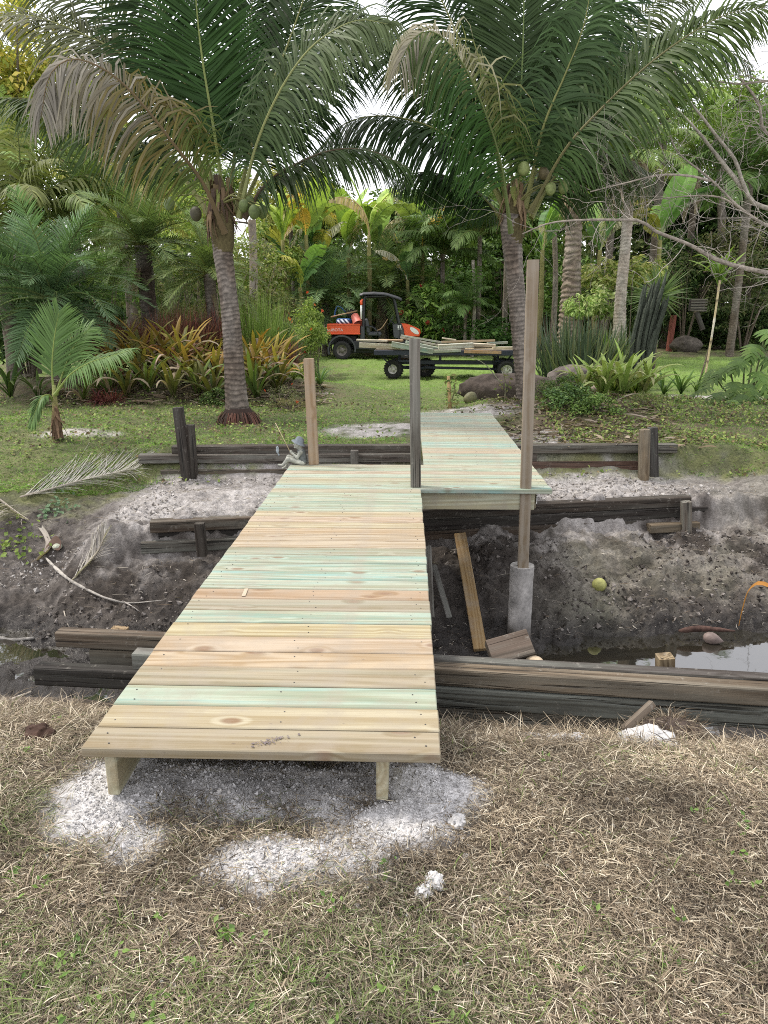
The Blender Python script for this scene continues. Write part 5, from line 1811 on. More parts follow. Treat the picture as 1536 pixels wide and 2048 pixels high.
OLV, ORG, YEL, RUS, PNK = (.095, .115, .03), (.34, .215, .05), (.38, .32, .075), (.19, .085, .045), (.40, .29, .25)
ST_O = [strap(8, 60, OLV, (.16, .16, .04)), strap(9, 85, (.06, .08, .025), (.20, .17, .05)), strap(10, 140, (.26, .20, .13), (.36, .30, .22), mat=M_DULL), strap(1, 55, OLV, ORG), strap(2, 90, OLV, YEL), strap(3, 40, (.14, .14, .035), ORG), strap(4, 120, (.18, .12, .05), RUS), strap(5, 75, (.15, .16, .04), (.38, .20, .05)), strap(6, 135, (.30, .24, .16), PNK, mat=M_DULL), strap(7, 30, OLV, (.30, .24, .05))]
ST_G = [strap(11, 60, (.07, .115, .03), (.12, .18, .05)), strap(12, 95, (.08, .12, .03), (.16, .19, .06)), strap(13, 35, (.09, .13, .035), (.14, .19, .05))]
ST_L = [strap(21, 60, (.16, .24, .06), (.32, .40, .13), .10), strap(22, 95, (.20, .27, .08), (.38, .43, .16), .10), strap(23, 35, (.15, .24, .05), (.28, .38, .11), .10), strap(24, 125, (.25, .28, .10), (.42, .42, .22), .09)]


def rosette(name, label, cat, u, v, D, size, lib, nl, tint=(1, 1, 1), group=None, z=None):
    p = at(u, v, y=D)
    root = thing(name, label, cat, (p[0], D, gz(p[0], D) if z is None else z), rp.random() * 6, group)
    for i in range(nl):
        me = lib[rp.randrange(len(lib))]
        attach(root, me, 'leaf', i * 2.39996 + rp.uniform(-.3, .3), rp.uniform(-.25, .35) * (i / nl) - .1 + .45 * (i / nl), (0, 0, .02), size * rp.uniform(.75, 1.1), shade(tint, rp.uniform(.75, 1.25)), rp.uniform(-.3, .3))
    return root


ORD = ['first', 'second', 'third', 'fourth', 'fifth', 'sixth', 'seventh', 'eighth', 'ninth', 'tenth', 'eleventh', 'twelfth']
for row, (D, us, size, lib, word) in enumerate(((12.55, [215, 258, 300, 342, 385, 425, 515, 550], .80, ST_G + ST_O[:3], 'olive bromeliad in the front row by the lawn'), (13.1, [195, 236, 276, 316, 352, 390, 430, 500, 530, 560], .88, ST_O, 'orange tipped bromeliad in the second row'),
                                                   (13.8, [222, 262, 300, 338, 374, 410, 505, 545], .95, ST_O, 'golden bromeliad in the third row'), (14.5, [245, 285, 325, 365, 405, 515, 550], 1.0, ST_O, 'tall amber bromeliad in the back row'))):
    for i, u in enumerate(us):
        rosette('bromeliad', f'{word}, {ORD[i]} from the left', 'bromeliad', u + rp.uniform(-8, 8), 760, D + rp.uniform(-.2, .2), size * rp.uniform(.85, 1.15), lib, 15 if row < 2 else 13, shade((1, 1, 1), rp.uniform(.7, 1.15)), 'bromeliads in the bed behind the left palm')
for i, (u, D, s) in enumerate(((1165, 12.2, .75), (1205, 12.0, .85), (1245, 12.1, .85), (1285, 12.3, .8), (1225, 12.9, .85), (1270, 13.0, .8))):
    rosette('bromeliad', ['light green bromeliad nearest the tallest post right of the boulder', 'light green bromeliad in front at the middle of the right clump', 'pale yellow green bromeliad spilling forward in the right clump', 'light green bromeliad at the right end of the right clump', 'light green bromeliad behind the middle of the right clump', 'light green bromeliad behind the right end of the right clump'][i],
            'bromeliad', u, 800, D, s, ST_L, 21, (1, 1, 1), 'light green bromeliads on the right bank')
for (u, D, s, lab) in ((1330, 14.2, .55, 'dark green lily clump beside the white sand on the right'), (1365, 14.0, .55, 'second dark lily clump nearer the bamboo pole'), (1395, 14.4, .45, 'smallest dark lily clump at the foot of the bamboo pole'), (640, 13.4, .45, 'dark strap plant at the grass edge behind the light brown post')):
    rosette('lily_clump', lab, 'lily', u, 760, D, s, ST_G, 12, (.7, .9, .9), 'dark lily clumps')
for (u, D, s, lab) in ((588, 13.6, .40, 'yellow green bromeliad at the corner of the bed left of the light brown post'), (606, 13.9, .38, 'small lime bromeliad half hidden by the light brown post')):
    rosette('bromeliad', lab, 'bromeliad', u, 770, D, s, ST_L, 12, (.9, .9, .7))
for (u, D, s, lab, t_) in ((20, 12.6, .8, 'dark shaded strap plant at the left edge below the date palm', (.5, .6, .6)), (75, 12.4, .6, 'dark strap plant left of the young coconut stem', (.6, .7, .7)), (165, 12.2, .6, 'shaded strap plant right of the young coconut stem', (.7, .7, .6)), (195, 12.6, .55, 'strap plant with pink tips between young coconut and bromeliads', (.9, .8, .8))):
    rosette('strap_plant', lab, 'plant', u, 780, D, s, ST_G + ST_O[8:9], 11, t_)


# ---- twiggy and grassy clumps
def clump(name, label, cat, u, D, n, L, w, spread, cols, elev=(35, 88), droop=.6, rad=.3, K=5, mat=None, z=None, ry=1.0):
    p = at(u, 640, y=D)
    root_z = gz(p[0], D) if z is None else z
    g = Geo()
    a = RNG.random(n) * 2 * math.pi
    r = rad * np.sqrt(RNG.random(n))
    p0 = np.stack([np.cos(a) * r, np.sin(a) * r * ry, np.zeros(n)], -1)
    e = R(1) * (elev[0] + (elev[1] - elev[0]) * RNG.random(n))
    aa = a + RNG.normal(0, spread, n)
    d = np.stack([np.cos(aa) * np.cos(e), np.sin(aa) * np.cos(e), np.sin(e)], -1)
    ln = L * (.55 + .5 * RNG.random(n))
    q = np.linspace(0, 1, K)
    c = p0[:, None] + d[:, None] * (ln[:, None] * q)[..., None]
    c[..., 2] -= droop * ln[:, None] * q ** 2 * np.cos(e)[:, None]
    sd = np.stack([-np.sin(aa), np.cos(aa), 0 * aa], -1)
    ribbons(g, c, w * np.interp(q, [0, .3, .8, 1], [.8, 1, .7, .1])[None] * np.ones((n, 1)), np.repeat(sd[:, None], K, 1), pick(cols, n, .2))
    o = g.obj(name, mat or M_LEAF, None, False, (p[0], D, root_z))
    return tag(o, label, cat)


LG = [(.16, .24, .06), (.22, .31, .09), (.28, .36, .14), (.13, .20, .05)]
clump('fountain_grass', 'bright green fountain grass clump right of the left coconut trunk', 'grass clump', 515, 17.0, 1700, 2.3, .014, .5, LG, (50, 88), 1.0, .5, 6)
clump('fountain_grass', 'second fountain grass clump with drooping light blades behind the bromeliads', 'grass clump', 558, 18.2, 1200, 1.7, .014, .5, LG, (40, 85), 1.1, .5, 6)
clump('fountain_grass', 'olive grass clump between the date palms at the left', 'grass clump', 360, 17.8, 900, 2.2, .014, .5, [(.13, .17, .05), (.18, .21, .07)], (50, 88), .8, .5, 6)
REDT = [(.17, .065, .065), (.22, .09, .085), (.12, .055, .05), (.20, .125, .10)]
clump('red_twig_bush', 'purplish red twiggy bush behind the orange bromeliads', 'bush', 376, 15.0, 2600, 1.0, .010, 2.6, REDT, (0, 80), .25, .75, 5, z=.62, ry=.6)
clump('red_twig_bush', 'dull red twiggy bush at the left end of the bromeliad bed', 'bush', 240, 15.2, 1600, .8, .010, 2.6, REDT, (0, 80), .25, .55, 5, z=.60, ry=.6)
clump('red_twig_bush', 'small red twiggy bush right of the left coconut trunk', 'bush', 548, 15.1, 1100, .65, .010, 2.6, REDT, (0, 80), .25, .45, 5, z=.35, ry=.6)
clump('red_grass', 'low dark red grass tuft behind the young coconut', 'grass clump', 205, 12.35, 420, .42, .010, 1.0, [(.16, .05, .05), (.22, .08, .08)], (5, 60), .5, .25, 4)
BLUEG = [(.085, .12, .085), (.115, .15, .10), (.065, .095, .065), (.15, .17, .10)]
clump('sansevieria', 'blue green spiky clump right of the tallest post behind the stones', 'spiky plant', 1135, 16.8, 200, 1.55, .045, .35, BLUEG, (52, 89), .08, .48, 4)
clump('sansevieria', 'dense dark spiky clump in the middle of the right planting', 'spiky plant', 1182, 16.2, 230, 1.50, .045, .35, BLUEG, (50, 89), .08, .50, 4)
clump('sansevieria', 'spiky clump left of the cactus column', 'spiky plant', 1228, 16.9, 150, 1.3, .045, .3, BLUEG, (55, 89), .05, .42, 4)
clump('sansevieria', 'shaded spiky clump right behind the slender palm foot', 'spiky plant', 1255, 17.8, 120, 1.35, .05, .3, BLUEG, (65, 89), .05, .4, 4)
clump('spiky_tuft', 'small pale spiky tuft on the boulder stones by the light green bromeliads', 'spiky plant', 1086, 13.9, 60, .42, .02, .4, [(.24, .28, .18), (.30, .33, .22)], (20, 80), .2, .1, 4)
clump('spiky_tuft', 'grey spiky tuft between boulder and upright stone', 'spiky plant', 1118, 14.4, 60, .40, .02, .4, [(.24, .27, .2), (.30, .32, .24)], (20, 80), .2, .1, 4)
clump('dry_leaf_heap', 'grey heap of dry palm leaves at the foot of the cactus column', 'leaf heap', 1225, 15.6, 340, .8, .02, 1.4, [(.30, .27, .22), (.24, .22, .18), (.17, .17, .13)], (2, 35), .2, .35, 4, M_DULL)
# yucca fan behind the cactus column
p = at(1318, 590, y=17.6)
yr = thing('yucca', 'yucca with stiff radiating blades behind the cactus column', 'yucca', (p[0], 17.6, gz(p[0], 17.6)))
g = Geo()
h = p[2] - gz(p[0], 17.6)
tube(g, [(0, 0, 0), (0, 0, h)], [.07, .06], 8, (.16, .13, .10))
g.obj('trunk', M_BARK, yr, True)
n = 150
d = norm(RNG.normal(size=(n, 3)) + [0, 0, .35])
q = np.linspace(0, 1, 3)
c = np.array([0, 0, h]) + d[:, None] * (.75 * (.75 + .4 * RNG.random((n, 1))) * q)[..., None]
g = Geo()
ribbons(g, c, .035 * np.array([1, .8, .05])[None] * np.ones((n, 1)), np.repeat(norm(np.cross(d, RNG.normal(size=(n, 3))))[:, None], 3, 1), pick([(.13, .19, .08), (.19, .25, .12), (.10, .15, .07)], n))
g.obj('blades', M_LEAF, yr)
p = at(1222, 640, y=17.0)
yr = thing('yucca', 'short bright green yucca in front of the slender palm foot', 'yucca', (p[0], 17.0, gz(p[0], 17)))
c = np.array([0, 0, .55]) + norm(d + [0, 0, .7])[:, None] * (.6 * (.75 + .4 * RNG.random((n, 1))) * q)[..., None]
g = Geo()
ribbons(g, c[:80], .04 * np.array([1, .8, .05])[None] * np.ones((80, 1)), np.repeat(norm(np.cross(d, RNG.normal(size=(n, 3))))[:80, None], 3, 1), pick([(.16, .26, .06), (.12, .2, .05)], 80))
g.obj('blades', M_LEAF, yr)
# cactus column: a bundle of ribbed dark stems
p = at(1285, 725, y=15.8)
cr_ = thing('cactus_column', 'dark columnar cactus cluster of tall ribbed upright stems', 'cactus', (p[0], 15.8, gz(p[0], 15.8)))
for i in range(26):
    a, r = i * 2.4, .035 * math.sqrt(i) * 1.25
    h = (2.42 - .018 * i * rp.uniform(.2, 2.0)) * rp.uniform(.72, 1.0)
    x_, y_ = r * math.cos(a) * 1.15, r * math.sin(a) * .8
    K_ = 12
    P = spline([(x_ * .75, y_ * .7, -.05), (x_ * 1.0 + rp.uniform(-.02, .02), y_, h * .5), (x_ * 1.2 + .13 * h / 2 + rp.uniform(-.03, .03), y_ * 1.1, h)], K_)
    rib = 1 + .22 * np.cos(np.arange(10) * math.pi)[None] * np.ones((K_, 1))
    g = Geo()
    cs = np.array([.055, .065, .05]) * (1 + .4 * RNG.random()) * np.interp(np.linspace(0, 1, K_), [0, .35, 1], [.9, 1, 1.0])[:, None] + np.array([.05, .04, .03]) * np.interp(np.linspace(0, 1, K_), [0, .3, 1], [1, .1, 0])[:, None]
    tube(g, P, np.interp(np.linspace(0, 1, K_), [0, .9, 1], [.036, .033, .008]), 10, cs, 0, True, rib)
    g.obj('stem', M_BARK, cr_, False)


# ---- broad leaf crowns, shrubs and trees
def crown_mesh(seed, n, leaf, asp, cols, shape=(1, 1, 1), clumps=26, inner=.35, hang=0.0, clr=.30):
    rs = np.random.default_rng(seed)
    cc = norm(rs.normal(size=(clumps, 3))) * (inner + (1 - inner) * rs.random((clumps, 1)) ** .5) * .82
    cc = cc * np.array(shape)
    k_ = rs.integers(0, clumps, n)
    r_ = clr * (.6 + .8 * rs.random(clumps))
    off = norm(rs.normal(size=(n, 3))) * (rs.random((n, 1)) ** .45) * r_[k_][:, None]
    off[:, 2] *= .7
    P = cc[k_] + off
    nr = norm(off) * .7 + np.array([0, -.15, .75]) + rs.normal(0, .45, (n, 3))
    hd = rs.normal(size=(n, 3)) + np.array([0, 0, -hang]) + norm(off) * .8
    c = np.asarray(cols)[rs.integers(0, len(cols), n)] * (1 + (rs.random((n, 1)) - .5) * .4) * (.8 + .4 * rs.random(clumps))[k_][:, None]
    g = Geo()
    leaf_blobs(g, P, leaf * (.7 + .6 * rs.random(n)), nr, c, hd, asp)
    return g.mesh('crown', M_LEAF)


DKG = [(.075, .125, .045), (.105, .165, .055), (.06, .10, .04), (.14, .20, .065)]
MDG = [(.13, .20, .06), (.18, .26, .08), (.10, .155, .05), (.24, .31, .10)]
LTG = [(.24, .31, .09), (.32, .37, .12), (.18, .25, .075), (.40, .40, .15)]
C_DK = [crown_mesh(s, 2600, .12, .5, DKG) for s in (1, 2, 3)]
C_MD = [crown_mesh(s, 2600, .11, .5, MDG) for s in (4, 5, 6)]
C_LT = [crown_mesh(s, 2400, .10, .5, LTG, inner=.25, clr=.24) for s in (7, 8)]
C_BL = [crown_mesh(s, 1500, .17, .42, MDG, clumps=34, hang=.8, clr=.26) for s in (9,)]
C_VR = [crown_mesh(s, 900, .19, .40, [(.42, .44, .20), (.34, .40, .16), (.22, .30, .10), (.52, .50, .28)], (1, 1, .55), 30, .3, .2, .22) for s in (10, 12)]
C_TW = [crown_mesh(s, 1500, .09, .35, [(.14, .17, .08), (.20, .22, .11), (.10, .12, .06), (.23, .20, .14)], clumps=30, clr=.25) for s in (13, 14)]


def shrub(label, u, v_mid, D, rx, rz, lib, tint=(1, 1, 1), name='shrub', cat='shrub', flowers=None, nfl=0, fl_r=.05):
    c = at(u, v_mid, y=D)
    b = (c[0], D, gz(c[0], D))
    root = thing(name, label, cat, b)
    h = max(c[2] - b[2], .05)
    me = lib[rp.randrange(len(lib))]
    o = link('foliage', me, root, (0, 0, h), (0, 0, rp.random() * 6.28), (rx, rx, rz), tint)
    g = Geo()
    for i in range(5):
        a = i * 1.257 + rp.random()
        e = np.array([math.cos(a) * rx * .55, math.sin(a) * rx * .55, h + rz * rp.uniform(-.1, .4)])
        tube(g, spline([(math.cos(a) * .04, math.sin(a) * .04, -.05), e * [.45, .45, .6], e], 8), np.linspace(.022, .008, 8) * max(1, rz), 5, (.13, .105, .08))
    g.obj('stem', M_BARK, root, True)
    if nfl:
        for i in range(nfl):
            g = Geo() if i == 0 else g
            d = norm(RNG.normal(size=3) + np.array([0, -1.0, .2]))
            p = d * np.array([rx, rx, rz]) * .92 + np.array([0, 0, h])
            if i == 0:
                for k_ in range(6):
                    a = k_ * 1.047
                    leaf_blobs(g, np.zeros((1, 3)), np.array([fl_r]), np.array([[-.5 * math.cos(a), -.5 * math.sin(a), .8]]), np.array([flowers]), np.array([[math.cos(a), math.sin(a), .35]]), .7)
                fm = g.mesh('flower', M_LEAF)
            ob = link('flower', fm, root, p, (1.1, 0, rp.random() * 6))
            ob.scale = (rp.uniform(.8, 1.3),) * 3
    return root


RED = (.50, .07, .03)
shrub('hibiscus shrub with orange red flowers left of the vehicle rear wheel', 612, 665, 18.5, .62, .75, C_MD, (1.25, 1.2, .9), flowers=(.55, .14, .04), nfl=9, fl_r=.05)
shrub('low dark shrub in front of the flowering hibiscus', 570, 690, 17.4, .55, .55, C_DK, (1.1, 1.1, .9), flowers=RED, nfl=4, fl_r=.05)
shrub('tall hibiscus with yellow tipped leaves by the cargo bed', 630, 645, 19.4, .50, .85, C_LT, (.85, 1, .8), flowers=RED, nfl=5, fl_r=.05)
shrub('broad leaved bush with red flower spikes right of the vehicle', 862, 625, 28.5, 1.55, 1.25, C_BL, (1.5, 1.65, 1.3), flowers=(.34, .05, .04), nfl=9, fl_r=.11)
shrub('dark broad leaved bush right behind the lumber pile', 930, 660, 27.5, 1.3, .7, C_BL, (.62, .8, .75))
shrub('dark bush behind the right coconut trunk foot', 1000, 665, 28.5, 1.3, .7, C_BL, (.55, .75, .7))
shrub('dim undergrowth bush between vehicle cab and banana stems', 735, 655, 30.5, 1.6, .9, C_DK, (1, 1, .9))
shrub('dim bush left of the cargo bed behind the hibiscus', 575, 630, 25.0, 1.3, .9, C_TW, (1, 1.05, .8))
shrub('grey green twiggy bush at the foot of the left palm on its right side', 560, 795, 12.2, .42, .28, C_TW, (1.0, 1.0, .95), flowers=RED, nfl=3, fl_r=.03)
shrub('dry twiggy bush between left palm and lawn corner', 580, 812, 11.6, .32, .2, C_TW, (1.25, 1.1, .95))
shrub('dark leafy bush at the front of the bromeliad bed left of the palm', 432, 795, 12.3, .35, .22, C_DK, (1.1, 1.1, 1))
shrub('variegated yellow and cream shrub, upper tier beside the slender palm', 1215, 545, 24.5, 1.15, 1.0, C_VR, (1, 1, .9))
shrub('variegated cream shrub right of the slender palm trunk', 1272, 538, 24.0, 1.0, .9, C_VR, (1, 1, .8))
shrub('pale variegated shrub, lower tier in front of the skirted palm', 1195, 600, 23.6, 1.0, 1.0, C_VR, (.85, .95, .9))
shrub('small variegated bush beside the spiky clump', 1160, 610, 22.5, .6, .7, C_VR, (.8, .95, .8))
shrub('dark low bush right of the ramp end below the light green bromeliads', 1130, 835, 10.9, .50, .34, C_DK, (.95, 1.05, .95))
shrub('dark twiggy bush at the foot of the tallest post on the far bank', 1090, 815, 11.5, .40, .36, C_TW, (.9, 1.0, .85))
shrub('leafy bush in front of the light green bromeliad clump', 1190, 848, 10.6, .42, .28, C_MD, (.85, .95, .8))
shrub('round dark bush on the bank between boulder and bromeliads', 1120, 785, 12.0, .42, .38, C_DK, (1.05, 1.05, .9))
shrub('small olive bush right of the bromeliad clump on the leafy slope', 1290, 840, 11.0, .35, .22, C_TW, (1.0, 1.1, .8))
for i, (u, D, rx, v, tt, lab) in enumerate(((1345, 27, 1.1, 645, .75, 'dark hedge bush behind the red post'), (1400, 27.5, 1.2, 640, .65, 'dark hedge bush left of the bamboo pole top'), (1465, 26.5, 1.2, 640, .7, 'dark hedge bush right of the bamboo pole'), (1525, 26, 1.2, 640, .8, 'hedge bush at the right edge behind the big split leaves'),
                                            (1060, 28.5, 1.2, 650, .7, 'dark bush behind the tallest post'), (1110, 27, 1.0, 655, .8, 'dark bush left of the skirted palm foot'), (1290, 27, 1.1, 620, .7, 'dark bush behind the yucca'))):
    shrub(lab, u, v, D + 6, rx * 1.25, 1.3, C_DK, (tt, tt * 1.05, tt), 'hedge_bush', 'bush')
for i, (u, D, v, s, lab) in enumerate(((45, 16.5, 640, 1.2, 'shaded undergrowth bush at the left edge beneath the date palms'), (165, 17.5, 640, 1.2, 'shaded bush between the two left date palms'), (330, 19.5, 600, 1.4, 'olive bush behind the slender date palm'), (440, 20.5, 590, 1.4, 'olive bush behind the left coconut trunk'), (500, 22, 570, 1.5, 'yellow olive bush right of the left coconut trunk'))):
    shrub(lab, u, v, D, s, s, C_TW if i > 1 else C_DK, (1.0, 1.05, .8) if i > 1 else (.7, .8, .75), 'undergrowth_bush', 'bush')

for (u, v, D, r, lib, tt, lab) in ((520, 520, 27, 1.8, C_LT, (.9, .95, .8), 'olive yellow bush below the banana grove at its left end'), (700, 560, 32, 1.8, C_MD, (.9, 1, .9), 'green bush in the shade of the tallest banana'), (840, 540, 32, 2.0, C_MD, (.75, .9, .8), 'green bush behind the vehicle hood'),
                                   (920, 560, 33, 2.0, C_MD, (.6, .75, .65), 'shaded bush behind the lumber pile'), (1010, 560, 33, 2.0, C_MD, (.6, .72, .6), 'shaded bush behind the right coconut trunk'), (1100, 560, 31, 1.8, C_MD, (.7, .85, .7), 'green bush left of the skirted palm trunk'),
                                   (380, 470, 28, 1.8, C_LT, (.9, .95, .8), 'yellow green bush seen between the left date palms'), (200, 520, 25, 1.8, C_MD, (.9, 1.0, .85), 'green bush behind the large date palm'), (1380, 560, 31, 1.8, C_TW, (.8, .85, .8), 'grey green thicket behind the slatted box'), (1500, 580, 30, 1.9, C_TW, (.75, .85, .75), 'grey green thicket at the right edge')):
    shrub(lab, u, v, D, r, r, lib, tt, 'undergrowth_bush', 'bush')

# two small saplings and a cut stub by the ramp end
for (u, v0, v1, D, lab, st) in ((901, 815, 752, 11.9, 'cut stake with small shoots sprouting beside it near the ramp end', True), (1008, 808, 735, 12.0, 'thin sapling in front of the boulder', False)):
    p0 = at(u, v0, y=D)
    p1 = at(u - 4, v1, y=D)
    t_ = thing('sapling', lab, 'sapling', (p0[0], D, gz(p0[0], D)))
    o3 = np.array(t_.location)
    g = Geo()
    if st:
        tube(g, [p0 - o3 - [0, 0, .1], p1 - o3], [.032, .026], 8, (.38, .27, .13))
        tube(g, spline([p0 - o3, (p0 + p1) / 2 - o3 + [.07, 0, 0], p1 - o3 + [.10, 0, -.1]], 8), np.linspace(.012, .005, 8), 5, (.14, .13, .07))
    else:
        tube(g, spline([p0 - o3 - [0, 0, .1], (p0 + p1) / 2 - o3 + [.04, 0, 0], p1 - o3], 8), np.linspace(.014, .006, 8), 5, (.17, .16, .10))
        tube(g, spline([(p0 + p1) / 2 - o3, p1 - o3 + [-.28, 0, .06], p1 - o3 + [-.55, 0, .16]], 8), np.linspace(.010, .004, 8), 5, (.2, .2, .13))
    g.obj('stem', M_BARK, t_, True)
    n = 90 if st else 34
    k_ = RNG.random((n, 1))
    P = (p0 - o3) * (1 - k_) + (p1 - o3) * k_ + RNG.normal(0, .06, (n, 3)) + [.04, 0, 0]
    g = Geo()
    leaf_blobs(g, P, .05 + .04 * RNG.random(n), RNG.normal(0, .6, (n, 3)) + [0, -.5, .7], pick([(.11, .16, .05), (.15, .19, .07), (.20, .20, .08)], n))
    g.obj('leaves', M_LEAF, t_)

# young coconut in its white sand
p = at(115, 872, z=-.14)
yc = thing('young_coconut_palm', 'young coconut sprout with four bright fronds growing from white sand on the lawn', 'palm', (p[0], p[1], gz(p[0], p[1])))
o3 = np.array(yc.location)
D = p[1]
g = Geo()
tube(g, [at(u, v, y=D) - o3 for u, v in ((116, 876), (112, 845), (110, 810), (108, 770))], [.075, .06, .035, .022], 8, np.array([[.10, .06, .04], [.15, .10, .06], [.22, .19, .08], [.24, .26, .10]]))
fibre_strips(g, at(113, 840, y=D) - o3, 26, .05, .28, [(.13, .08, .05), (.2, .13, .08)], .03, .3)
g.obj('trunk', M_BARK, yc)
YG = cgreen((.085, .155, .05), (.12, .20, .065), .15)
for uv, kw in (([(108, 790, 0), (104, 740, .0), (107, 690, .05), (112, 655, .1), (118, 625, .1)], dict(U=(.15, -1, .1), L=.52, a0=52, a1=22, droop=.12, lift=-.05)), ([(110, 790, -.05), (140, 750, -.2), (180, 725, -.3), (222, 712, -.4), (262, 700, -.45)], dict(U=(.1, -.6, .8), L=.36, a0=55, a1=30, droop=.6, lift=.15)),
               ([(112, 790, .05), (128, 740, .1), (150, 690, .2), (180, 655, .3)], dict(U=(-.3, -.9, .3), L=.45, a0=45, a1=25, droop=.35, lift=0)), ([(106, 800, 0), (96, 790, -.1), (80, 800, -.2), (62, 850, -.25)], dict(U=(0, -.5, .9), L=.25, a0=40, a1=25, droop=.7, lift=.1))):
    g = Geo()
    frond_geo(g, [at(u, v, y=D + d) - o3 for u, v, d in uv], N=54, w=.020, t0=.22, colf=YG, rach=.012, rcol=(.24, .30, .09), K=5, **kw)
    g.obj('frond', M_LEAF, yc)


# ---- big split leaves at the right edge
def split_leaf(seed):
    g = Geo()
    rs = np.random.default_rng(seed)
    m = np.array([[0, 0, 0], [.25, 0, .05], [.5, 0, .08], [.75, 0, .05], [1, 0, -.05]])
    M = spline(m, 40)
    ribbons(g, M[None], np.interp(np.linspace(0, 1, 40), [0, .5, 1], [.10, .22, .05])[None], np.broadcast_to(np.array([0, 1.0, 0]), M[None].shape), (.10, .17, .05))
    n = 7
    t = np.linspace(.04, .92, n)
    for s in (-1, 1):
        b = M[(t * 39).astype(int)]
        a = np.interp(t, [0, 1], [1.9, .45]) + rs.normal(0, .06, n)
        ln = .55 * np.interp(t, [0, .2, .6, 1], [.75, 1, .9, .55])
        q = np.linspace(0, 1, 5)
        d = np.stack([np.cos(a), np.sin(a) * s, 0 * a], -1)
        c = b[:, None] + d[:, None] * (ln[:, None] * q)[..., None]
        c[..., 0] += .10 * q ** 2
        c[..., 2] -= .16 * q ** 2 + rs.normal(0, .02, (n, 1)) * q
        sd = norm(np.cross(d, [0, 0, 1.0]))
        ribbons(g, c, np.interp(q, [0, .5, .85, 1], [.16, .15, .10, .02])[None] * np.ones((n, 1)), np.repeat(sd[:, None], 5, 1), pick([(.10, .17, .05), (.13, .20, .06), (.09, .15, .05)], n, .1))
    return g.mesh('split_leaf', M_LEAF)


SPL = [split_leaf(s) for s in (1, 2, 3)]
ph = thing('split_leaf_philodendron', 'split leaf philodendron with big glossy lobed leaves at the right edge of the bank', 'plant', (*at(1490, 790, y=12.8)[:2], gz(at(1490, 790, y=12.8)[0], 12.8)))
o3 = np.array(ph.location)
for (u, v, d, s, az, tl, br) in ((1510, 690, .2, .55, 4.2, .5, 1.3), (1532, 660, .4, .60, 4.6, .4, 1.6), (1490, 715, 0, .55, 3.9, .5, 1.1), (1515, 745, -.2, .55, 4.9, .7, 1.5), (1460, 735, .1, .50, 3.5, .5, .9), (1440, 755, .0, .45, 3.3, .5, .8), (1470, 765, -.3, .50, 4.3, .6, .9), (1425, 740, .2, .42, 3.6, .9, .9),
                                 (1500, 770, -.4, .50, 4.6, .7, 1.1), (1535, 780, -.4, .55, 5.0, .6, 1.2), (1445, 785, -.5, .45, 3.8, .35, .8), (1480, 790, -.6, .42, 4.4, .5, .9), (1530, 715, .0, .55, 5.2, .6, 1.1), (1420, 775, -.3, .40, 3.2, .4, .75), (1550, 690, .3, .6, 5.4, .5, 1.2), (1465, 800, -.7, .35, 4.5, .3, 1.5)):
    c = at(u, v, y=12.8 + d) - o3
    attach(ph, SPL[rp.randrange(3)], 'leaf', az, tl, c, s * .72, (br * .72, br * .75, br * .62), rp.uniform(-.3, .3))
g = Geo()
for (u, v, d) in ((1510, 690, .2), (1532, 660, .4), (1490, 715, 0), (1515, 745, -.2), (1460, 735, .1), (1425, 740, .2), (1530, 715, 0)):
    c = at(u, v, y=12.8 + d) - o3
    tube(g, spline([(0, 0, 0), c * [.6, .6, .35], c], 8), np.linspace(.02, .01, 8), 6, (.11, .13, .06))
g.obj('stem', M_BARK, ph, True)

# ---- bamboo pole with the plant tied to it
p0, p1 = at(1410, 752, y=14.6), at(1440, 560, y=14.6)
o = thing('bamboo_pole', 'leaning pale bamboo pole with dark joints standing at the lawn edge', 'pole', (p0[0], p0[1], gz(p0[0], p0[1])))
o3 = np.array(o.location)
g = Geo()
n = 41
P = spline([p0 - o3 - [0, 0, .1], (p0 + p1) / 2 - o3 + [.01, 0, 0], p1 - o3], n)
rr = np.full(n, .019)
rr[::8] = .024
cc = np.broadcast_to(np.array([.50, .42, .24]), (n, 3)).copy()
cc[::8] = (.16, .13, .08)
cc[18:26] = (.62, .58, .46)
tube(g, P, rr, 8, cc)
g.obj('cane', M_HUSK, o, True)
p = at(1438, 560, y=14.8)
tp = thing('dracaena', 'thin dracaena with long drooping leaves at the top of the bamboo pole', 'plant', (p[0] + .1, 14.8, gz(p[0], 14.8)))
hh = p[2] - gz(p[0], 14.8)
g = Geo()
tube(g, spline([(-.3, 0, 0), (-.12, 0, hh * .5), (-.1, 0, hh)], 8), np.linspace(.018, .012, 8), 6, (.15, .125, .09))
g.obj('stem', M_BARK, tp, True)
for i in range(26):
    attach(tp, ST_G[i % 3], 'leaf', i * 2.4, rp.uniform(-.2, .9), (-.1, 0, hh + rp.uniform(-.12, .1)), rp.uniform(.5, .8), shade((1.2, 1.35, 1.1), rp.uniform(.8, 1.3)), rp.uniform(-.3, .3))
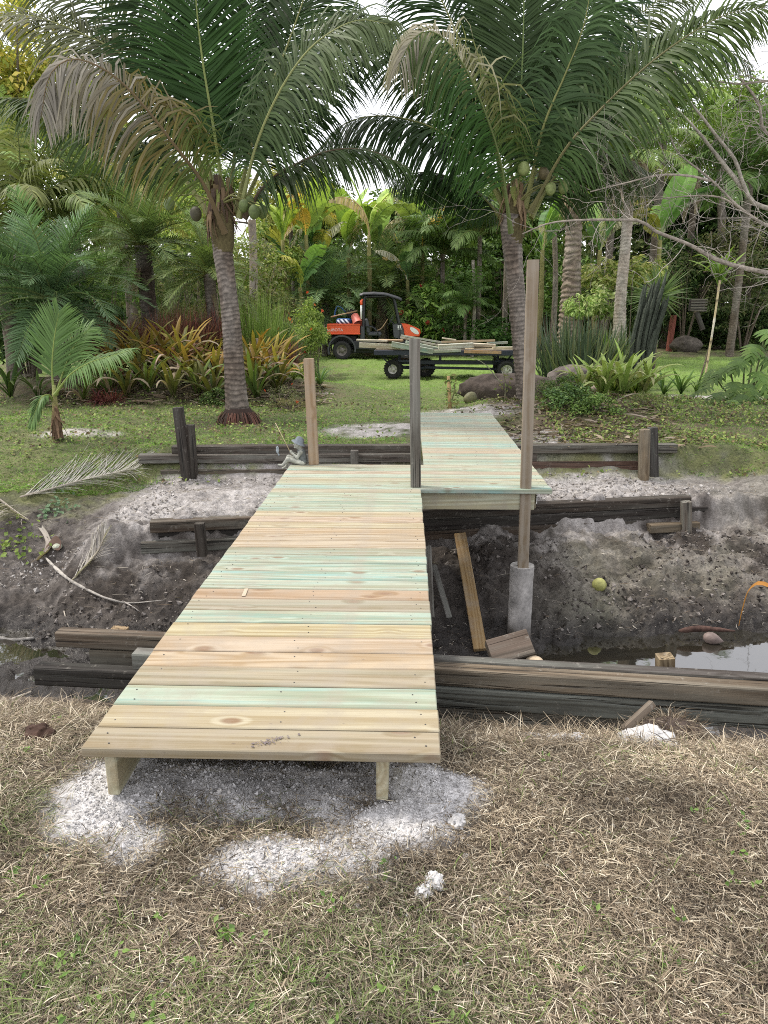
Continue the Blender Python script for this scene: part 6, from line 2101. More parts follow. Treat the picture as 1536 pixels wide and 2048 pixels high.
# red post and its boulder, slatted box
p = at(1338, 695, y=31)
o = beam('red_post', None, (p[0], 31, gz(p[0], 31) - .1), (p[0] + .06, 31, at(1341, 630, y=31)[2]), .18, .18, (.34, .12, .09), 0, M_OLD, .3, .03)
tag(o, 'weathered red post standing at the far lawn edge in front of a boulder', 'post')
p = at(1394, 615, y=27.0)
bx = thing('slatted_box', 'dark slatted wooden box on a slanting arm among the right bushes', 'wooden box', (p[0], 27.0, p[2]))
for i in range(5):
    beam('slat', bx, (-.25, -.1, .26 - i * .09), (.3, -.1, .26 - i * .09), .03, .055, (.14, .12, .10), .3, M_OLD)
beam('side_panel', bx, (-.25, .1, .08), (.3, .1, .08), .03, .40, (.06, .05, .045), .2, M_OLD)
beam('arm', bx, (.0, 0, -.15), (.28, 0, -.75), .08, .16, (.06, .05, .045), .2, M_OLD)
#beam('prop', bx, (.28, 0, -.75), (-.1, 0, -1.5), .08, .12, (.06, .05, .045), .2, M_OLD)

# ---- boulders
rock_obj('boulder', (*at(1022, 790, y=13.3)[:2], .05), (.92, .50, .30), (.075, .060, .050), M_STONE, 'long flat topped dark boulder behind the end of the ramp', 'boulder', 31, 44, .22, 'boulders on the far bank', .05)
rock_obj('boulder', (*at(1145, 730, y=15.4)[:2], .10), (.50, .32, .24), (.14, .12, .108), M_STONE, 'layered grey boulder in front of the spiky clumps', 'boulder', 33, 34, .32, 'boulders on the far bank', .2)
rock_obj('boulder', (*at(1255, 728, y=15.0)[:2], .02), (.50, .3, .22), (.16, .145, .13), M_STONE, 'low dark boulder at the foot of the cactus column', 'boulder', 35, 28, .3, 'boulders on the far bank', .5)
rock_obj('boulder', (*at(1372, 685, y=30.0)[:2], .02), (.62, .45, .36), (.11, .095, .08), M_STONE, 'round dark boulder beside the red post', 'boulder', 37, 28, .2, 'boulders on the far bank', 0)
rock_obj('boulder', (*at(1190, 768, y=13.9)[:2], .0), (.45, .35, .16), (.33, .27, .22), M_STONE, 'low tan stone behind the light green bromeliads', 'boulder', 39, 26, .25, 'boulders on the far bank', 0)
rock_obj('boulder', (*at(640, 790, y=13.2)[:2], -.08), (.35, .25, .10), (.28, .25, .22), M_STONE, 'low pale stone at the bed corner by the light brown post', 'boulder', 41, 24, .25, 'boulders on the far bank', 0)


# ---- trees beyond
def tree(label, u, vc, D, r, lib, tint=(1, 1, 1), sz=1.0, group='trees beyond the garden', trunk=.16, tcol=(.13, .105, .08)):
    c = at(u, vc, y=D)
    b = np.array((c[0], D, gz(c[0], D)))
    root = thing('broadleaf_tree', label, 'tree', b, 0, group)
    h = c[2] - b[2]
    g = Geo()
    P = spline([(0, 0, -.1), (rp.uniform(-.3, .3), 0, h * .5), (0, 0, h)], 12)
    tube(g, P, np.linspace(trunk * 1.3, trunk * .4, 12), 8, tcol)
    for i in range(6):
        a = i * 1.05 + rp.random()
        e = np.array([math.cos(a) * r * .7, math.sin(a) * r * .7, h + r * sz * rp.uniform(-.2, .6)])
        s = P[7 + i % 4]
        tube(g, spline([s, (s + e) / 2 + [0, 0, .2], e], 7), np.linspace(trunk * .5, .03, 7), 5, tcol)
    g.obj('trunk', M_BARK, root, True)
    for i in range(3):
        o = link('crown', lib[(i + rp.randrange(3)) % len(lib)], root, (rp.uniform(-.35, .35) * r, rp.uniform(-.3, .3) * r, h + rp.uniform(-.35, .35) * r * sz), (rp.uniform(-.4, .4), rp.uniform(-.4, .4), rp.random() * 6.28), (r * .8, r * .8, r * .8 * sz), shade(tint, rp.uniform(.85, 1.15)))
    return root


TREES = [(20, 150, 33, 3.6, C_LT, (1.25, 1.05, .75), 'tall yellowish tree in the upper left corner'), (140, 260, 36, 3.2, C_LT, (1.1, 1.05, .8), 'yellow green tree behind the left feather palms'), (-80, 330, 30, 3.0, C_MD, (1, 1, .9), 'green tree at the left edge behind the feather palms'),
         (250, 380, 34, 2.6, C_LT, (.95, 1.0, .8), 'light green tree between the left palms and the coconut crown'), (330, 420, 33, 2.4, C_MD, (1.2, 1.15, .9), 'rounded tree behind the left coconut crown'), (400, 400, 40, 2.4, C_MD, (1, 1, .9), 'distant tree above the left coconut heart'),
         (540, 450, 37, 2.4, C_LT, (.9, .9, .75), 'olive tree behind the left end of the banana grove'), (660, 450, 40, 2.4, C_MD, (1, 1, .8), 'tree behind the middle of the banana grove'), (790, 460, 40, 2.4, C_DK, (1.1, 1.1, .9), 'dark tree behind the right end of the banana grove'),
         (900, 455, 37, 2.4, C_DK, (1, 1.05, .9), 'dark tree left of the right coconut trunk'), (1000, 470, 36, 2.6, C_DK, (.9, 1, .9), 'dark tree directly behind the right coconut trunk'), (1090, 430, 36, 2.4, C_MD, (.85, .95, .8), 'tree behind the tallest post'),
         (1200, 430, 38, 2.2, C_MD, (.8, .9, .75), 'tree behind the slender palm'), (1310, 400, 37, 2.6, C_DK, (.85, .95, .8), 'dark tree behind the bare branches'), (1420, 430, 36, 3.0, C_DK, (.8, .9, .8), 'dark tree right of the yucca in deep shade'), (1530, 360, 35, 3.4, C_DK, (.9, 1.0, .85), 'dark tree at the right edge'),
         (1440, 280, 42, 2.6, C_MD, (1.1, 1.15, .9), 'tree showing over the bare branches at the upper right'), (1620, 480, 32, 3.0, C_DK, (.8, .9, .8), 'dark tree just outside the right edge'), (1480, 540, 32, 2.2, C_TW, (1.0, 1.0, .9), 'twiggy dim tree behind the bamboo pole'), (1340, 540, 33, 1.9, C_DK, (.75, .85, .75), 'dim small tree behind the yucca')]
for (u, vc, D, r, lib, tt, lab) in TREES:
    tree(lab, u, vc, D, r, lib, tt)

# far wood closing the view: nobody could count its leaves
g = Geo()
n = 90000
u_ = RNG.random(n) * 2400 - 430
D_ = 36 + 14 * RNG.random(n)
x = (u_ - 768) / FPX * D_ * 1.03 - .03 * D_
top = 4.6 + 1.3 * vnoise(np.stack([x * .22, D_ * .2], -1), 5) + 1.0 * vnoise(np.stack([x * .7, D_ * .6], -1), 6)
z = -.3 + top * RNG.random(n) ** .9
keepw = vnoise(np.stack([x * .9, D_ * .7, z * 1.1], -1), 9) > -.4
x, D_, z = x[keepw], D_[keepw], z[keepw]
n = len(x)
leaf_blobs(g, np.stack([x, D_, z], -1), .30 + .25 * RNG.random(n), RNG.normal(0, .5, (n, 3)) + [0, -.6, .6], pick([(.10, .15, .05), (.15, .20, .07), (.20, .24, .09), (.07, .11, .04)], n, .25) * (1 + .4 * vnoise(np.stack([x * .4, z * .5, D_ * .3], -1), 12))[:, None], asp=.55)
stuff(g.obj('distant_woods', M_LEAF))

# ---- bare tree leaning in from the right
bt = thing('bare_tree', 'leafless tree with smooth grey limbs reaching in from the right edge', 'tree', (*at(1980, 700, y=11.0)[:2], gz(at(1980, 700, y=11.0)[0], 11.0)))
o3 = np.array(bt.location)
BC = (.27, .235, .195)


def limb(uvd, r0, r1, n=30, col=BC, name='limb'):
    P = spline([at(u, v, y=11.0 + d) for u, v, d in uvd], n) - o3
    g = Geo()
    rr = .66 * np.linspace(r0, r1, n) * (1 + .07 * vnoise(np.stack([np.arange(n) * .7, np.zeros(n)], -1), int(r0 * 1e4)))
    tube(g, P, rr, 9, np.asarray(col) * (1 + .2 * vnoise(np.stack([np.arange(n) * .5, np.ones(n)], -1), 3))[:, None])
    g.obj(name, M_BARK, bt, True)
    return P, rr


limbs = [limb([(1980, 720, 0), (1960, 620, 0), (1900, 480, 0), (1800, 330, 0), (1740, 150, 0)], .22, .12, name='trunk'),
         limb([(1960, 640, 0), (1760, 590, -.3), (1536, 546, -.5), (1440, 522, -.6), (1380, 490, -.6), (1310, 462, -.7), (1282, 442, -.7), (1235, 440, -.8), (1170, 440, -.8), (1100, 446, -.9), (1045, 468, -.9)], .085, .012, 46),
         limb([(1900, 520, .3), (1700, 500, .3), (1560, 462, .2), (1485, 420, .2), (1425, 362, .1), (1370, 318, .1), (1352, 300, .1), (1340, 270, .1)], .06, .012, 34),
         limb([(1850, 430, 1.2), (1650, 430, 1.2), (1520, 412, 1.2), (1488, 372, 1.2), (1470, 320, 1.2), (1435, 275, 1.2), (1405, 235, 1.2), (1370, 190, 1.2), (1340, 120, 1.2)], .085, .014, 36, (.33, .30, .25)),
         limb([(1488, 380, 1.25), (1460, 345, 1.25), (1425, 300, 1.25), (1395, 262, 1.25), (1350, 215, 1.25), (1310, 180, 1.25)], .055, .012, 20, (.34, .31, .26)),
         limb([(1800, 340, .5), (1650, 290, .5), (1536, 268, .5), (1520, 215, .5), (1500, 180, .5), (1478, 155, .5)], .05, .02, 24),
         limb([(1780, 260, .2), (1640, 170, .2), (1536, 162, .2), (1480, 168, .2), (1410, 160, .2), (1370, 168, .2)], .04, .012, 24),
         limb([(1420, 362, .1), (1380, 352, 0), (1320, 350, -.1), (1250, 366, -.2), (1180, 384, -.3)], .028, .008, 20),
         limb([(1485, 420, .2), (1440, 395, .3), (1380, 392, .4), (1300, 402, .4), (1240, 424, .5)], .022, .006, 20),
         limb([(1740, 160, 0), (1680, -20, 0), (1600, -200, -.4), (1500, -380, -1.0), (1380, -520, -1.6)], .11, .04, 26),
         limb([(1760, 200, 0), (1800, -100, .2), (1850, -400, .2), (1800, -700, -.3)], .10, .03, 22),
         limb([(1700, 20, 0), (1560, -60, -.8), (1400, -150, -1.6), (1250, -300, -2.4)], .06, .02, 22)]


def grow(start, d, L, r, depth, out):
    n = 6
    P = [start]
    cur, dd = start, d
    for i in range(n):
        dd = norm(dd + RNG.normal(0, .22, 3) + np.array([0, 0, .02]))
        cur = cur + dd * L / n
        P.append(cur)
    out.append((np.array(P), r, r * .5))
    if depth > 0:
        for i in range(RNG.integers(2, 5)):
            k_ = RNG.integers(2, n + 1)
            nd = norm(dd + RNG.normal(0, .75, 3))
            grow(P[k_], nd, L * RNG.uniform(.45, .75), r * .6, depth - 1, out)


tw = []
for li, (P, rr) in enumerate(limbs):
    cnt = [0, 20, 20, 6, 5, 11, 10, 12, 12, 12, 10, 10][li]
    for c_ in range(cnt):
        k_ = RNG.integers(int(len(P) * .25), len(P) - 1)
        d = norm(P[k_ + 1] - P[k_])
        nd = norm(d * .5 + RNG.normal(0, .7, 3) + np.array([-.15, -.05, .12]))
        grow(P[k_], nd, RNG.uniform(.45, 1.0), max(.003, min(.0065, rr[k_] * .33)), 2, tw)
g = Geo()
for P, a, b_ in tw:
    tube(g, P, np.linspace(a, b_, len(P)), 4, np.array([.30, .27, .235]) * RNG.uniform(.6, 1.25), 0, False)
stuff(g.obj('twigs', M_BARK, bt))
print('twigs', len(tw))
# ================================================================== utility vehicle
M_RED = make_plain('orange_red_paint', (.75, .105, .035), .38, 0, .06)
M_BLK = make_plain('black_plastic', (.028, .029, .033), .5, 0, .12)
M_DGR = make_plain('charcoal_plastic', (.06, .062, .070), .55, 0, .1)
M_RUB = make_plain('tyre_rubber', (.025, .024, .023), .85, 0, .2)
M_RIMW = make_plain('pale_rim', (.62, .60, .56), .5, 0, .12)
M_RIMD = make_plain('dusty_rim', (.20, .18, .16), .6, .3, .2)
M_WHT = make_plain('white_paint', (.72, .72, .70), .5, 0, .06)
M_BLU = make_plain('blue_plastic', (.06, .16, .42), .45, 0, .1)
M_SAL = make_plain('salmon_plastic', (.60, .17, .13), .5, 0, .08)
M_FRM = make_plain('dark_blue_steel', (.030, .036, .055), .45, .2, .12)
M_TANW = make_plain('tool_handle', (.42, .28, .16), .6, 0, .15)


def wheel(parent, loc, R_, W, rim_m, rimr=.55, axis_y=True, steer=0.0):
    r = R_ * rimr
    g = Geo()
    pr = [(r, -W * .42), (R_ * .80, -W * .5), (R_ * .95, -W * .44), (R_, -W * .3), (R_, 0), (R_, W * .3), (R_ * .95, W * .44), (R_ * .80, W * .5), (r, W * .42), (r, -W * .42)]
    lathe(g, pr, (0, 0, 0), 28, (math.pi / 2, 0, 0))
    for k_ in range(22):
        a = k_ / 22 * 2 * math.pi
        for s in (-1, 1):
            add_box(g, (math.cos(a + s * .07) * R_, s * W * .24, math.sin(a + s * .07) * R_), (.018, W * .4, .03), (0, -a, 0), b=.003)
    o = g.obj('tyre', M_RUB, parent, False, loc)
    o.rotation_euler.z = steer
    g = Geo()
    lathe(g, [(r * 1.02, -W * .44), (r * .92, -W * .40), (r * .85, -W * .22), (r * .45, -W * .16), (r * .40, -W * .26), (r * .12, -W * .28), (1e-4, -W * .28)], (0, 0, 0), 24, (0, 0, 0))
    lathe(g, [(r * 1.02, W * .44), (r * .9, W * .2), (1e-4, W * .2)], (0, 0, 0), 24)
    for k_ in range(5):
        a = k_ * 1.257
        lathe(g, [(.016, -.02), (.016, 0), (1e-4, 0)][::-1], (math.cos(a) * r * .62, math.sin(a) * r * .62, -W * .20), 6)
    V = np.concatenate(g.v)
    for i in range(len(g.v)):
        v = g.v[i]
        g.v[i] = np.stack([v[:, 0], v[:, 2], -v[:, 1]], -1)
    link('rim', g.mesh('rim', rim_m, True), o)
    return o


pv = at(748, 640, y=26.0)
utv = thing('utility_vehicle', 'orange red utility vehicle with black roof parked on the lawn facing right', 'utility vehicle', (pv[0], 26.0, -.235), .04)
S_ = 1.0
for x_, rim_m in ((-1.06, M_RIMD), (1.05, M_RIMD)):
    for y_ in (-.66, .66):
        wheel(utv, (x_, y_, .305), .305, .25, rim_m, .56)
g = Geo()
add_box(g, (-.99, 0, .975), (1.06, 1.36, .33), b=.02)
g.obj('cargo_bed', M_RED, utv)
g = Geo()
for y_ in (-.69, .69):
    add_box(g, (-.99, y_, 1.135), (1.08, .03, .035), b=.008)
    add_box(g, (-.99, y_, .83), (1.08, .025, .03), b=.006)
add_box(g, (-1.53, 0, .98), (.025, 1.36, .33), b=.008)
g.obj('bed_rail', M_RED, utv)
for y_ in (-.67, .67):
    g = Geo()
    a = np.linspace(R(200), R(-10), 16)
    P = np.stack([-1.06 + .42 * np.cos(a), np.full(16, y_), .33 + .42 * np.sin(a)], -1)
    ribbons(g, P[None], np.full((1, 16), .30), np.broadcast_to(np.array([0, 1.0, 0]), P[None].shape), (1, 1, 1))
    P2 = P + np.array([0, -.152 * np.sign(-y_) * -1, 0])
    o_ = np.stack([P[:, 0] + .05 * np.cos(a), P[:, 1] + np.sign(y_) * .15, P[:, 2] + .05 * np.sin(a)], -1)
    i_ = np.stack([P[:, 0], P[:, 1] + np.sign(y_) * .15, P[:, 2]], -1)
    g.add(np.vstack([o_, i_]), [[k_, k_ + 1, 17 + k_, 16 + k_] for k_ in range(15)])
    g.obj('fender', M_DGR, utv)
g = Geo()
add_box(g, (-.30, 0, .46), (.80, 1.30, .30), b=.04)
add_box(g, (.30, 0, .36), (1.0, 1.30, .12), b=.03)
add_box(g, (0, 0, .27), (1.9, .9, .14), b=.02)
add_box(g, (-1.0, 0, .62), (.9, .8, .3), b=.03)
g.obj('chassis', M_BLK, utv)
g = Geo()
add_box(g, (-.38, 0, .80), (.14, 1.30, .55), b=.03)
g.obj('engine_panel', M_DGR, utv)
g = Geo()
add_box(g, (.02, 0, .82), (.46, 1.15, .12), b=.04)
add_box(g, (-.22, 0, 1.08), (.12, 1.15, .48), (0, -.18, 0), b=.04)
g.obj('seat', M_DGR, utv)
for y_ in (-.60, .60):
    g = Geo()
    tube(g, spline([(-.36, y_, .75), (-.34, y_, 1.4), (-.31, y_, 1.96), (-.22, y_, 2.02)], 16), .045, 8)
    tube(g, spline([(.84, y_, 1.12), (.74, y_, 1.6), (.66, y_, 1.93), (.55, y_, 2.02)], 16), .042, 8)
    tube(g, [(-.24, y_, 2.02), (.57, y_, 2.02)], .04, 8)
    tube(g, spline([(.82, y_, 1.12), (.86, y_, .9), (.80, y_, .60)], 8), .035, 8)
    g.obj('roll_bar', M_BLK, utv, True)
    g = Geo()
    tube(g, spline([(-.30, y_, 1.08), (-.10, y_, 1.06), (.04, y_, .98), (.14, y_, .84), (.18, y_, .72)], 16), .02, 7)
    g.obj('side_hoop', M_BLK, utv, True)
g = Geo()
n = 13
xs = np.linspace(-.46, .90, n)
zt = np.interp(xs, [-.46, -.40, .0, .4, .80, .90], [2.10, 2.135, 2.16, 2.13, 2.01, 1.96])
rows = []
for yy, dz in ((-.70, -.05), (-.64, 0), (0, .02), (.64, 0), (.70, -.05)):
    rows.append(np.stack([xs, np.full(n, yy), zt + dz], -1))
rows = np.array(rows)
bot = rows[::-1].copy()
bot[..., 2] = zt - .085
allr = np.concatenate([rows, bot])
v = allr.reshape(-1, 3)
q = []
m_ = len(allr)
for r_ in range(m_):
    for k_ in range(n - 1):
        q.append([r_ * n + k_, r_ * n + k_ + 1, ((r_ + 1) % m_) * n + k_ + 1, ((r_ + 1) % m_) * n + k_])
g.add(v, [x[::-1] for x in q])
for e in (0, n - 1):
    for r_ in range(4):
        g.add([allr[r_][e], allr[r_ + 1][e], allr[m_ - 2 - r_][e], allr[m_ - 1 - r_][e]], [[0, 1, 2, 3]])
g.obj('roof', M_BLK, utv)
# dash, hood
g = Geo()
prof = [(.62, 1.12), (.66, .72), (.98, .66), (1.0, .95), (.92, 1.15)]
for s in (0,):
    a = np.array([(x_, -.62, z_) for x_, z_ in prof])
    b_ = np.array([(x_, .62, z_) for x_, z_ in prof])
    g.add(np.vstack([a, b_]), [[i, (i + 1) % 5, 5 + (i + 1) % 5, 5 + i] for i in range(5)], [[0, 2, 1], [0, 3, 2], [0, 4, 3], [5, 6, 7], [5, 7, 8], [5, 8, 9]])
g.obj('dashboard', M_DGR, utv)
g = Geo()
prof = [(.93, 1.15), (.88, 1.13), (1.0, .80), (1.05, .74), (1.50, .74), (1.54, .86), (1.53, .96), (1.42, 1.02), (1.25, 1.09), (1.08, 1.14)]
K_ = len(prof)
ring = []
for yy, s in ((-.62, .93), (-.55, 1.0), (.55, 1.0), (.62, .93)):
    ring.append([(1.2 + (x_ - 1.2) * s, yy, .95 + (z_ - .95) * s) for x_, z_ in prof])
v = np.array(ring).reshape(-1, 3)
q = [[r_ * K_ + i, r_ * K_ + (i + 1) % K_, (r_ + 1) * K_ + (i + 1) % K_, (r_ + 1) * K_ + i] for r_ in range(3) for i in range(K_)]
g.add(v, q, [[0, i + 1, i] for i in range(1, K_ - 1)] + [[3 * K_, 3 * K_ + i, 3 * K_ + i + 1] for i in range(1, K_ - 1)])
g.obj('hood', M_RED, utv)
g = Geo()
add_box(g, (1.30, 0, .58), (.50, 1.2, .30), b=.05)
add_box(g, (1.56, 0, .52), (.06, 1.0, .12), b=.02)
g.obj('front_bumper', M_BLK, utv)
g = Geo()
a = np.linspace(0, 2 * math.pi, 17)[:-1]
v = np.stack([1.35 + .15 * np.cos(a) - .02, np.full(16, -.628), .93 + .085 * np.sin(a) - .08 * np.cos(a)], -1)
g.add(v, None, [[0, i, i + 1] for i in range(1, 15)])
g.obj('hood_sticker', M_WHT, utv)
g = Geo()
add_box(g, (.83, -.625, 1.06), (.10, .008, .10), b=.002)
add_box(g, (.85, -.625, .985), (.14, .008, .02), b=.002)
g.obj('safety_label', M_WHT, utv)
g = Geo()
a = np.linspace(0, 2 * math.pi, 20)
ct = np.array([.56, -.25, 1.24])
P = ct + np.stack([.08 * np.cos(a), .17 * np.sin(a), .16 * np.cos(a)], -1)
tube(g, P, .017, 6, cap=False)
tube(g, [ct, ct + [.18, 0, -.18]], .02, 6)
for k_ in range(3):
    tube(g, [ct, P[k_ * 6 + 1]], .012, 5)
g.obj('steering_wheel', M_BLK, utv, True)
g = Geo()
tube(g, spline([(.45, -.3, 1.30), (.36, -.3, 1.15), (.22, -.3, .98), (.05, -.3, .92)], 12), .018, 6)
g.obj('seat_strap', M_TANW, utv, True)
g = Geo()
tube(g, [(-.42, -.63, 1.30), (-.41, -.63, 1.74)], .032, 9)
g.obj('white_tube', M_WHT, utv, True)
g = Geo()
tube(g, spline([(-.41, -.63, 1.74), (-.41, -.63, 1.86), (-.36, -.63, 1.93)], 6), [.03, .045, .045, .04, .03, .02], 9)
g.obj('red_beacon', M_RED, utv, True)
fc = bpy.data.curves.new('bed_lettering', 'FONT')
fc.body = 'KUBOTA'
fc.size = .125
fc.extrude = .002
fc.align_x = 'CENTER'
fc.align_y = 'CENTER'
fc.space_character = 1.1
fc.materials.append(M_WHT)
tmp = bpy.data.objects.new('lettering', fc)
COL.objects.link(tmp)
bpy.context.view_layer.update()
lm_ = bpy.data.meshes.new_from_object(tmp.evaluated_get(bpy.context.evaluated_depsgraph_get()))
bpy.data.objects.remove(tmp)
lm_.name = 'lettering'
link('lettering', lm_, utv, (-1.285, -.684, .955), (math.pi / 2, 0, 0))
# what rides in the bed
vb = np.array(utv.location)


def onbed(x_, y_, z_):
    return vb + np.array([x_ - .04 * y_, y_ + .04 * x_, z_])


g = Geo()
lathe(g, [(1e-4, -.17), (.13, -.17), (.145, -.02), (.165, .17), (.172, .18), (.16, .175), (.12, -.15), (1e-4, -.15)], (0, 0, 0), 20)
o = g.obj('bucket', M_SAL, None, True, onbed(-.58, -.50, 1.28))
o.rotation_euler = (R(35), R(155), 0)
tag(o, 'salmon red bucket tipped over the front corner of the cargo bed', 'bucket')
g = Geo()
add_box(g, (0, 0, 0), (.48, .5, .20), b=.05)
o = g.obj('storage_bin', M_BLU, None, False, onbed(-1.0, -.15, 1.22))
tag(o, 'blue bin in the cargo bed behind the crumpled striped sack', 'bin')
g = Geo()
v, q = surface_nets(lambda p: (np.linalg.norm(p / [.24, .14, .10], axis=1) - 1 + .3 * fbm(p * 9, 3, 2)) * .1, (-.32, -.2, -.15), (.32, .2, .15), 30)
cc = np.where((np.sin(v[:, 0] * 45 + v[:, 2] * 40) > .1)[:, None], np.array([[.55, .56, .62]]), np.array([[.03, .03, .07]]))
g.add(v, q, None, cc)
o = g.obj('striped_sack', make_rough('sack_cloth', 40, .15, .2, .004, .8), None, True, onbed(-1.02, -.50, 1.20))
tag(o, 'crumpled white and dark striped sack in the cargo bed', 'sack')
g = Geo()
tube(g, [onbed(-1.42, -.45, 1.37), onbed(-.55, -.40, 1.56)], .022, 7)
tag(g.obj('tool_handle', M_TANW, None, True), 'wooden tool handle lying slantwise across the load in the cargo bed', 'tool')
ht = thing('hand_truck', 'blue hand truck with black wheel lying on top of the cargo bed load', 'hand truck', onbed(-1.05, .1, 1.15))
g = Geo()
for y_ in (-.12, .12):
    tube(g, spline([(-.28, y_, .2), (-.24, y_, .42), (-.16, y_, .56), (-.02, y_, .50), (.12, y_, .36), (.26, y_, .30)], 14), .016, 6)
for t_ in ((-.25, .38), (-.16, .55), (.10, .37)):
    tube(g, [(t_[0], -.12, t_[1]), (t_[0], .12, t_[1])], .012, 6)
g.obj('frame', M_BLU, ht, True)
wheel(ht, (.26, -.10, .38), .155, .09, M_RIMD, .45)
wheel(ht, (.26, .14, .38), .155, .09, M_RIMD, .45)

# ================================================================== flat wagon with lumber
pt = at(896, 754, y=18.75)
wag = thing('flatbed_wagon', 'flat four wheeled wagon with dark blue steel frame carrying lumber on the lawn', 'wagon', (pt[0], 18.75, gz(pt[0], 18.75) + .0), -.02)
g = Geo()
for y_ in (-.60, .60):
    add_box(g, (.06, y_, .63), (3.70, .05, .115), b=.006)
for x_ in (-1.77, -.6, .6, 1.89):
    add_box(g, (x_, 0, .63), (.05, 1.18, .10), b=.006)
g.obj('frame', M_FRM, wag)
for i in range(8):
    beam('bed_board', wag, (-1.76, -.52 + i * .148, .695), (1.88, -.52 + i * .148, .695), .14, .022, (.25, .21, .16), .3, M_OLD)
g = Geo()
add_box(g, (0, 0, .37), (2.6, .12, .10), b=.006)
add_box(g, (0, 0, .235), (2.5, .05, .06), (0, .02, 0), b=.006)
for x_ in (-.2, -1.2, 1.2):
    add_box(g, (x_, 0, .48), (.06, .10, .22), b=.006)
g.obj('reach_pole', M_FRM, wag)
g = Geo()
add_box(g, (1.35, 0, .23), (.08, 1.0, .08), b=.01)
add_box(g, (1.35, 0, .42), (.5, .7, .06), b=.01)
add_box(g, (-1.1, 0, .42), (.5, .7, .06), b=.01)
for s in (-1, 1):
    tube(g, [(1.35, .45 * s, .26), (1.05, .5 * s, .58)], .02, 6)
    tube(g, [(1.35, .45 * s, .26), (1.65, .5 * s, .58)], .02, 6)
    tube(g, [(-1.4, .4 * s, .3), (-1.65, .4 * s, .58)], .018, 6)
add_box(g, (-1.0, 0, .24), (.9, .07, .07), (0, 0, -.35), b=.01)
g.obj('axle', M_FRM, wag)
wheel(wag, (-1.33, -.30, .225), .225, .20, M_RIMW, .50, steer=-.25)
wheel(wag, (-.55, .25, .225), .225, .20, M_RIMD, .50, steer=-.25)
wheel(wag, (1.37, -.50, .225), .225, .20, M_RIMW, .55)
wheel(wag, (1.37, .50, .225), .225, .20, M_RIMW, .55)
CRM, MNT, TNW = (.60, .54, .42), (.55, .58, .48), (.50, .36, .22)
LUM = [((713, 680), (775, 682), 18.75, .045, CRM, .2, 'cream board end sticking out furthest left on the wagon'), ((719, 690), (800, 694), 18.3, .12, CRM, .1, 'wide cream plank at the lower left of the lumber pile'), ((757, 680), (806, 681), 19.0, .04, TNW, 0, 'short tan board above the wide cream plank'),
       ((783, 688), (866, 703), 18.15, .12, MNT, .9, 'tilted mint green plank left of the middle post'), ((801, 675), (879, 691), 18.6, .045, CRM, .5, 'pale board slanting down to the right behind the middle post'), ((802, 671), (884, 685), 18.95, .045, MNT, .5, 'topmost slanting board of the pile'),
       ((812, 684), (880, 698), 18.3, .06, MNT, .9, 'mint board beneath the slanting boards'), ((850, 704), (922, 701), 18.15, .07, MNT, .6, 'white mint board lying low at the wagon middle'), ((877, 694), (946, 690), 18.25, .11, (.62, .60, .52), .4, 'bright white mint plank right of the middle post'),
       ((883, 684), (990, 681), 18.7, .05, TNW, .25, 'long tan board along the top of the right half'), ((884, 676), (912, 680), 18.9, .03, CRM, .3, 'thin pale lath sticking up left on the right half'), ((928, 703), (1002, 705), 18.15, .075, (.48, .31, .17), 0, 'orange tan plank at the lower right of the pile'),
       ((930, 698), (1024, 700), 18.5, .05, (.55, .45, .28), .1, 'yellow board above the orange tan plank'), ((945, 689), (990, 691), 18.55, .07, CRM, .1, 'short cream block in the right half'), ((975, 687), (1014, 685), 18.9, .06, (.4, .52, .5), 1.0, 'blue mint board end at the far right'),
       ((1001, 706), (1045, 706), 18.2, .06, (.62, .6, .54), .2, 'white board end beside the palm trunk'), ((985, 697), (1046, 699), 18.35, .06, (.58, .52, .34), .1, 'pale yellow board reaching behind the palm trunk')]
for i, (a, b_, D, h, c, gr, lab) in enumerate(LUM):
    dD = rp.uniform(-.08, .08)
    o = beam('lumber_plank', None, at(*a, y=D + dD), at(*b_, y=D - dD), .14, h, c, gr, M_WOOD, rp.uniform(-.1, .1))
    tag(o, lab, 'plank', 'lumber piled on the wagon')
for i, (x0, x1, y_, z_, lab) in enumerate(((-1.5, .3, -.1, .73, 'bottom board of the pile at the left end of the wagon'), (-.4, 1.7, -.15, .735, 'bottom board of the pile at the right end of the wagon'), (-1.2, .9, .3, .775, 'board at the back of the pile beneath the slanting boards'))):
    w_ = np.array(wag.location)
    o = beam('lumber_plank', None, w_ + [x0, y_, z_], w_ + [x1, y_ + rp.uniform(-.1, .1), z_], .14, .038, CRM, .5, M_WOOD)
    tag(o, lab, 'plank', 'lumber piled on the wagon')

# ================================================================== the little statue on the corner of the landing
sp = at(608, 927, z=0)
st = thing('boy_statue', 'small grey stone statue of a boy in a hat sitting on the landing corner', 'statue', (sp[0], sp[1] - .03, .0))


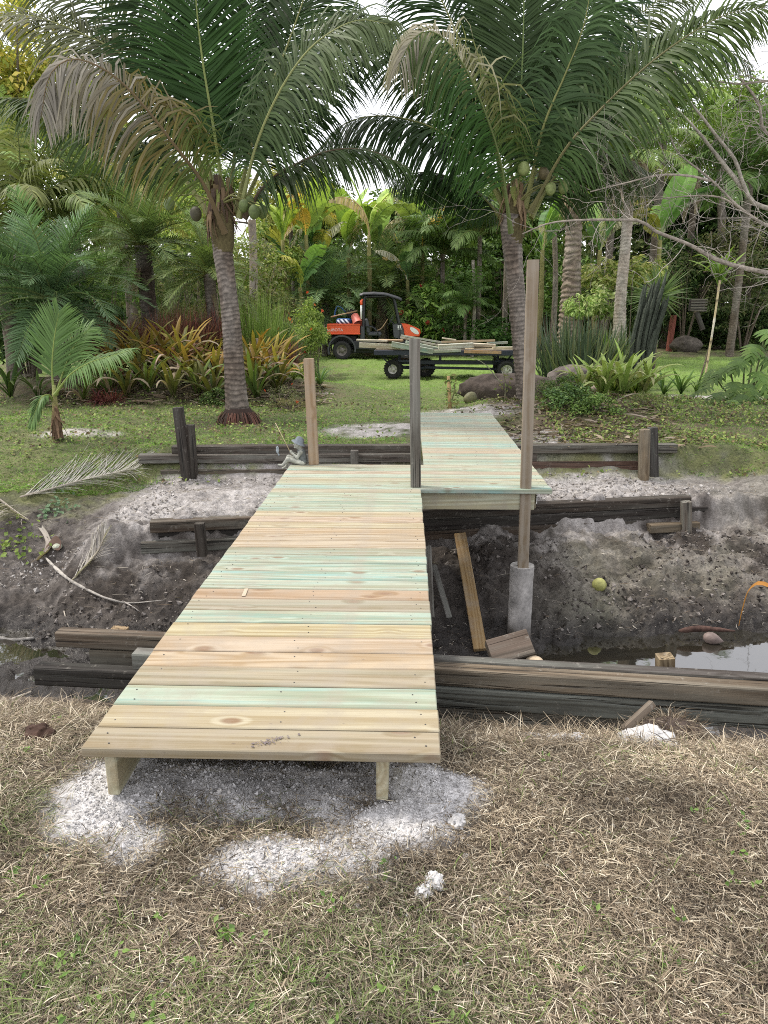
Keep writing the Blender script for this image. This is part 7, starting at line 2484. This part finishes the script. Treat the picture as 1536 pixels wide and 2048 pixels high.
def body_f(p):
    f = capsule(p, (-.012, 0, .040), (-.020, 0, .118), .044, .036)                # trunk
    f = smin(f, capsule(p, (-.020, -.030, .128), (-.020, .030, .128), .022, .022), .02)   # shoulders
    f = smin(f, capsule(p, (-.022, 0, .14), (-.032, 0, .165), .016, .016), .012)  # neck
    f = smin(f, capsule(p, (-.042, 0, .178), (-.046, 0, .204), .034, .037), .010)  # head
    for s in (-1, 1):
        f = smin(f, capsule(p, (-.010, s * .022, .020), (-.145, s * .026, .052 + .010 * (s > 0)), .030, .021), .014)      # thigh
        kx = (-.198, s * .026, -.008) if s < 0 else (-.168, s * .026, -.030)
        f = smin(f, capsule(p, (-.145, s * .026, .052 + .010 * (s > 0)), kx, .021, .0135), .010)   # shin
        f = smin(f, capsule(p, kx, (kx[0] - .036, kx[1], kx[2] + (.004 if s < 0 else -.016)), .013, .010), .008)
        f = smin(f, capsule(p, (-.018, s * .040, .126), (-.052, s * .050, .074), .018, .015), .010)   # upper arm
        f = smin(f, capsule(p, (-.052, s * .050, .074), (-.108, s * .014, .110), .0145, .010), .008)
        f = smin(f, np.linalg.norm(p - np.array([-.116, s * .010, .120]), axis=1) - .0115, .006)
        for k_ in range(4):                                                                       # fingers round the rod
            z0 = .112 + k_ * .0055
            f = smin(f, capsule(p, (-.120, s * .013, z0), (-.127, s * .001, z0 + .001), .0034, .0030), .002)
        f = smin(f, capsule(p, (-.116, s * .012, .126), (-.122, s * .002, .134), .0038, .0032), .002)
        f = smin(f, np.linalg.norm((p - np.array([-.040, s * .036, .190])) / [1, .55, 1.3], axis=1) - .009, .004)   # ears
        f = np.maximum(f, -(np.linalg.norm(p - np.array([-.0835, s * .014, .199]), axis=1) - .0058))              # eye hollows
        f = smin(f, np.linalg.norm(p - np.array([-.0785, s * .014, .198]), axis=1) - .0042, .001)
        f = smin(f, np.linalg.norm(p - np.array([-.074, s * .017, .182]), axis=1) - .010, .008)                   # cheeks
    f = smin(f, capsule(p, (-.080, 0, .198), (-.089, 0, .186), .005, .0065), .004)      # nose
    f = smin(f, np.linalg.norm(p - np.array([-.078, 0, .163]), axis=1) - .011, .010)    # chin
    f = np.maximum(f, -(np.linalg.norm((p - np.array([-.089, 0, .1735])) / [1, 2.4, .6], axis=1) - .0042))
    return f


v, q = surface_nets(body_f, (-.26, -.08, -.075), (.045, .08, .25), 150)
g = Geo()
c = np.array([.34, .345, .30]) * (1 + .25 * fbm(v * 40, 3, 3))[:, None]
c[(v[:, 2] < .055) & (v[:, 0] > -.16)] *= 1.12
g.add(v, q, None, c)
g.obj('figure', M_STUCCO, st, True)
g = Geo()
vest = lambda p: np.maximum(np.maximum(smin(capsule(p, (-.010, 0, .030), (-.018, 0, .120), .049, .041), capsule(p, (-.018, -.030, .130), (-.018, .030, .130), .023, .023), .02), (p[:, 2] - .146)), np.maximum(-(p[:, 2] - .020), -(p[:, 0] + .054 + .0 * p[:, 2])))
v, q = surface_nets(vest, (-.08, -.08, 0), (.05, .08, .17), 60)
g.add(v, q, None, (.115, .125, .12))
g.obj('vest', M_STUCCO, st, True)
g = Geo()
lathe(g, [(.072, -.012), (.066, -.004), (.046, .004), (.043, .022), (.036, .042), (.018, .052), (1e-4, .053)], (0, 0, 0), 24, (0, 0, 0), (.15, .17, .19))
lathe(g, [(.072, -.012), (.062, -.012), (.040, -.002), (1e-4, .0)][::-1], (0, 0, 0), 24, (0, 0, 0), (.12, .13, .14))
o = g.obj('hat', M_STUCCO, st, True, (-.038, 0, .213))
o.rotation_euler = (0, R(24), 0)
fr = thing('fishing_rod', 'thin bamboo fishing rod with a grey fish dangling held by the boy statue', 'fishing rod', np.array(st.location) + [-.122, 0, .122])
g = Geo()
tube(g, [(.010, 0, -.03), (-.132, -.01, .275)], [.0042, .0026], 7, (.50, .40, .24))
g.obj('rod', M_HUSK, fr, True)
g = Geo()
tube(g, [(-.132, -.01, .275), (-.122, -.01, .055)], .0006, 4, (.3, .3, .3))
g.obj('line', M_HUSK, fr, True)
g = Geo()
v, q = surface_nets(lambda p: np.minimum((np.linalg.norm(p / [.0145, .008, .036], axis=1) - 1) * .01, np.maximum(capsule(p, (0, 0, -.03), (.012, 0, -.05), .004, .007), np.abs(p[:, 1]) - .003)), (-.02, -.012, -.062), (.025, .012, .04), 34)
g.add(v, q, None, np.array([.30, .34, .36]) * (1 + .4 * vnoise(v * 90, 3))[:, None])
g.obj('fish', M_STUCCO, fr, True, (-.122, -.01, .018))
bpy.context.view_layer.update()
